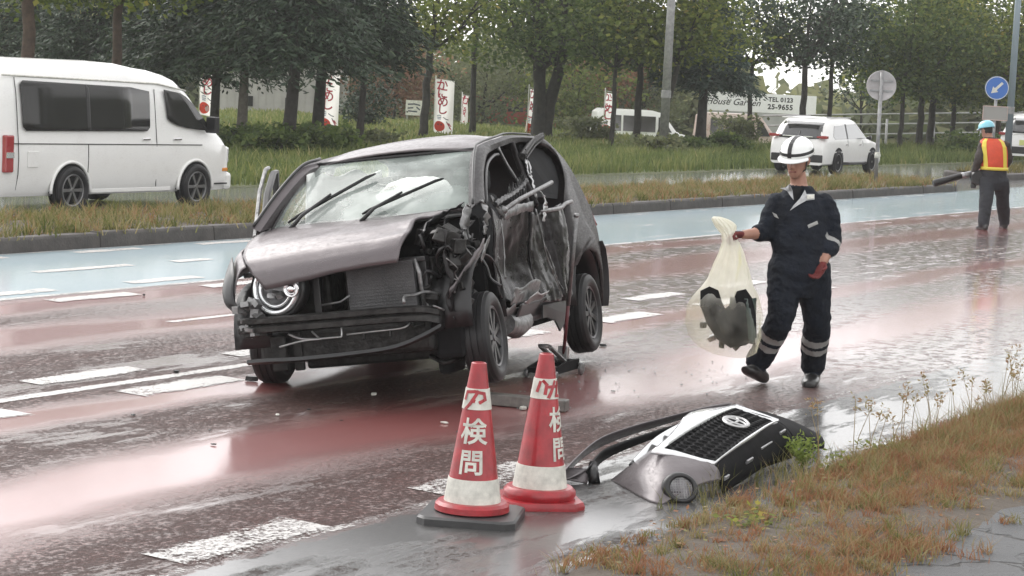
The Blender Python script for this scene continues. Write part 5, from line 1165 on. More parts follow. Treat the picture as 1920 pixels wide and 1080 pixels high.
# ================================================================== CAR PARK SIGNBOARD
def signboard():
    a, b_ = Vector((96.0, 44.25, 0)), Vector((98.6, 39.65, 0)); d = b_ - a; c = (a + b_) / 2; z0 = -1.05
    S = empty('signboard', (c.x, c.y, z0), math.atan2(d.y, d.x), 'long white signboard with black lettering and telephone number at the car park', 'sign'); Ln = d.length
    q = MB(); q.box((0, 0, 2.22), (Ln, .06, .86)); pn = q.build('panel', pbr('sign_white', (.82, .82, .82), .5, var=.04), S, bevel=.01)
    q = MB(); q.box((0, .02, 1.15), (Ln * 1.02, .10, 1.28)); q.build('wall_panel', pbr('grey_sheet', (.36, .36, .35), .6, var=.12, vscale=2), S)
    for x in np.linspace(-Ln / 2 + .2, Ln / 2 - .2, 4):
        q = MB(); q.box((x, .12, 1.3), (.08, .08, 2.6)); q.build('post', M_GALV, S)
    M_INK = pbr('sign_ink', (.015, .015, .015), .6)
    def put(s, size, x, z, shear=0, bold=.0, space=1.0):
        vs, fs = text_geo(s, size, bold, shear, space); q = MB(); q.add([(x + v[0], -.036, z + v[1]) for v in vs], fs); q.build('lettering', M_INK, pn)
    put('House Garden', .42, -1.15, 2.22, .35, .004); put('TEL 0123', .28, 1.0, 2.41, 0, .010, 1.05); put('25-9655', .32, 1.0, 2.08, 0, .012, 1.1)
signboard()

# ================================================================== ADVERTISING BANNERS
M_BCLOTH = pbr('banner_cloth', (.84, .81, .80), .8, var=.04)
_t = M_BCLOTH.node_tree; _tr = _t.nodes.new('ShaderNodeBsdfTranslucent'); _tr.inputs[0].default_value = (.9, .87, .86, 1); _ms = _t.nodes.new('ShaderNodeMixShader'); _ms.inputs[0].default_value = .55
_t.links.new(_t.nodes['Principled BSDF'].outputs[0], _ms.inputs[1]); _t.links.new(_tr.outputs[0], _ms.inputs[2]); _t.links.new(_ms.outputs[0], _t.nodes['Material Output'].inputs[0])
M_BRED = pbr('banner_red', (.66, .06, .035), .8); M_BMAR = pbr('banner_crimson', (.46, .03, .06), .8); M_BINK = pbr('banner_ink', (.06, .07, .09), .8); M_BBLUE = pbr('banner_bluegrey', (.28, .34, .42), .8)
def banner(px, py, dist, yaw, width, height, label, furl=0.0, z_low=.55, seed=0):
    b0 = dpt(px, py, dist); g = gz(b0.x, b0.y); B = empty('advertising_banner', (b0.x, b0.y, g), yaw, label, 'banner', 'shop banners'); r_ = random.Random(seed)
    q = MB(); q.tube([(0, 0, 0), (0, 0, z_low + height + .12)], .016, 8); q.tube([(0, 0, z_low + height + .02), (width, 0, z_low + height - .03)], .010, 6); q.build('pole', M_WHITEP, B, smooth=True)
    def cl(u, v):
        k = furl; x = width * u * (1 - .45 * k * v) ; y = .05 * math.sin(6 * u + 3 * v + seed) * (1 + k) + .12 * k * math.sin(9 * u) ; z = z_low + height * (1 - v) - .05 * u * (1 + k) + .02 * math.sin(5 * v + seed)
        return Vector((x, y, z))
    q = MB(); q.grid(cl, 14, 24); cloth = q.build('cloth', M_BCLOTH, B, smooth=True)
    def onc(geo, u0, v0, mat, name, off):
        vs, fs = geo; q = MB()
        pts = []
        for x, y, _ in vs:
            u, v = min(1, max(0, u0 + x / width)), min(1, max(0, v0 - y / height)); p = cl(u, v); pts.append(p + Vector((0, off, 0)))
        q.add(pts, fs); q.build(name, mat, cloth)
    for off in (-.012,):
        tt = 'かにめし'
        for i, ch in enumerate(tt): onc(text_geo(ch, .36, .006, cuts=1), .36 + .03 * i, .09 + .145 * i, M_BMAR, 'lettering', off)
        onc(stroke_geo([[(-.06, .05), (.0, .07), (.05, .05)], [(-.05, 0), (.05, .0)], [(-.04, -.05), (.04, -.05)]], .03), .26, .69, M_BBLUE, 'mark', off)
        onc(stroke_geo([[(-.10, .03), (-.02, -.02), (.05, -.03)], [(.0, -.10), (.08, -.20), (.10, -.30)]], .025), .66, .70, M_BINK, 'mark', off)
        # round red emblem
        n = 22; vs = [(0, 0, 0)] + [(.165 * math.cos(2 * math.pi * i / n), .17 * math.sin(2 * math.pi * i / n) * (1 + .06 * math.cos(6 * math.pi * i / n)), 0) for i in range(n)]
        onc((vs, [(0, i + 1, (i + 1) % n + 1) for i in range(n)]), .30, .865, M_BRED, 'emblem', off)
        onc(stroke_geo([[(-.05, .03), (-.045, .02)], [(.05, .03), (.055, .02)]], .035), .30, .845, M_BINK, 'dot', off - .006)
        onc(stroke_geo([[(-.0, .08), (.07, -.02), (.12, -.10)], [(.05, .08), (.11, .0)]], .028), .70, .84, M_BMAR, 'mark', off)
    return B
BY = math.atan2(RGT.y, RGT.x)
banner(598, 238, 68, BY, .56, 1.68, 'white and red advertising banner beside the second dark trunk from the left', 0, .05, 1)
banner(813, 242, 70, BY + .1, .58, 1.62, 'white and red banner with a wide cloth left of the thin straight trunk', 0, .08, 2)
banner(864, 236, 88, BY + 1.0, .50, 1.6, 'distant narrow furled banner touching the thin straight trunk', .9, .0, 3)
banner(988, 246, 74, BY + .75, .50, 1.50, 'half-turned narrow banner against the thickest trunk', .5, .05, 4)
banner(1131, 246, 76, BY + .9, .58, 1.45, 'narrow hanging banner beside the slim leaning trunk by the parked minibus', .3, .1, 5)
banner(372, 238, 70, BY + .2, .55, 1.60, 'white and red banner showing above the nose of the passing van', .2, .3, 6)
def small_board():
    p = dpt(775, 236, 84); S = empty('small_notice_board', (p.x, p.y, 0), BY, 'small white notice board on legs behind the trunks', 'sign')
    q = MB(); q.box((0, 0, .55), (.62, .04, .55)); b_ = q.build('board', M_WHITEP, S)
    for x in (-.25, .25):
        q = MB(); q.box((x, .03, .2), (.05, .05, .6)); q.build('leg', M_GALV, S)
    q = MB(); vs, fs = stroke_geo([[(-.22, .12), (.0, .14), (.2, .1)], [(-.22, -.02), (-.05, .0)], [(-.2, -.12), (.1, -.14)], [(.1, .02), (.2, -.06)]], .05); q.add([(v[0], -.024, .55 + v[1]) for v in vs], fs); q.build('lettering', M_BINK, b_)
small_board()

# ================================================================== PARKED VEHICLES, RAILS, BUILDING
def parked_van(loc, yaw, ln, ht, label, mat, name='parked_minibus'):
    V = empty(name, loc, yaw, label, 'van')
    q = MB(); secs = []
    for x, t_ in ((-ln / 2, .55), (-ln / 2 + .06, .93), (-ln / 2 + .25, 1.0), (0, 1.0), (ln / 2 - 1.5, 1.0), (ln / 2 - 1.1, .95), (ln / 2 - .55, .58), (ln / 2 - .1, .50), (ln / 2, .34)):
        z1 = max(ht * t_, .5); b_ = min(ht * .52, z1 * .9); secs.append([Vector((x, s * a * .85, z)) for s, lst in ((-1, ((.95, .25), (1, .5), (.98, b_), (.90, b_ + (z1 - b_) * .7), (.80, b_ + (z1 - b_) * .95))), (1, ((.80, b_ + (z1 - b_) * .95), (.90, b_ + (z1 - b_) * .7), (.98, b_), (1, .5), (.95, .25)))) for a, z in lst])
    q.loft(secs); q.build('body', mat, V, auto=40)
    xs = np.linspace(-ln / 2 + .35, ln / 2 - 1.35, 4)
    for i in range(3):
        q = MB(); q.poly([(xs[i] + .04, -.85 * .985 - .01, ht * .55), (xs[i + 1] - .04, -.85 * .985 - .01, ht * .55), (xs[i + 1] - .04, -.85 * .905 - .012, ht * .86), (xs[i] + .04, -.85 * .905 - .012, ht * .86)], (0, .02, 0)); q.build('window', M_GLASSD if False else pbr('parked_glass', (.05, .045, .045), .1, coat=1), V)
    q = MB(); q.poly([(ln / 2 - 1.28, -.85 * .985 - .01, ht * .56), (ln / 2 - .75, -.85 * .985 - .01, ht * .56), (ln / 2 - 1.1, -.85 * .905 - .012, ht * .85), (ln / 2 - 1.28, -.85 * .905 - .012, ht * .85)], (0, .02, 0)); q.build('window', pbr('parked_glass2', (.05, .05, .05), .1, coat=1), V)
    for x in (-ln / 2 + .8, ln / 2 - .75):
        for sy in (-1, 1): make_wheel(V, (x, sy * .76, .30), r=.30, wd=.18, face=sy, rim_mat=M_RIML, spokes=6)
    return V
parked_van((79.6, 39.2, -1.05), BY + .12, 3.7, 1.92, 'white minibus parked in the car park behind the slim trunks', M_WHITE)
parked_van((82.4, 36.2, -1.05), BY + .1, 3.5, 1.95, 'white and rust-red van parked behind the lamp post and spruce', car_paint('rusty_white', (.62, .50, .45), metal=0, dirt=.9, dirtcol=(.36, .15, .10)), 'parked_van')
parked_van((92.0, 52.0, -.6), BY, 4.0, 1.5, 'red vehicle half hidden behind the thickest trunk', car_paint('faded_red', (.42, .07, .05), metal=0), 'parked_red_car')
def rail_fence():
    a, b_ = Vector((88.0, 31.8, -1.05)), Vector((94.0, 26.5, -.3)); F = empty('rail_fence', a, 0, 'white pipe rail fence behind the trunks at the right', 'fence')
    for k, z in enumerate((1.05, 1.45, 1.85)):
        q = MB(); q.tube([(-4, 4.2, z), tuple((b_ - a) * 1.0 + Vector((0, 0, z)))], .035, 6); q.build('rail', M_GALV, F, smooth=True)
    for t_ in np.linspace(-.6, 1, 7):
        q = MB(); p = (b_ - a) * t_; q.tube([(p.x, p.y, 0), (p.x, p.y, 1.95)], .05, 6); q.build('post', M_GALV, F, smooth=True)
rail_fence()
def shed():
    c = dpt(505, 180, 92); S = empty('grey_shed', (c.x, c.y, -.2), BY, 'pale grey building behind the trees at the left', 'building')
    mt = pbr('shed_cladding', (.34, .33, .31), .7, var=.15, vscale=1.5)
    q = MB(); q.box((0, 2.5, 1.9), (5.6, 5, 3.8)); q.build('wall', mt, S)
    for i in range(18):
        q = MB(); q.box((-2.65 + i * .312, -.012, 1.9), (.05, .03, 3.7)); q.build('cladding_rib', mt, S)
    q = MB(); q.poly([(-3, -.3, 3.8), (3, -.3, 3.8), (3, 2.5, 4.9), (-3, 2.5, 4.9)], (0, 0, .1)); q.poly([(-3, 5.3, 3.8), (3, 5.3, 3.8), (3, 2.5, 4.9), (-3, 2.5, 4.9)], (0, 0, .1)); q.build('roof', pbr('shed_roof', (.16, .16, .17), .6), S)
    for x in (-.9, .9):
        q = MB(); q.box((x, -.02, .55), (.5, .08, .4)); q.build('vent', M_DARK, S)
    w_ = MB(); w_.box((0.2, -.02, 2.4), (1.1, .06, .8)); wo = w_.build('window', M_GLASSD, S); w_ = MB(); w_.box((.2, -.06, 1.98), (1.3, .08, .06)); w_.build('sill', M_GALV, wo)
shed()
# ================================================================== PEOPLE
M_NAVY = pbr('navy_coverall', (.008, .011, .018), .8, spec=.25, var=.4, vscale=7, bump=.4, bscale=45)
M_SKIN = pbr('skin', (.36, .19, .135), .5, var=.1, vscale=20)
M_SHOE = pbr('black_boot', (.018, .017, .017), .4, coat=.4, coat_r=.25, var=.3, vscale=14)
M_REFL = pbr('grey_reflective_tape', (.30, .30, .29), .5)
M_HELM = pbr('white_helmet', (.80, .82, .80), .22, coat=.8)
M_HELMB = pbr('blue_helmet', (.22, .55, .66), .3, coat=.6)
M_GLOVE_R = pbr('red_glove_palm', (.13, .018, .017), .75, var=.2, vscale=30)
M_GLOVE_G = pbr('grey_glove_back', (.10, .095, .10), .8, var=.25, vscale=30)
M_HAIR = pbr('black_hair', (.012, .011, .010), .6)
M_LIP = pbr('lips', (.20, .065, .055), .5)
M_EYE = pbr('eye_dark', (.02, .015, .012), .3)
M_LAPEL = pbr('pale_lining', (.48, .49, .50), .7, var=.2, vscale=40)
M_VEST = pbr('orange_vest', (.62, .075, .03), .6, var=.1, vscale=10); M_VESTY = pbr('yellow_tape', (.72, .60, .08), .45)
M_BROWN = pbr('brown_sleeve', (.045, .035, .032), .8, var=.3, vscale=8)
M_TROUS = pbr('dark_trousers', (.022, .024, .030), .8, var=.3, vscale=6)

FH = Vector((FWD.x, FWD.y, 0)).normalized()          # horizontal, away from the camera
def ring(c, ax, ay, a, b, n=16): return [c + ax * (a * math.cos(2 * math.pi * i / n)) + ay * (b * math.sin(2 * math.pi * i / n)) for i in range(n)]
def limb_mesh(pts, rs, n=14):
    q = MB(); q.tube(pts, rs, n); return q
def capsule(pts, rs, per=7):
    """tapered limb with rounded ends, radii interpolated along a smooth path"""
    k = per * (len(pts) - 1) + 1; P_ = catmull(pts, k) if len(pts) > 2 else [Vector(pts[0]).lerp(Vector(pts[1]), i / (k - 1)) for i in range(k)]
    R_ = [interp(i / (k - 1), np.linspace(0, 1, len(rs)), rs) for i in range(k)]
    d0 = (P_[0] - P_[1]).normalized(); d1 = (P_[-1] - P_[-2]).normalized()
    P_ = [P_[0] + d0 * R_[0] * .8, P_[0] + d0 * R_[0] * .45] + P_ + [P_[-1] + d1 * R_[-1] * .45, P_[-1] + d1 * R_[-1] * .8]; R_ = [R_[0] * .45, R_[0] * .85] + R_ + [R_[-1] * .85, R_[-1] * .45]
    return limb_mesh(P_, R_)
def fuse(name, pieces, mats, parent, origin, voxel=.009, smooth=3, wrinkle=(), extra=None):
    """pieces: (material index, MB) in world space -> one continuous skin, material taken from the nearest piece"""
    q = MB()
    for mi, m_ in pieces: q.add(m_.v, m_.f)
    me = bpy.data.meshes.new('tmp'); me.from_pydata(q.v, [], q.f); bm = bmesh.new(); bm.from_mesh(me); bmesh.ops.recalc_face_normals(bm, faces=bm.faces); bm.to_mesh(me); bm.free()
    ob = bpy.data.objects.new('tmp', me); COL.objects.link(ob); md = ob.modifiers.new('r', 'REMESH'); md.mode = 'VOXEL'; md.voxel_size = voxel
    dg = bpy.context.evaluated_depsgraph_get(); nm = bpy.data.meshes.new_from_object(ob.evaluated_get(dg)); bpy.data.objects.remove(ob); bpy.data.meshes.remove(me); nm.name = name
    trees = [(mi, BVHTree.FromPolygons([tuple(v) for v in m_.v], m_.f)) for mi, m_ in pieces]
    bm = bmesh.new(); bm.from_mesh(nm)
    for _ in range(smooth): bmesh.ops.smooth_vert(bm, verts=bm.verts, factor=.5, use_axis_x=True, use_axis_y=True, use_axis_z=True)
    bm.normal_update()
    for f in bm.faces:
        c = f.calc_center_median(); best = 9; bi = 0
        for mi, tr in trees:
            r_ = tr.find_nearest(c)
            if r_[0] is not None and r_[3] < best - 1e-4: best = r_[3]; bi = mi
        if extra:
            e = extra(c, bi)
            if e is not None: bi = e
        f.material_index = bi; f.smooth = True
    if wrinkle:
        for v in bm.verts:
            mi = {f.material_index for f in v.link_faces}
            if mi <= set(wrinkle):
                p = v.co; v.co += v.normal * (.009 * fbm((p.x * 5, p.y * 5, p.z * 8), 1.0, 3) + .010 * (.5 - abs(fbm((p.x * 7 + p.z * 5, p.y * 7, p.z * 10 + 5), 1.0, 3))) - .003)
    bmesh.ops.translate(bm, verts=bm.verts, vec=-origin); bm.to_mesh(nm); bm.free()
    for m_ in mats: nm.materials.append(m_)
    o = bpy.data.objects.new(name, nm); COL.objects.link(o); o.parent = parent; return o
def hand_pieces(wrist, direction, palm_n, size=.185, curl=.6, spread=.1, thumb_side=1, mi_palm=0, mi_back=1):
    """wrist point, direction of the fingers, palm normal; returns pieces with curled fingers and thumb"""
    d = Vector(direction).normalized(); n = Vector(palm_n); n = (n - d * n.dot(d)).normalized(); s = d.cross(n) * thumb_side
    L = size; pc = []
    q = MB(); q.loft([ring(wrist + d * L * t_, s, n, L * a, L * b, 12) for t_, a, b in ((-.02, .13, .11), (.12, .18, .12), (.30, .23, .12), (.45, .235, .11), (.52, .20, .08))]); pc.append((mi_palm, q))
    q2 = MB(); q2.loft([ring(wrist + d * L * t_ - n * L * .055, s, n, L * a, L * b, 12) for t_, a, b in ((-.02, .12, .08), (.15, .17, .08), (.30, .21, .085), (.45, .21, .075))]); pc.append((mi_back, q2))
    for k, (o_, ln) in enumerate(((.17, .40), (.06, .46), (-.06, .43), (-.165, .34))):
        p = wrist + d * L * .47 + s * L * o_; dd = (d + s * o_ * spread * 4).normalized(); pts = [p]; a = 0
        for j, fr in enumerate((.45, .32, .26)):
            a += curl * (.75 + .15 * k) * (1.0 if j else .7); v = dd * math.cos(a) + n * math.sin(a); pts.append(pts[-1] + v * L * ln * fr)
        pc.append((mi_palm, capsule(pts, [L * .055, L * .052, L * .048, L * .040], 4)))
    p = wrist + d * L * .16 + s * L * .17; v0 = (d * .62 + s * .62 + n * .35).normalized(); v1 = (d * .8 + s * .1 + n * .6).normalized(); pc.append((mi_palm, capsule([p, p + v0 * L * .24, p + v0 * L * .24 + v1 * L * .20], [L * .07, L * .058, L * .045], 4)))
    return pc

def walking_worker():
    base = Vector((14.50, 5.95, 0)); Pn = empty('person', base, 0, 'person in dark navy coveralls and white helmet walking with a plastic bag', 'person')
    D0 = (Vector((14.5, 5.95, 1.0)) - Vector((0, 0, CAM_H))).dot(FWD); J = lambda x, y, d=0.0: dpt(x, y, D0 + d)
    Rr = RGT.copy(); Up = Vector((0, 0, 1))
    pcs = []
    # torso with loose coverall
    q = MB(); secs = []
    for y, cx, a, b in ((556, 1492, .12, .09), (535, 1494, .175, .125), (505, 1497, .20, .145), (478, 1499, .19, .135), (455, 1499, .20, .145), (430, 1500, .198, .145), (405, 1500, .198, .138), (385, 1500, .192, .125), (370, 1500, .165, .105), (358, 1499, .115, .085), (349, 1499, .085, .075)): secs.append(ring(J(cx, y, .0), Rr, FH, a, b, 20))
    q.loft(secs); pcs.append((0, q))
    sl, sr = J(1457, 378), J(1543, 381)
    fl, fr_ = gpt(1420, 724), gpt(1524, 722)
    al = fl + Vector((0, 0, .135)) + FH * .06; ar = fr_ + Vector((0, 0, .10)) + FH * .05
    hl, hr = J(1473, 500), J(1524, 500); kl = hl.lerp(al, .50) - FH * .13 + Rr * .045; kr = hr.lerp(ar, .50) - FH * .08 + Rr * .02
    legs = []
    for h, k, a in ((hl, kl, al), (hr, kr, ar)):
        legs.append((k, a)); pcs.append((0, capsule([h, h.lerp(k, .5) - FH * .01, k, k.lerp(a, .5) + FH * .015, a + Vector((0, 0, .03))], [.125, .112, .096, .095, .088], 6)))
    # arms: sleeves pushed up on the bag arm
    el, wl = J(1437, 436, .0), J(1393, 440, -.20); er, wr = J(1560, 446, .03), J(1545, 490, -.10)
    pcs.append((0, capsule([sl, sl.lerp(el, .5) - Rr * .01, el], [.076, .068, .064], 6))); pcs.append((0, capsule([el, el.lerp(wl, .36)], [.066, .060], 5))); pcs.append((1, capsule([el.lerp(wl, .34), wl], [.042, .031], 6)))
    pcs.append((0, capsule([sr, sr.lerp(er, .5) + Rr * .012, er, er.lerp(wr, .55)], [.078, .074, .069, .066], 6))); pcs.append((1, capsule([er.lerp(wr, .5), wr], [.038, .030], 5)))
    # neck and head, turned to the left of the picture and bowed
    hc = J(1495, 298, -.06); yaw = .50; hd = (-FH * math.cos(yaw) - Rr * math.sin(yaw)); hd = (hd * .95 - Up * .26).normalized(); hs = hd.cross(Up).normalized(); hu = hs.cross(hd).normalized()
    pcs.append((1, capsule([J(1499, 358, .0), J(1496, 326, -.02)], [.060, .055], 5)))
    q = MB(); q.loft([ring(hc + hu * z + hd * o_, hs, hd, a, b, 20) for z, a, b, o_ in ((-.118, .020, .022, .060), (-.108, .036, .042, .048), (-.085, .052, .066, .028), (-.055, .062, .080, .012), (-.02, .069, .088, .004), (.02, .073, .092, -.002), (.06, .072, .091, -.006), (.095, .056, .070, -.008), (.115, .025, .03, -.008))]); pcs.append((1, q))
    q = MB(); q.loft([ring(hc + hu * z + hd * o_, hs, hd, a, b, 8) for z, a, b, o_ in ((.012, .007, .010, .090), (-.012, .011, .014, .099), (-.032, .018, .019, .103), (-.046, .014, .011, .092))]); pcs.append((1, q))
    for sg in (-1, 1):
        q = MB(); q.sphere(hc + hs * sg * .074 + hd * -.012 + hu * -.015, (.012, .018, .030), 10, 8); pcs.append((1, q))
        q = MB(); q.sphere(hc + hs * sg * .034 + hd * .080 + hu * .022, (.016, .012, .007), 8, 6); pcs.append((1, q))
    q = MB(); q.loft([ring(hc + hu * z + hd * o_, hs, hd, a, b, 16) for z, a, b, o_ in ((-.05, .064, .045, -.052), (-.02, .073, .066, -.034), (.03, .078, .080, -.020), (.07, .076, .08, -.014))]); pcs.append((3, q))
    # boots: front foot striking on its heel, rear foot flat
    def boot(an, fdir, toe_up, mi=2):
        f_ = fdir.normalized(); u_ = (Up + f_ * toe_up).normalized(); s_ = f_.cross(u_); q = MB(); ff = (f_ + Up * toe_up).normalized()
        q.loft([ring(an + ff * x + u_ * (zc - .055), s_, u_, a, b, 14) for x, zc, a, b in ((-.115, .0, .030, .037), (-.092, -.005, .050, .055), (-.02, .0, .057, .066), (.05, -.010, .058, .054), (.12, -.018, .063, .046), (.18, -.022, .057, .040), (.215, -.026, .034, .028))]); pcs.append((mi, q)); pcs.append((mi, capsule([an + Up * .07, an - Up * .02], [.066, .058], 4)))
    boot(al - Vector((0, 0, .0)), (-FH * .80 - Rr * .50), .30); boot(ar, (-FH * .92 - Rr * .22), .0)
    def extra(c, mi):
        if mi == 0:
            for k, a in legs:
                ax = a - k; t_ = (c - k).dot(ax) / ax.length_squared
                if (c - (k + ax * t_)).length < .15 and (.27 < t_ < .39 or .46 < t_ < .57): return 4
            ax = wr - er; t_ = (c - er).dot(ax) / ax.length_squared
            if (c - (er + ax * t_)).length < .10 and .18 < t_ < .34: return 4
        return None
    body = fuse('body', pcs, [M_NAVY, M_SKIN, M_SHOE, M_HAIR, M_REFL], Pn, base, .0085, 3, (0, 4), extra)
    bv = BVHTree.FromObject(body, bpy.context.evaluated_depsgraph_get()) if False else BVHTree.FromPolygons([tuple(v.co + base) for v in body.data.vertices], [tuple(p.vertices) for p in body.data.polygons])
    def surf(x, y, off=.008):
        o_ = Vector((0, 0, CAM_H)); v = (dpt(x, y, 1.0) - o_).normalized(); h = bv.ray_cast(o_, v)
        return (h[0] - v * off) if h[0] is not None else J(x, y, -.15)
    L = lambda p: Vector(p) - base
    # collar lining, name badge, chest marks
    def patch(name, poly, mat, off=.010):
        q = MB(); c = Vector((sum(p[0] for p in poly) / len(poly), sum(p[1] for p in poly) / len(poly), 0)); pts = [L(surf(x, y, off)) for x, y in poly]; cc = L(surf(c.x, c.y, off + .003)); q.add([cc] + pts, [(0, i + 1, (i + 1) % len(pts) + 1) for i in range(len(pts))]); return q.build(name, mat, Pn, solid=.004)
    patch('collar', [(1463, 353), (1474, 352), (1480, 345), (1486, 358), (1488, 375), (1483, 368), (1476, 358)], M_LAPEL); patch('lapel', [(1481, 395), (1488, 385), (1500, 372), (1509, 356), (1512, 364), (1527, 364), (1527, 374), (1512, 376), (1497, 384)], M_LAPEL)
    patch('undershirt', [(1488, 352), (1506, 352), (1498, 368), (1490, 378), (1487, 366)], M_DARK, .012)
    patch('badge', [(1513, 366), (1526, 365), (1526, 372), (1513, 374)], M_WHITEP, .018); patch('pocket_tab', [(1514, 422), (1532, 414), (1534, 420), (1516, 428)], M_REFL, .008); patch('pocket_tab', [(1448, 398), (1456, 402), (1460, 410), (1452, 406)], M_REFL, .008)
    q = MB(); q.tube([L(hc + hd * .087 + hu * -.066 + hs * x) for x in (-.024, 0, .024)], .0062, 6); q.build('lips', M_LIP, Pn, smooth=True)
    for sg in (-1, 1):
        q = MB(); q.sphere(L(hc + hs * sg * .031 + hd * .083 + hu * .006), (.010, .010, .0055), 8, 6); q.build('eye', M_EYE, Pn, smooth=True)
    # belt
    # helmet
    hp = hc + hu * .045; q = MB(); n = 28; hel = MB()
    hel.loft([[L(hp + hs * (a * math.cos(t_)) + hd * (b * math.sin(t_) + .002) + hu * z) for t_ in [2 * math.pi * i / n for i in range(n)]] for z, a, b in ((-.012, .112, .136), (.0, .110, .134), (.03, .106, .129), (.06, .094, .115), (.085, .072, .090), (.102, .042, .054), (.108, .0, .0))], cap=False); H_ = hel.build('helmet', M_HELM, Pn, smooth=True, solid=.004)
    q = MB(); ts = np.linspace(.42, math.pi - .42, 15); q.loft([[L(hp + hs * (.110 * math.cos(t_)) + hd * (.132 * math.sin(t_)) + hu * -.006), L(hp + hs * (.122 * math.cos(t_)) + hd * (.185 * math.sin(t_) - .004) + hu * -.024), L(hp + hs * (.121 * math.cos(t_)) + hd * (.183 * math.sin(t_) - .004) + hu * -.030), L(hp + hs * (.108 * math.cos(t_)) + hd * (.130 * math.sin(t_)) + hu * -.014)] for t_ in ts]); q.build('brim', M_HELM, H_, auto=40)
    q = MB(); q.loft([[L(hp + hs * (a * math.cos(t_)) + hd * (b * math.sin(t_)) + hu * z) for z, a, b in ((.006, .1125, .1365), (.026, .1095, .1325))] for t_ in [2 * math.pi * i / 32 for i in range(33)]], cap=False, closed=False); q.build('band', M_BLACKP, H_, solid=.003)
    q = MB(); prof = ((-.004, .134), (.03, .1305), (.06, .1165), (.085, .092), (.102, .056), (.110, .0))
    for s0 in (-.014, ):
        rows = [[L(hp + hs * (s0 + w_) + hd * (sg * b + sg * .003) + hu * (z + .002)) for w_ in (0, .028)] for sg, pr in ((1, prof), (-1, tuple(reversed(prof)))) for z, b in pr]; q.loft(rows, cap=False, closed=False)
    q.build('stripe', M_BLACKP, H_, solid=.003)
    q = MB(); q.tube([L(hc + hs * -.078 + hu * .03), L(hc + hs * -.07 + hu * -.06 + hd * .03), L(hc + hd * .065 + hu * -.118), L(hc + hs * .07 + hu * -.06 + hd * .03), L(hc + hs * .078 + hu * .03)], .005, 5); q.build('chin_strap', M_BLACKP, H_, smooth=True)
    # gloves
    hp1 = hand_pieces(wl, J(1368, 441, -.26) - wl, -FH * .3 + Up * .2 - Rr * .1 + Vector((0, 0, -.6)), .18, 1.05, .05, -1)
    fuse('glove', hp1, [M_GLOVE_R, M_GLOVE_G], Pn, base, .0042, 2)
    hp2 = hand_pieces(wr + (J(1530, 525, -.15) - wr).normalized() * .01, J(1527, 528, -.16) - wr, (-FH * .6 - Rr * .7), .185, .45, .08, -1)
    fuse('glove', hp2, [M_GLOVE_R, M_GLOVE_G], Pn, base, .0042, 2)
    # ---- the bag
    bb = J(1360, 672, -.30); B = empty('plastic_bag', Vector((bb.x, bb.y, bb.z)), 0, 'translucent yellowish plastic bag of black car parts held by the walking person', 'bag'); LB = lambda p: Vector(p) - bb
    M_BAG = None
    m, t, b_ = nodes_of('thin_plastic_film'); b_.inputs['Base Color'].default_value = (.90, .89, .80, 1); b_.inputs['Roughness'].default_value = .3
    tc = t.nodes.new('ShaderNodeTexCoord'); nz = noise(t, tc.outputs['Object'], 7, 5, .6); sx_ = t.nodes.new('ShaderNodeSeparateXYZ'); t.links.new(tc.outputs['Object'], sx_.inputs[0])
    t.links.new(math_node(t, 'ADD', mapr(t, nz, .3, .7, -.06, .12), mapr(t, sx_.outputs[2], .30, .54, .07, .92)), b_.inputs['Alpha']); b_.inputs['Coat Weight'].default_value = .5
    tr = t.nodes.new('ShaderNodeBsdfTranslucent'); tr.inputs[0].default_value = (.92, .89, .66, 1); tp = t.nodes.new('ShaderNodeBsdfTransparent'); ms = t.nodes.new('ShaderNodeMixShader'); ms.inputs[0].default_value = .3; ms2 = t.nodes.new('ShaderNodeMixShader')
    t.links.new(b_.outputs[0], ms.inputs[1]); t.links.new(tr.outputs[0], ms.inputs[2]); ms2.inputs[0].default_value = .35; t.links.new(ms.outputs[0], ms2.inputs[1]); t.links.new(tp.outputs[0], ms2.inputs[2]); t.links.new(ms2.outputs[0], t.nodes['Material Output'].inputs[0])
    prof = ((406, 1344, .018), (411, 1349, .05), (422, 1358, .062), (436, 1366, .045), (448, 1370, .050), (470, 1372, .076), (500, 1369, .115), (530, 1364, .150), (560, 1359, .205), (590, 1355, .242), (618, 1355, .250), (640, 1360, .228), (655, 1368, .185), (666, 1376, .115), (671, 1384, .03))
    q = MB(); P_ = catmull([(x, y, r_ * 100) for y, x, r_ in prof], 70); n = 72; secs = []
    for i, p in enumerate(P_):
        c = J(p.x, p.y, -.26); r_ = max(.005, p.z / 100); row = []
        for k in range(n):
            a = 2 * math.pi * k / n; w_ = 1 + .13 * math.sin(9 * a + i * .05 + 2 * math.sin(3 * a)) * max(.15, 1 - i / 55) + (.16 if i > 20 else .42) * fbm((math.cos(a) * 2.2, math.sin(a) * 2.2, i * .065), 1, 3) + .05 * abs(fbm((math.cos(a) * 7, math.sin(a) * 7, i * .16), 1, 3)); row.append(LB(c + Rr * (r_ * w_ * math.cos(a)) + FH * (r_ * .62 * w_ * math.sin(a))))
        secs.append(row)
    q.loft(secs); q.build('film', m, B, smooth=True)
    # black shell piece with a curved notch, and smaller scraps inside
    C0 = J(1362, 592, -.27); q = MB()
    out_ = [(-.185, .155), (-.13, .185), (-.075, .165), (-.045, .09), (-.02, .05), (.025, .09), (.055, .165), (.11, .18), (.15, .13), (.185, .02), (.20, -.12), (.13, -.17), (.03, -.19), (-.06, -.14), (-.13, -.05), (-.18, .06)]
    q.poly([LB(C0 + Rr * x * 1.0 + Up * z * 1.05 + FH * (.10 * (x * x) * 8 - .10)) for x, z in out_], FH * .012); q.build('black_shell', M_DARK, B, solid=.01)
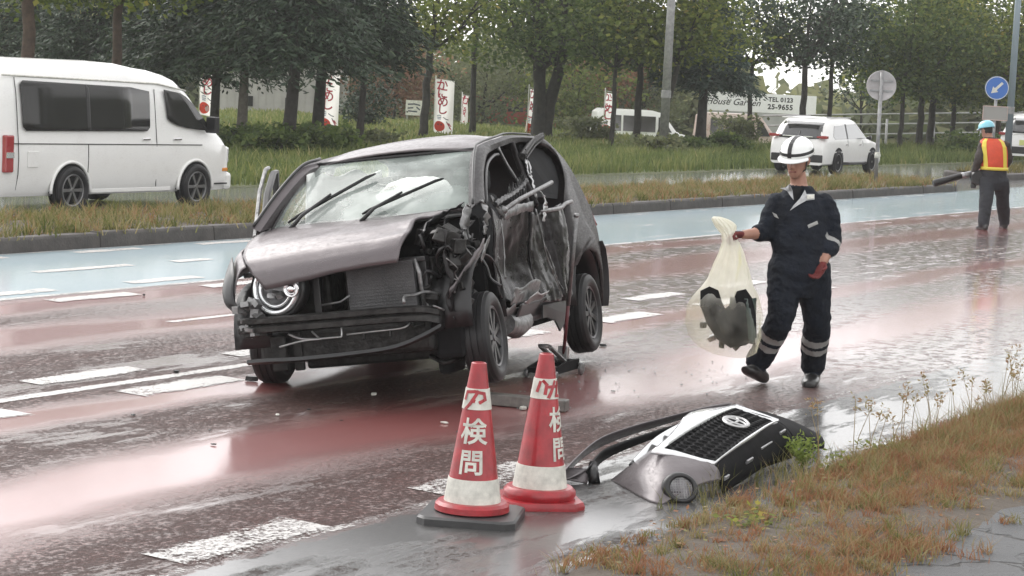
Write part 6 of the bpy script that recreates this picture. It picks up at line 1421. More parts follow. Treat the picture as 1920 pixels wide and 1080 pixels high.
    q = MB(); q.grid(lambda u, v: LB(C0 + Rr * (.02 + .17 * u) + Up * (-.17 + .30 * v) + FH * (-.04 + .05 * math.sin(5 * u + 2 * v))), 8, 8); q.build('green_black_panel', pbr('dark_green_plastic', (.03, .05, .042), .35, coat=.4), B, smooth=True, solid=.008)
    for k, (x, z, s) in enumerate(((-.15, -.07, .06), (-.08, -.15, .07), (.09, -.19, .08), (.12, -.16, .05), (-.02, -.19, .06))):
        q = MB(); q.box(LB(C0 + Rr * x + Up * z), (s, s * .5, s * .7), Euler((k, .4 * k, 1.2 * k)).to_matrix()); q.build('scrap', M_BLACKP if k % 2 == 0 else M_LAMPC, B, bevel=.008)
    strip_pts = [LB(J(x, y, -.24)) for x, y in ((1386, 455), (1388, 490), (1380, 525))]
    q = MB(); q.tube(strip_pts, [.012, .018, .008], 6, flat=.3); q.build('yellow_print', pbr('yellow_print', (.72, .72, .12), .6), B, smooth=True)
walking_worker()

def vest_worker():
    base = gpt(1862, 430); Pn = empty('person', base, 0, 'person in a light blue helmet and orange vest seen from behind on the road', 'person')
    D0 = (base + Vector((0, 0, 1)) - Vector((0, 0, CAM_H))).dot(FWD); J = lambda x, y, d=0.0: dpt(x, y, D0 + d); Rr = RGT.copy(); Up = Vector((0, 0, 1)); pcs = []
    q = MB(); q.loft([ring(J(cx, y), Rr, FH, a, b, 18) for y, cx, a, b in ((352, 1864, .11, .09), (338, 1864, .19, .14), (322, 1864, .20, .145), (308, 1864, .185, .14), (292, 1863, .20, .15), (276, 1862, .205, .145), (266, 1861, .18, .115), (258, 1859, .10, .08))]); pcs.append((0, q))
    hl, hr = J(1851, 340), J(1877, 340); fl, fr_ = gpt(1843, 431), gpt(1882, 428); al, ar = fl + Up * .09, fr_ + Up * .09; kl, kr = hl.lerp(al, .5) - FH * .03, hr.lerp(ar, .5) - FH * .02
    for h, k, a in ((hl, kl, al), (hr, kr, ar)): pcs.append((1, capsule([h, k, a], [.125, .105, .085], 7)))
    q = MB(); q.loft([ring(J(1864, y), Rr, FH, a, b, 18) for y, a, b in ((356, .12, .1), (342, .195, .145), (326, .205, .15), (316, .19, .14))]); pcs.append((1, q))
    sl, sr = J(1843, 272), J(1884, 272); el, wl = J(1834, 302, -.05), J(1826, 326, .10); er, wr = J(1890, 302, .08), J(1872, 318, .26)
    pcs.append((0, capsule([sl, el, wl], [.082, .068, .045], 6))); pcs.append((0, capsule([sr, er, wr], [.08, .066, .045], 6)))
    for w_, dr in ((wl, Vector((-.3, 0, -.5))), (wr, -Rr)): pcs += [(3, p_[1]) for p_ in hand_pieces(w_, dr - Up * .3, FH, .18, .9, .05, 1)]
    hc = J(1850, 243, .02); pcs.append((3, capsule([J(1856, 262), J(1853, 250)], [.06, .055], 4)))
    hd = (FH * .75 - Rr * .6 - Up * .2).normalized(); hs = hd.cross(Up).normalized(); hu = hs.cross(hd).normalized()
    q = MB(); q.loft([ring(hc + hu * z + hd * o_, hs, hd, a, b, 14) for z, a, b, o_ in ((-.112, .03, .035, .05), (-.08, .055, .07, .025), (-.02, .07, .09, .0), (.04, .074, .092, -.004), (.09, .058, .07, -.008), (.115, .02, .03, -.008))]); pcs.append((3, q))
    q = MB(); q.loft([ring(hc + hu * z + hd * o_, hs, hd, a, b, 12) for z, a, b, o_ in ((-.06, .062, .05, -.045), (.0, .076, .078, -.022), (.06, .078, .085, -.012))]); pcs.append((4, q))
    for sg in (-1, 1):
        q = MB(); q.sphere(hc + hs * sg * .074 - hu * .015, (.014, .02, .03), 8, 6); pcs.append((3, q))
    q = MB(); q.sphere(hc + hd * .095 - hu * .03, (.014, .014, .018), 8, 6); pcs.append((3, q))
    for a, fd in ((al, (FH * .9 - Rr * .35)), (ar, (FH * .95 - Rr * .1))):
        f_ = fd.normalized(); s_ = f_.cross(Up); q = MB(); q.loft([ring(a + f_ * x + Up * (z - .05), s_, Up, w_, h_, 12) for x, z, w_, h_ in ((-.10, .0, .03, .035), (-.07, .0, .047, .055), (.02, .0, .052, .058), (.11, -.012, .053, .040), (.17, -.02, .035, .026))]); pcs.append((2, q))
    fuse('body', pcs, [M_BROWN, M_TROUS, M_SHOE, M_SKIN, M_HAIR], Pn, base, .014, 2, (0, 1))
    L = lambda p: Vector(p) - base
    q = MB(); q.loft([[L(p) for p in ring(J(cx, y), Rr, FH, a, b, 24)] for y, cx, a, b in ((319, 1864, .208, .160), (305, 1864, .205, .160), (290, 1863, .214, .168), (275, 1862, .216, .162), (266, 1861, .19, .132), (260, 1860, .13, .105))], cap=False); v = q.build('vest', M_VEST, Pn, smooth=True, solid=.012)
    def st(a0, a1, name):
        q = MB(); rows = []
        for y, cx, a, b in ((318, 1864, .214, .168), (305, 1864, .213, .168), (290, 1863, .222, .176), (275, 1862, .224, .170), (266, 1861, .20, .142), (260.5, 1860, .142, .117)):
            c = J(cx, y); rows.append([L(c + Rr * (a * math.cos(t_)) + FH * (b * math.sin(t_))) for t_ in np.linspace(a0, a1, 4)])
        q.loft(rows, cap=False, closed=False); q.build(name, M_VESTY, v, solid=.008)
    st(-math.pi * .70, -math.pi * .82, 'tape'); st(-math.pi * .20, -math.pi * .32, 'tape')
    q = MB(); rows = [[L(p) for p in ring(J(1864, y), Rr, FH, .216, .170, 24)] for y in (319, 313)]; q.loft(rows, cap=False); q.build('waist_tape', M_VESTY, v, smooth=True, solid=.008)
    hp = hc + hu * .04; q = MB(); q.loft([[L(hp + hs * (a * math.cos(t_)) + hd * (b * math.sin(t_)) + hu * z) for t_ in [2 * math.pi * i / 24 for i in range(24)]] for z, a, b in ((-.02, .118, .142), (.0, .112, .136), (.04, .106, .128), (.075, .082, .100), (.098, .05, .06), (.106, .0, .0))], cap=False); H_ = q.build('helmet', M_HELMB, Pn, smooth=True, solid=.004)
    q = MB(); ts = np.linspace(.4, math.pi - .4, 11); q.loft([[L(hp + hs * (.112 * math.cos(t_)) + hd * (.136 * math.sin(t_)) - hu * .008), L(hp + hs * (.122 * math.cos(t_)) + hd * (.19 * math.sin(t_)) - hu * .028), L(hp + hs * (.112 * math.cos(t_)) + hd * (.134 * math.sin(t_)) - hu * .018)] for t_ in ts]); q.build('brim', M_HELMB, H_, auto=40)
    # leaf blower held at the hip
    c = J(1829, 330, .12); B = empty('leaf_blower', c, 0, 'black leaf blower with long tube held by the worker in the vest', 'blower'); LB = lambda p: Vector(p) - c
    q = MB(); q.tube([LB(J(1822, 326, .10)), LB(J(1800, 330, .0))], [.05, .045], 12); q.build('grey_pipe', M_LAMPC, B, smooth=True)
    q = MB(); q.tube([LB(J(1801, 330, .0)), LB(J(1754, 343, -.18)), LB(J(1751, 344, -.19))], [.05, .056, .050], 14); q.build('nozzle', M_BLACKP, B, smooth=True)
    q = MB(); q.box(LB(J(1838, 330, .14)), (.20, .22, .22)); q.build('engine_housing', M_REDGLOSS, B, bevel=.04)
    q = MB(); q.lathe([(.0, -.06), (.10, -.06), (.12, -.02), (.12, .04), (.05, .06), (0, .06)], 20, Matrix.Translation(LB(J(1833, 333, .04))) @ FH.to_track_quat('Z', 'Y').to_matrix().to_4x4()); q.build('fan_housing', M_BLACKP, B, auto=40)
    q = MB(); q.box(LB(J(1826, 341, .1)), (.08, .08, .20)); q.build('fuel_tank', M_BLACKP, B, bevel=.02)
    q = MB(); q.tube([LB(J(1842, 325, .1)), LB(J(1836, 318, .1)), LB(J(1826, 322, .1))], .018, 8); q.build('grip', M_BLACKP, B, smooth=True)
vest_worker()
# ================================================================== VEGETATION
RNG = np.random.default_rng(11)
def leaf_quads(pos, size, up=0.3, elong=1.6, droop=0.0, dirs=None, rng=RNG):
    """one diamond leaf per position; returns verts (4n,3), quads (n,4)"""
    n = len(pos); d = rng.normal(size=(n, 3)) if dirs is None else dirs + rng.normal(size=(n, 3)) * .35
    d[:, 2] = d[:, 2] * .6 - droop; d /= np.linalg.norm(d, axis=1, keepdims=True) + 1e-9
    nn = rng.normal(size=(n, 3)); nn[:, 2] += up * 3; s = np.cross(d, nn); s /= np.linalg.norm(s, axis=1, keepdims=True) + 1e-9
    L = (size * rng.uniform(.6, 1.35, n))[:, None]; W = L / elong
    v = np.stack([pos, pos + d * L * .5 + s * W * .5, pos + d * L, pos + d * L * .5 - s * W * .5], 1).reshape(-1, 3)
    return v, np.arange(4 * n).reshape(n, 4)
def blades(pos, h, wd, lean=0.35, rng=RNG, bend=0.5):
    """grass blades: two quads each, pointed"""
    n = len(pos); a = rng.uniform(0, 2 * np.pi, n); hh = h * rng.uniform(.55, 1.25, n) if np.isscalar(h) else h
    ln = lean * rng.uniform(.1, 1.2, n) * hh; dx, dy = np.cos(a), np.sin(a); b = rng.uniform(0, 2 * np.pi, n); sx, sy = np.cos(b) * wd / 2, np.sin(b) * wd / 2
    z0 = np.zeros(n)
    def P(k, w_): 
        x = pos[:, 0] + dx * ln * k ** 1.8; y = pos[:, 1] + dy * ln * k ** 1.8; z = pos[:, 2] + hh * (k - bend * .25 * k * k)
        return np.stack([x - sx * w_, y - sy * w_, z], 1), np.stack([x + sx * w_, y + sy * w_, z], 1)
    a0, a1 = P(0.0, 1.0); b0, b1 = P(.55, .8); c0, c1 = P(1.0, .12)
    v = np.stack([a0, a1, b1, b0, c1, c0], 1).reshape(-1, 3); i = np.arange(n)[:, None] * 6
    q = np.concatenate([i + np.array([[0, 1, 2, 3]]), i + np.array([[3, 2, 4, 5]])], 0)
    return v, q
def link_mesh(name, me, parent=None):
    o = bpy.data.objects.new(name, me); COL.objects.link(o)
    if parent: o.parent = parent
    return o
M_BARK = pbr('dark_wet_bark', (.030, .026, .023), .85, var=.5, vscale=6, bump=.9, bscale=18)
M_BARKP = pbr('pale_bark', (.13, .115, .10), .85, var=.4, vscale=6, bump=.8, bscale=18)
M_BARKR = pbr('brown_bark', (.075, .048, .038), .85, var=.4, vscale=6, bump=.8, bscale=18)
M_LEAF = leaf_mat('green_leaves', [(0, (.03, .052, .016)), (.45, (.08, .12, .034)), (.8, (.15, .20, .055)), (1, (.26, .28, .08))], trans=.5)
M_LEAFY = leaf_mat('yellow_green_leaves', [(0, (.055, .075, .018)), (.45, (.14, .18, .04)), (.8, (.25, .27, .065)), (1, (.40, .32, .09))], trans=.55)
M_NEEDLE = leaf_mat('dark_needles', [(0, (.014, .026, .016)), (.5, (.034, .056, .032)), (.85, (.06, .09, .05)), (1, (.11, .14, .075))], trans=.15)
M_SPRUCE = leaf_mat('blue_spruce_needles', [(0, (.018, .036, .028)), (.5, (.042, .072, .056)), (.85, (.075, .11, .085)), (1, (.11, .14, .10))], trans=.15)
M_AUT = leaf_mat('autumn_leaves', [(0, (.12, .05, .025)), (.5, (.26, .11, .06)), (1, (.36, .20, .08))])
M_AUTP = leaf_mat('faded_russet_leaves', [(0, (.17, .09, .06)), (.5, (.28, .15, .10)), (1, (.28, .22, .11))], trans=.45)
M_HEDGE = leaf_mat('haze_tinted_hedge_leaves', [(0, (.10, .12, .06)), (.5, (.17, .19, .095)), (1, (.28, .28, .14))], trans=.5)  # distance haze is painted into these pale leaf colours

def tree(px, py, label, wpx, fork=2.6, crown_z=(2.4, 8.5), spread=2.6, leaf='green', bark=None, lean=(0, 0), n=7000, size=.16, seed=0, limbs=5, name='broadleaf_tree', stems=1, dist=None, clump=.42, sparse=0.0, low=None):
    r_ = np.random.default_rng(seed + 100); rr_ = random.Random(seed)
    if dist is None: b = gpt(px, py)
    else: b = dpt(px, py, dist)
    g = gz(b.x, b.y); b = Vector((b.x, b.y, g)); D = (b - Vector((0, 0, CAM_H))).dot(FWD); rad_ = wpx / 2 * D / 4300
    T_ = empty(name, b, 0, label, 'tree', 'roadside trees'); bk = bark or M_BARK
    right = Vector((RGT.x, RGT.y, 0))
    q = MB(); tips = []
    for s_ in range(stems):
        off = Vector((rr_.uniform(-1, 1), rr_.uniform(-1, 1), 0)) * rad_ * .9 if stems > 1 else Vector((0, 0, 0))
        rs = rad_ * (1 if stems == 1 else .62); pts = []
        tl = right * lean[0] + Vector((0, 0, 0)); out_ = off.normalized() * .5 if stems > 1 and s_ else Vector((0, 0, 0))
        for k in range(9):
            f = k / 8; z = fork * f; pts.append(off + tl * f + out_ * f * f + Vector((rr_.uniform(-.03, .03), rr_.uniform(-.03, .03), 0)) * (1 if k else 0) + Vector((0, 0, z - (.15 if k == 0 else 0))))
        q.tube(pts, [rs * (1.25 if k == 0 else 1 - .26 * k / 8) for k in range(9)], 10)
        top = pts[-1]
        for l_ in range(max(2, limbs // stems)):
            a = 2 * math.pi * (l_ + rr_.uniform(-.25, .25)) / max(2, limbs // stems) + s_; ln = rr_.uniform(.7, 1.15) * spread
            el = rr_.uniform(.5, 1.2); e = top + Vector((math.cos(a) * ln * math.cos(el), math.sin(a) * ln * math.cos(el), ln * math.sin(el) * 1.15))
            m_ = top.lerp(e, .5) + Vector((0, 0, -.12 * ln)) + Vector((rr_.uniform(-.12, .12), rr_.uniform(-.12, .12), 0))
            L_ = catmull([top, m_, e], 7); q.tube(L_, [rs * .55 * (1 - .75 * i / 6) for i in range(7)], 6); tips += [L_[3], L_[5], L_[6]]
            for t_ in range(3):
                st = L_[2 + t_]; a2 = a + rr_.uniform(-1.3, 1.3); e2 = st + Vector((math.cos(a2), math.sin(a2), rr_.uniform(-.1, .8))) * rr_.uniform(.5, .9) * spread * .45
                q.tube([st, st.lerp(e2, .5) + Vector((0, 0, .06)), e2], [rs * .24, rs * .15, rs * .07], 5); tips.append(e2)
        # leader
        e = top + Vector((rr_.uniform(-.3, .3), rr_.uniform(-.3, .3), (crown_z[1] - fork) * .75)); q.tube([top, top.lerp(e, .5) + Vector((.1, .05, 0)), e], [rs * .72, rs * .45, rs * .12], 8)
    q.build('trunk', bk, T_, smooth=True)
    # crown: leaf clumps hung on limb tips and through the crown volume
    cz0, cz1 = crown_z; nc = 70; cl = [np.array(t_) for t_ in tips if t_.z > cz0 - .3]
    while len(cl) < nc:
        h = r_.uniform(0, 1) ** 1.25; z = cz0 + (cz1 - cz0) * h; rad2 = spread * (math.sin(math.pi * (.16 + .80 * h))) ** .7 * r_.uniform(.25, 1.05); a = r_.uniform(0, 2 * np.pi)
        cl.append(np.array([rad2 * np.cos(a) + right.x * lean[0], rad2 * np.sin(a) + right.y * lean[0], z]))
    cl = np.array(cl); cl = cl[r_.uniform(size=len(cl)) > sparse]
    idx = r_.integers(0, len(cl), n); pos = cl[idx] + r_.normal(size=(n, 3)) * np.array([clump, clump, clump * .62]) * (1 + .4 * r_.uniform(size=(n, 1)))
    if low is not None: pos = pos[pos[:, 2] > low + .25 * np.sin(pos[:, 0] * 2.3 + seed) + .2 * np.sin(pos[:, 1] * 3.1)]
    n = len(pos); sz = np.where(pos[:, 2] < 5.6, size, size * 1.9)
    v, f = leaf_quads(pos, sz, .35, 1.5, .15, rng=r_)
    tint = np.clip(.45 + .25 * (r_.uniform(size=len(cl))[idx[:n]] - .5) * 2 + r_.normal(size=n) * .16 + .03 * (pos[:, 2] - 4), 0, 1)
    me = fast_mesh('crown', v, f, np.repeat(tint, 4), {'green': M_LEAF, 'yellow': M_LEAFY, 'autumn': M_AUT, 'russet': M_AUTP, 'needle': M_NEEDLE, 'hedge': M_HEDGE}[leaf]); link_mesh('crown', me, T_)
    return T_
def conifer(px, py, label, wpx, crown_z=(1.6, 10), spread=2.4, mat=None, bark=None, seed=0, dist=None, tiers=26, name='conifer_tree', droop=.25, dens=.72, lean=0.0, taper=1.0):
    r_ = np.random.default_rng(seed + 300); b = gpt(px, py) if dist is None else dpt(px, py, dist); b = Vector((b.x, b.y, gz(b.x, b.y))); D = (b - Vector((0, 0, CAM_H))).dot(FWD); rad_ = wpx / 2 * D / 4300
    T_ = empty(name, b, 0, label, 'tree', 'roadside trees'); right = Vector((RGT.x, RGT.y, 0))
    q = MB(); zt = crown_z[1]; q.tube([right * lean * f + Vector((.02 * math.sin(5 * f), .02 * math.cos(4 * f), -.15 + (zt + .15) * f)) for f in np.linspace(0, 1, 9)], [rad_ * (1.2 if i == 0 else 1 - .88 * i / 8) for i in range(9)], 10)
    P_, Dn = [], []
    for t_ in range(tiers):
        f = t_ / tiers; z = crown_z[0] + (zt - crown_z[0]) * f ** 1.35; R_ = spread * (1 - f * taper) ** .8 * (1 if t_ > 1 else .8); nb = int(r_.integers(6, 9))
        for k in range(nb):
            a = 2 * np.pi * (k + r_.uniform(-.3, .3)) / nb + t_ * 1.3; Lb = R_ * r_.uniform(.65, 1.12); z1 = z + r_.uniform(-.2, .2)
            e = np.array([np.cos(a) * Lb, np.sin(a) * Lb, -droop * Lb + r_.uniform(-.1, .15)]); s0 = np.array([right.x * lean * f, right.y * lean * f, z1])
            if t_ < tiers * .5: q.tube([Vector(s0), Vector(s0 + e * .5 + [0, 0, .07 * Lb]), Vector(s0 + e)], [.028, .016, .006], 4)
            m_ = int((170 if z1 < 5.5 else 60) * Lb / 2 * dens); u = r_.uniform(.12, 1.05, m_) ** .8; side = r_.normal(size=m_) * .24 * (1.15 - u * .5) * Lb * .7; tang = np.array([-np.sin(a), np.cos(a), 0])
            p = s0 + e * u[:, None] + tang * side[:, None]; p[:, 2] += .10 * Lb * np.sin(np.pi * u) - np.abs(side) * .25 + r_.normal(size=m_) * .07
            P_.append(p); Dn.append((e / np.linalg.norm(e))[None] * .6 + tang[None] * np.sign(side)[:, None] * .8 + np.array([[0, 0, -.35]]))
    q.build('trunk', bark or M_BARK, T_, smooth=True)
    P_ = np.concatenate(P_); Dn = np.concatenate(Dn); sz = np.where(P_[:, 2] < 5.6, .17, .34); v, f = leaf_quads(P_, sz, .5, 3.2, .15, Dn, rng=r_)
    tint = np.clip(.45 + r_.normal(size=len(P_)) * .22, 0, 1); me = fast_mesh('crown', v, f, np.repeat(tint, 4), mat or M_NEEDLE); link_mesh('crown', me, T_)
    return T_
# --- row nearest the far carriageway, from the left of the picture
tree(45, 300, 'yellow-green broadleaf tree filling the top left corner', 30, 3.2, (3.2, 6.3), 3.2, 'yellow', M_BARKR, dist=48, seed=1, n=9000, low=2.9)
tree(212, 300, 'bright green broadleaf tree right of the top left corner', 22, 3.2, (3.2, 6.3), 2.6, 'yellow', M_BARKR, dist=52, seed=2, n=7000, low=3.0)
conifer(320, 290, 'dark conifer behind the roof of the passing van', 22, (1.9, 6.0), 2.6, seed=3, dist=58)
conifer(180, 290, 'dark conifer behind the middle of the passing van', 26, (1.7, 6.0), 2.9, seed=4, dist=62)
conifer(60, 290, 'dark conifer behind the rear of the passing van', 26, (1.6, 6.0), 2.9, seed=44, dist=66)
conifer(400, 290, 'dark conifer above the nose of the passing van', 20, (2.2, 6.0), 2.5, seed=5, dist=56)
conifer(453, 272, 'conifer with a pale trunk right of the passing van', 22, (2.55, 6.0), 2.6, seed=6, bark=M_BARKP, dist=56)
conifer(538, 292, 'conifer with the darkest trunk, nearest of the left pair', 29, (2.3, 6.0), 2.5, seed=7, lean=.28)
conifer(594, 272, 'conifer with a dark trunk just left of the first banner', 26, (2.5, 6.0), 2.3, seed=8, lean=.12)
conifer(673, 280, 'slender conifer right of the first banner', 16, (2.45, 6.0), 2.0, seed=9, lean=.16, dens=.9)
tree(792, 260, 'broadleaf tree forking low, beside the wide banner', 17, 2.55, (2.75, 6.3), 2.2, 'yellow', lean=(.1, 0), seed=10, n=3800, low=2.35, sparse=.2)
tree(885, 252, 'tall thin straight tree between the wide banner and the car roof', 12, 3.4, (2.5, 6.3), 2.2, 'yellow', lean=(-.05, 0), seed=11, n=2700, low=2.2, sparse=.3)
tree(1014, 262, 'thickest tree, its stems parting above the wrecked car', 44, 2.2, (2.1, 6.3), 3.7, 'green', seed=12, stems=3, limbs=9, n=10000, low=2.25, clump=.5)
tree(1146, 278, 'slim forked tree beside the narrow hanging banner', 10, 2.3, (2.7, 6.3), 1.9, 'green', seed=13, n=2800, low=2.25, sparse=.2)
tree(1193, 274, 'middle slim tree before the white minibus', 15, 2.4, (2.5, 6.3), 2.2, 'green', seed=14, n=4000, low=2.0)
tree(1226, 284, 'leaning tree touching the lamp post', 13, 2.5, (2.6, 6.3), 2.4, 'yellow', lean=(.55, 0), seed=15, n=6000, low=2.1)
conifer(1313, 279, 'big blue-green spruce with layered boughs left of the signboard lettering', 22, (2.05, 6.0), 1.85, M_SPRUCE, seed=16, tiers=30, droop=.16, dens=1.3)
tree(1500, 262, 'airy forked tree above the white sport utility car', 14, 2.7, (2.9, 5.5), 2.7, 'needle', lean=(.05, 0), seed=17, dist=74, n=3600, low=2.5, sparse=.35, clump=.34)
tree(1552, 262, 'thin upright tree behind the white sport utility car', 10, 3.0, (2.9, 5.5), 2.1, 'needle', seed=18, dist=76, n=2400, low=2.6, sparse=.4, clump=.34)
tree(1402, 262, 'green tree overhanging the signboard', 10, 2.9, (3.3, 5.5), 2.2, 'yellow', seed=38, dist=78, n=3600, low=3.0, sparse=.2)
for k, (x, w_, sd, lb) in enumerate(((1688, 10, 19, 'dark trunk right of the round sign'), (1724, 14, 20, 'leftmost of the paired trunks behind the worker in the vest'), (1744, 15, 21, 'right one of the paired trunks behind the worker in the vest'), (1784, 11, 22, 'lone trunk left of the arrow sign'))):
    tree(x, 262, 'yellow-green tree, ' + lb, w_, 2.3, (2.0, 5.5), 2.9, 'yellow' if k % 2 else 'green', dist=78 + 2.5 * k, seed=sd, n=8500, low=1.75 if k else 1.9, clump=.55)
tree(1868, 262, 'green tree behind the arrow sign', 14, 2.4, (1.9, 5.5), 3.2, 'green', M_BARKR, dist=84, seed=23, n=9500, low=1.4, clump=.55)
tree(1925, 262, 'green tree at the right picture edge', 16, 2.4, (1.6, 5.5), 3.0, 'yellow', M_BARKR, dist=80, seed=24, n=8500, low=1.2, clump=.55)
# --- trees farther back
tree(738, 250, 'small russet tree in the distance between the banners', 8, 1.6, (1.3, 4.6), 1.8, 'russet', dist=92, seed=25, n=4200, sparse=.1, size=.18)
tree(1120, 252, 'orange autumn tree in the distance', 10, 2.0, (1.2, 6.2), 2.6, 'autumn', dist=104, seed=26, n=5000, size=.2)
tree(1075, 250, 'olive tree beside the distant autumn tree', 9, 1.4, (.5, 6.0), 2.6, 'yellow', dist=98, seed=27, n=5200, size=.2)
tree(905, 250, 'pale hazy tree behind the thin straight trunk', 9, 1.4, (.3, 4.3), 3.0, 'hedge', dist=100, seed=28, n=4875, size=.2)
tree(830, 250, 'pale hazy tree behind the wide banner', 9, 1.4, (.8, 4.2), 2.7, 'hedge', dist=104, seed=29, n=4500, size=.2)
tree(1200, 250, 'hazy tree behind the parked minibus', 9, 1.6, (1.4, 5.2), 2.9, 'hedge', dist=106, seed=30, n=4200, size=.2)
tree(1010, 250, 'hazy tree behind the thickest trunk', 9, 1.6, (.6, 5.2), 2.9, 'hedge', dist=108, seed=31, n=4200, size=.2)
tree(1612, 250, 'thin dead-looking tree behind the round sign', 6, 2.2, (2.2, 6.5), 1.8, 'needle', dist=96, seed=32, n=1100, sparse=.5, clump=.28)

def bush(px, py, dist, rx, rz_, label, mat, n, size, seed, name='bush', cat='bush'):
    r_ = np.random.default_rng(seed + 700); b = dpt(px, py, dist); b = Vector((b.x, b.y, gz(b.x, b.y))); B = empty(name, b, 0, label, cat)
    q = MB(); rr_ = random.Random(seed)
    for k in range(7):
        a = rr_.uniform(0, 6.28); q.tube([(0, 0, -.05), (math.cos(a) * rx * .3, math.sin(a) * rx * .3, rz_ * .45), (math.cos(a) * rx * .6, math.sin(a) * rx * .6, rz_ * .85)], [.02, .014, .006], 5)
    q.build('stem', M_BARK, B)
    cl = np.stack([r_.normal(size=40) * rx * .42, r_.normal(size=40) * rx * .42, r_.uniform(.1, .95, 40) * rz_], 1); idx = r_.integers(0, 40, n); pos = cl[idx] + r_.normal(size=(n, 3)) * [rx * .16, rx * .16, rz_ * .10]; pos[:, 2] = np.abs(pos[:, 2])
    v, f = leaf_quads(pos, np.full(n, size), .5, 1.3, .1, rng=r_); me = fast_mesh('foliage', v, f, np.repeat(np.clip(.5 + .3 * (r_.uniform(size=40)[idx] - .5) + r_.normal(size=n) * .15, 0, 1), 4), mat); link_mesh('foliage', me, B)
for k, (x, y, d, rx, rz_, m_, lb) in enumerate(((470, 285, 49, .8, .62, M_LEAF, 'broad-leaved green bush at the foot of the pale trunk'), (510, 290, 48, .7, .55, M_LEAF, 'low leafy bush left of the darkest trunk'), (570, 285, 50, .8, .65, M_LEAF, 'leafy bush between the two dark trunks'), (632, 278, 52, .8, .6, M_LEAF, 'leafy bush below the first banner'), (705, 272, 56, .9, .45, M_HEDGE, 'low bush right of the slender conifer'), (1295, 262, 64, .6, .45, M_LEAF, 'dark bush left of the spruce trunk'), (1366, 262, 66, .7, .55, M_LEAF, 'dark bush right of the spruce trunk'), (1380, 262, 76, .8, .95, M_HEDGE, 'grey-green bush below the signboard'), (1820, 262, 74, 1.0, .8, M_LEAF, 'dark bush beyond the rail fence'), (690, 262, 76, .9, 1.5, M_NEEDLE, 'dark rounded shrub behind the slender conifer'), (1102, 262, 72, 1.0, .7, M_HEDGE, 'tall weeds right of the thickest trunk'), (1235, 272, 62, .9, .5, M_HEDGE, 'weeds at the foot of the lamp post'))):
    bush(x, y, d, rx, rz_, lb, m_, 1500, .13, k)

# distant wood that closes the view behind everything
def distant_wood():
    r_ = np.random.default_rng(5); P_, tn = [], []
    for px in np.arange(-260, 2200, 16):
        for layer, (d0, top0) in enumerate(((118, 4.6), (142, 5.4))):
            h = top0 * (1 + .26 * math.sin(px * .013 + layer) + .16 * math.sin(px * .041 + 2 * layer))
            if 640 < px < 1010: h *= .78
            if 1385 < px < 1660: h *= .30 + .10 * math.sin(px * .03)
            if px > 1660 and px < 1720: h *= .6
            d = d0 + r_.uniform(-5, 5); c = dpt(px, 150, d); m_ = 90
            hz = r_.uniform(0, 1, m_) ** .8 * h; p = np.stack([c.x + r_.normal(size=m_) * 1.1, c.y + r_.normal(size=m_) * 1.1, -1 + hz + r_.normal(size=m_) * .2], 1); P_.append(p); tn.append(np.full(m_, .5 + .35 * math.sin(px * .07 + 3 * layer)) + r_.normal(size=m_) * .18)
    P_ = np.concatenate(P_); tn = np.clip(np.concatenate(tn), 0, 1); v, f = leaf_quads(P_, np.full(len(P_), .85), .4, 1.25, .1, rng=r_)
    o = link_mesh('distant_wood', fast_mesh('distant_wood', v, f, np.repeat(tn, 4), M_HEDGE)); props(o, 'hazy belt of distant woodland behind the car park', 'woodland', kind='stuff')
distant_wood()

# ------------------------------------------------------------------ grasses (nobody could count the blades)
M_GDRY = leaf_mat('dry_median_grass', [(0, (.09, .085, .03)), (.4, (.19, .17, .06)), (.75, (.30, .24, .10)), (1, (.34, .22, .11))], trans=.3)
M_GGRN = leaf_mat('green_verge_grass', [(0, (.06, .085, .025)), (.35, (.11, .15, .045)), (.6, (.16, .19, .06)), (.85, (.24, .25, .09)), (1, (.32, .28, .13))], trans=.35)
M_GRED = leaf_mat('autumn_weeds', [(0, (.09, .11, .03)), (.3, (.19, .18, .06)), (.5, (.27, .21, .10)), (.72, (.22, .12, .065)), (.9, (.20, .085, .05)), (1, (.30, .22, .13))], trans=.3)
def grass(name, label, n, xr, yr, h, wd, mat, tintf, zf, lean=.4, mask=None, seed=1):
    r_ = np.random.default_rng(seed); p = np.stack([r_.uniform(*xr, n), r_.uniform(*yr, n), np.zeros(n)], 1)
    cl = np.sin(p[:, 0] * 1.9 + seed) * np.sin(p[:, 1] * 3.3 + p[:, 0] * .7) + .6 * np.sin(p[:, 0] * 5.1 + p[:, 1] * 4.0)
    if mask is not None: p = p[mask(p, cl, r_)]; cl = np.sin(p[:, 0] * 1.9 + seed) * np.sin(p[:, 1] * 3.3 + p[:, 0] * .7) + .6 * np.sin(p[:, 0] * 5.1 + p[:, 1] * 4.0)
    p[:, 2] = zf(p); hh = h(p) * (1 + .28 * cl) * r_.uniform(.45, 1.25, len(p)); v, q = blades(p, np.maximum(hh, .02), wd, lean, r_)
    t_ = np.clip(tintf(p, cl) + r_.normal(size=len(p)) * .17, 0, 1); o = link_mesh(name, fast_mesh(name, v, q, np.repeat(t_, 6), mat)); props(o, label, 'grass', kind='stuff'); return o
ZG = lambda p: np.array([gz(a, b) + .02 for a, b in p[:, :2]])
MEDIAN_TUFTS = True
grass('median_tip_grass', 'grass on the farther median island', 4000, (55, 90), (17.2, 18.5), lambda p: np.full(len(p), .22), .03, M_GDRY, lambda p, c: .35 + .1 * c, lambda p: np.full(len(p), .13), .5, None, 3)
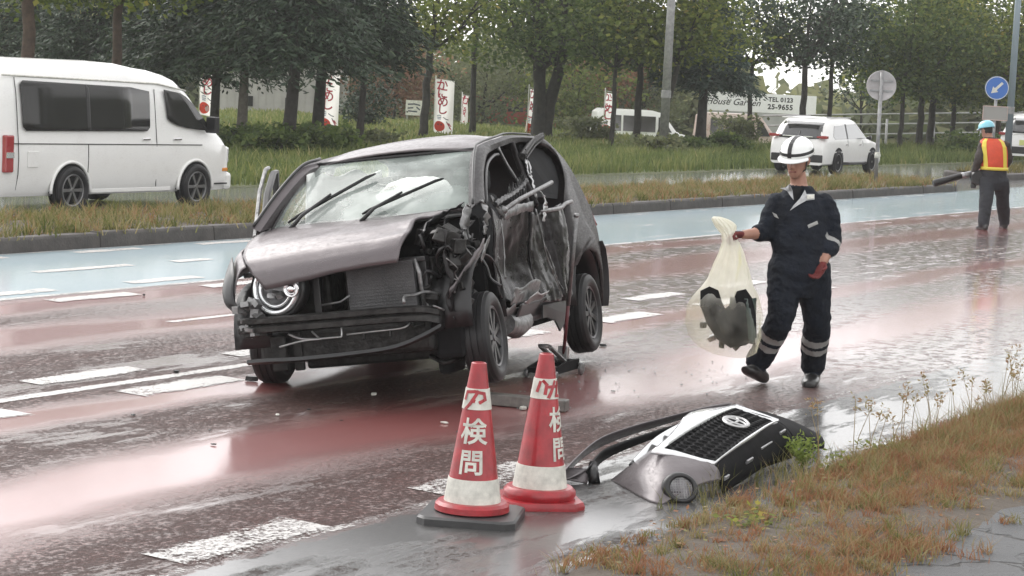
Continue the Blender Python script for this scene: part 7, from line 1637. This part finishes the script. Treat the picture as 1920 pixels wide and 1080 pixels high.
grass('verge_grass', 'tall green grass between the far carriageway and the trees', 60000, (22, 96), (21.9, 29.5), lambda p: np.where(p[:, 1] < 25, .30, .26), .03, M_GGRN, lambda p, c: .42 + .20 * c + .12 * np.sin(p[:, 0] * .45) * np.sin(p[:, 1] * .9), ZG, .45, None, 4)
grass('lawn_grass', 'short light green lawn under the trees', 52000, (34, 98), (29, 52), lambda p: np.full(len(p), .17), .05, M_GGRN, lambda p, c: .62 + .12 * c, ZG, .5, lambda p, c, r: np.arctan2(p[:, 1], p[:, 0]) > .25, 5)
# tufted weeds: each tuft has its own height, spread and colour
def tufts(name, label, centres, nb, h, spread, wd, mat, tint, zf, seed, lean=.9, jit=.10):
    r_ = np.random.default_rng(seed); m_ = len(centres); k = np.maximum(4, (nb * r_.uniform(.5, 1.5, m_)).astype(int)); idx = np.repeat(np.arange(m_), k); n = len(idx)
    rad_ = np.abs(r_.normal(size=n)) * (spread * r_.uniform(.5, 1.4, m_))[idx]; a = r_.uniform(0, 6.28, n); p = np.stack([centres[idx, 0] + rad_ * np.cos(a), centres[idx, 1] + rad_ * np.sin(a), np.zeros(n)], 1); p[:, 2] = zf(p)
    hh = h[idx] * r_.uniform(.35, 1.15, n); v, q = blades(p, np.maximum(hh, .012), wd, lean, r_); t_ = np.clip(tint[idx] + r_.normal(size=n) * jit, 0, 1)
    o = link_mesh(name, fast_mesh(name, v, q, np.repeat(t_, 6), mat)); props(o, label, 'grass', kind='stuff'); return o
rt = np.random.default_rng(55)
VZ = lambda p: np.where(p[:, 1] > 4.36, .0, .05)
def scatter(n, xr, yr, keep=None):
    c = np.stack([rt.uniform(*xr, n), rt.uniform(*yr, n)], 1); return c if keep is None else c[keep(c)]
cc = scatter(5800, (8.3, 21), (3.0, 4.40), lambda c: rt.uniform(size=len(c)) < np.clip(.55 + .65 * np.sin(c[:, 0] * 2.1 + 1) * np.sin(c[:, 1] * 5 + c[:, 0]) + .35 * (c[:, 0] > 11), .16, 1) * np.clip((c[:, 1] - np.clip(3.0 + .105 * (c[:, 0] - 9.08), 2.8, 3.7)) / .45, .08, 1))
M_GMIX = leaf_mat('mixed_autumn_weeds', [(0, (.08, .10, .025)), (.22, (.17, .17, .05)), (.42, (.30, .26, .13)), (.6, (.32, .20, .10)), (.8, (.27, .12, .06)), (1, (.33, .17, .10))], trans=.4)
tufts('verge_weeds', 'matted russet, straw and olive weed tufts on the near verge', cc, 34, .040 + .070 * rt.uniform(size=len(cc)) ** 1.6 + .06 * np.clip((cc[:, 0] - 11) / 3, 0, 1), .05, .0046, M_GMIX, np.clip(rt.choice([.12, .30, .45, .68, .85], len(cc), p=[.06, .18, .26, .30, .20]) + .0, 0, 1), VZ, 61, 1.0, .09)
cc = scatter(130, (9.8, 21), (3.9, 4.45)); tufts('verge_edge_grass', 'taller straw stalks along the road edge of the near verge', cc, 16, .12 + .12 * rt.uniform(size=len(cc)) + .10 * np.clip((cc[:, 0] - 11) / 3, 0, 1), .05, .0038, M_GMIX, rt.uniform(.2, .5, len(cc)), VZ, 62, .7, .08)
cc = scatter(260, (8.5, 20), (2.2, 3.5), lambda c: np.sin(c[:, 0] * 3.1) * np.sin(c[:, 1] * 6.3 + c[:, 0]) > .25); tufts('pavement_weeds', 'thin tufts growing through the cracked pavement', cc, 26, .03 + .06 * rt.uniform(size=len(cc)), .035, .0042, M_GMIX, rt.uniform(.2, .9, len(cc)), VZ, 63, 1.1, .08)
cc = scatter(34, (9.9, 11.9), (4.45, 4.70)); tufts('gutter_grass', 'sparse upright stalks around the torn bumper', cc, 9, np.full(len(cc), .15) * rt.uniform(.6, 1.3, len(cc)), .025, .0036, M_GMIX, rt.uniform(.1, .42, len(cc)), lambda p: np.zeros(len(p)), 64, .6, .06)
cc = scatter(4300, (14, 47.6), (15.70, 17.7), lambda c: rt.uniform(size=len(c)) < .78 + .3 * np.sin(c[:, 0] * 1.7)); tufts('median_grass', 'dry yellow, green and russet grass along the median', cc, 15, .10 + .16 * rt.uniform(size=len(cc)) ** 1.3, .09, .013, M_GMIX, rt.choice([.08, .2, .34, .48, .66], len(cc), p=[.16, .26, .26, .20, .12]), lambda p: np.full(len(p), .13), 65, .8, .10)
def litter():
    r_ = np.random.default_rng(90); n = 2600; P_ = np.stack([r_.uniform(8.4, 19, n), r_.uniform(3.0, 4.42, n), np.full(n, .068)], 1); P_[:, 2] += r_.uniform(0, .02, n); P_ = P_[r_.uniform(size=n) < np.clip((P_[:, 1] - 2.9) / .9, .05, 1)]; n = len(P_)
    d = r_.normal(size=(n, 3)); d[:, 2] *= .15; v, f = leaf_quads(P_, np.full(n, .026), 2.5, 1.5, 0, d, rng=r_); o = link_mesh('leaf_litter', fast_mesh('leaf_litter', v, f, np.repeat(r_.uniform(.3, 1, n), 4), M_GMIX)); props(o, 'dead leaves and bits of straw lying on the near verge', 'leaf litter', kind='stuff')
litter()
def unseen_tree_screen():
    """unseen tree belt up the near side, added to block sky reflections on the wreck"""
    r_ = np.random.default_rng(14); P_ = []
    for x in np.arange(24, 150, 2.2):
        c = np.array([x + r_.uniform(-1, 1), -1.5 + .07 * (x - 24) + r_.uniform(-1.5, .5) * 1.5, 0]); m_ = 420; p = c + np.stack([r_.normal(size=m_) * 1.3, r_.normal(size=m_) * 1.1, .2 + 6.3 * r_.uniform(size=m_) ** .9], 1); P_.append(p)
    P_ = np.concatenate(P_); v, f = leaf_quads(P_, np.full(len(P_), .55), .4, 1.3, .1, rng=r_); o = link_mesh('unseen_tree_screen', fast_mesh('unseen_tree_screen', v, f, np.repeat(np.clip(.4 + r_.normal(size=len(P_)) * .2, 0, 1), 4), M_LEAF)); props(o, 'unseen belt of trees added to dim reflections on the wreck', 'woodland', kind='stuff')
unseen_tree_screen()  # added out of view to keep bright sky off the wreck's side
# seed heads and tall weeds at the right
def seed_stalks():
    r_ = np.random.default_rng(31); m_ = 30; x = 11.2 + 3.4 * np.arange(m_) / m_ + r_.uniform(-.2, .2, m_); y = r_.uniform(4.05, 4.48, m_); h = r_.uniform(.20, .40, m_); a = r_.uniform(0, 6.28, m_); ln = r_.uniform(.02, .12, m_)
    root = np.stack([x, y, np.full(m_, .05)], 1); tip = root + np.stack([ln * np.cos(a), ln * np.sin(a), h], 1); q = MB()
    for k in range(m_): q.tube([Vector(root[k]), Vector(root[k] * .5 + tip[k] * .5) - Vector((ln[k] * .2 * math.cos(a[k]), ln[k] * .2 * math.sin(a[k]), 0)), Vector(tip[k])], [.0027, .0022, .0014], 4)
    W_ = q.build('seed_stalks', pbr('straw', (.22, .16, .07), .8)); props(W_, 'thin seed-headed stalks rising from the near verge', 'weeds', kind='stuff')
    idx = np.repeat(np.arange(m_), 22); n = len(idx); f_ = r_.uniform(.84, 1.08, n)[:, None]; P_ = root[idx] + (tip - root)[idx] * f_ + r_.normal(size=(n, 3)) * .010; v, f = leaf_quads(P_, np.full(n, .026), .0, 3, -.6, rng=r_); o = link_mesh('seed_heads', fast_mesh('seed_heads', v, f, np.repeat(r_.uniform(.35, .7, n), 4), M_GMIX)); props(o, 'brown seed heads on the verge stalks', 'weeds', kind='stuff')
seed_stalks()
def fern():
    r_ = np.random.default_rng(77); p = Vector((11.62, 4.62, 0)); F = empty('green_weed', p, 0, 'bright green feathery weed beside the torn bumper', 'plant')
    q = MB(); P_ = []
    for k in range(9):
        a = r_.uniform(0, 6.28); h = r_.uniform(.09, .17); e = np.array([np.cos(a) * .09, np.sin(a) * .09, h]); q.tube([(0, 0, 0), Vector(e * .5 + [0, 0, .02]), Vector(e)], [.003, .0025, .0015], 4)
        u = r_.uniform(.25, 1, 40); P_.append(e * u[:, None] + r_.normal(size=(40, 3)) * .012)
    q.build('stem', pbr('weed_stem', (.10, .16, .03), .6), F); P_ = np.concatenate(P_); v, f = leaf_quads(P_, np.full(len(P_), .032), .2, 2.6, -.2, rng=r_)
    link_mesh('leaf', fast_mesh('leaf', v, f, np.repeat(r_.uniform(.7, 1, len(P_)), 4), leaf_mat('fresh_green', [(0, (.09, .13, .025)), (1, (.22, .28, .06))])), F)['kind'] = 'stuff'
fern()
def broadleaf_patch():
    r_ = np.random.default_rng(78)
    for k, (x, y, lb) in enumerate(((11.45, 4.34, 'low green leafy clump below the bright feathery weed'), (12.1, 4.40, 'low green leafy clump right of the bright feathery weed'), (9.6, 4.05, 'low green leafy clump near the left end of the verge'))):
        F = empty('clover_clump', (x, y, .06), 0, lb, 'plant', 'low green clumps'); n = 90
        P_ = np.stack([r_.normal(size=n) * .09, r_.normal(size=n) * .06, np.abs(r_.normal(size=n)) * .03 + .005], 1); v, f = leaf_quads(P_, np.full(n, .035), 2, 1.3, 0, rng=r_); link_mesh('leaf', fast_mesh('leaf', v, f, np.repeat(r_.uniform(.3, 1, n), 4), M_LEAFY), F)['kind'] = 'stuff'
broadleaf_patch()

# ------------------------------------------------------------------ rain haze
def haze():
    mb = MB(); mb.box((150, 60, 4.9), (1100, 1000, 14.2)); m = bpy.data.materials.new('haze_air'); m.use_nodes = True; t = m.node_tree; t.nodes.clear()
    o_ = t.nodes.new('ShaderNodeOutputMaterial'); v_ = t.nodes.new('ShaderNodeVolumePrincipled'); v_.inputs['Color'].default_value = (.93, .94, .93, 1); v_.inputs['Density'].default_value = .00055; v_.inputs['Anisotropy'].default_value = .2
    t.links.new(v_.outputs[0], o_.inputs['Volume']); o = mb.build('haze', m); props(o, 'rain haze in the air over the whole street', 'haze', kind='stuff')
haze()
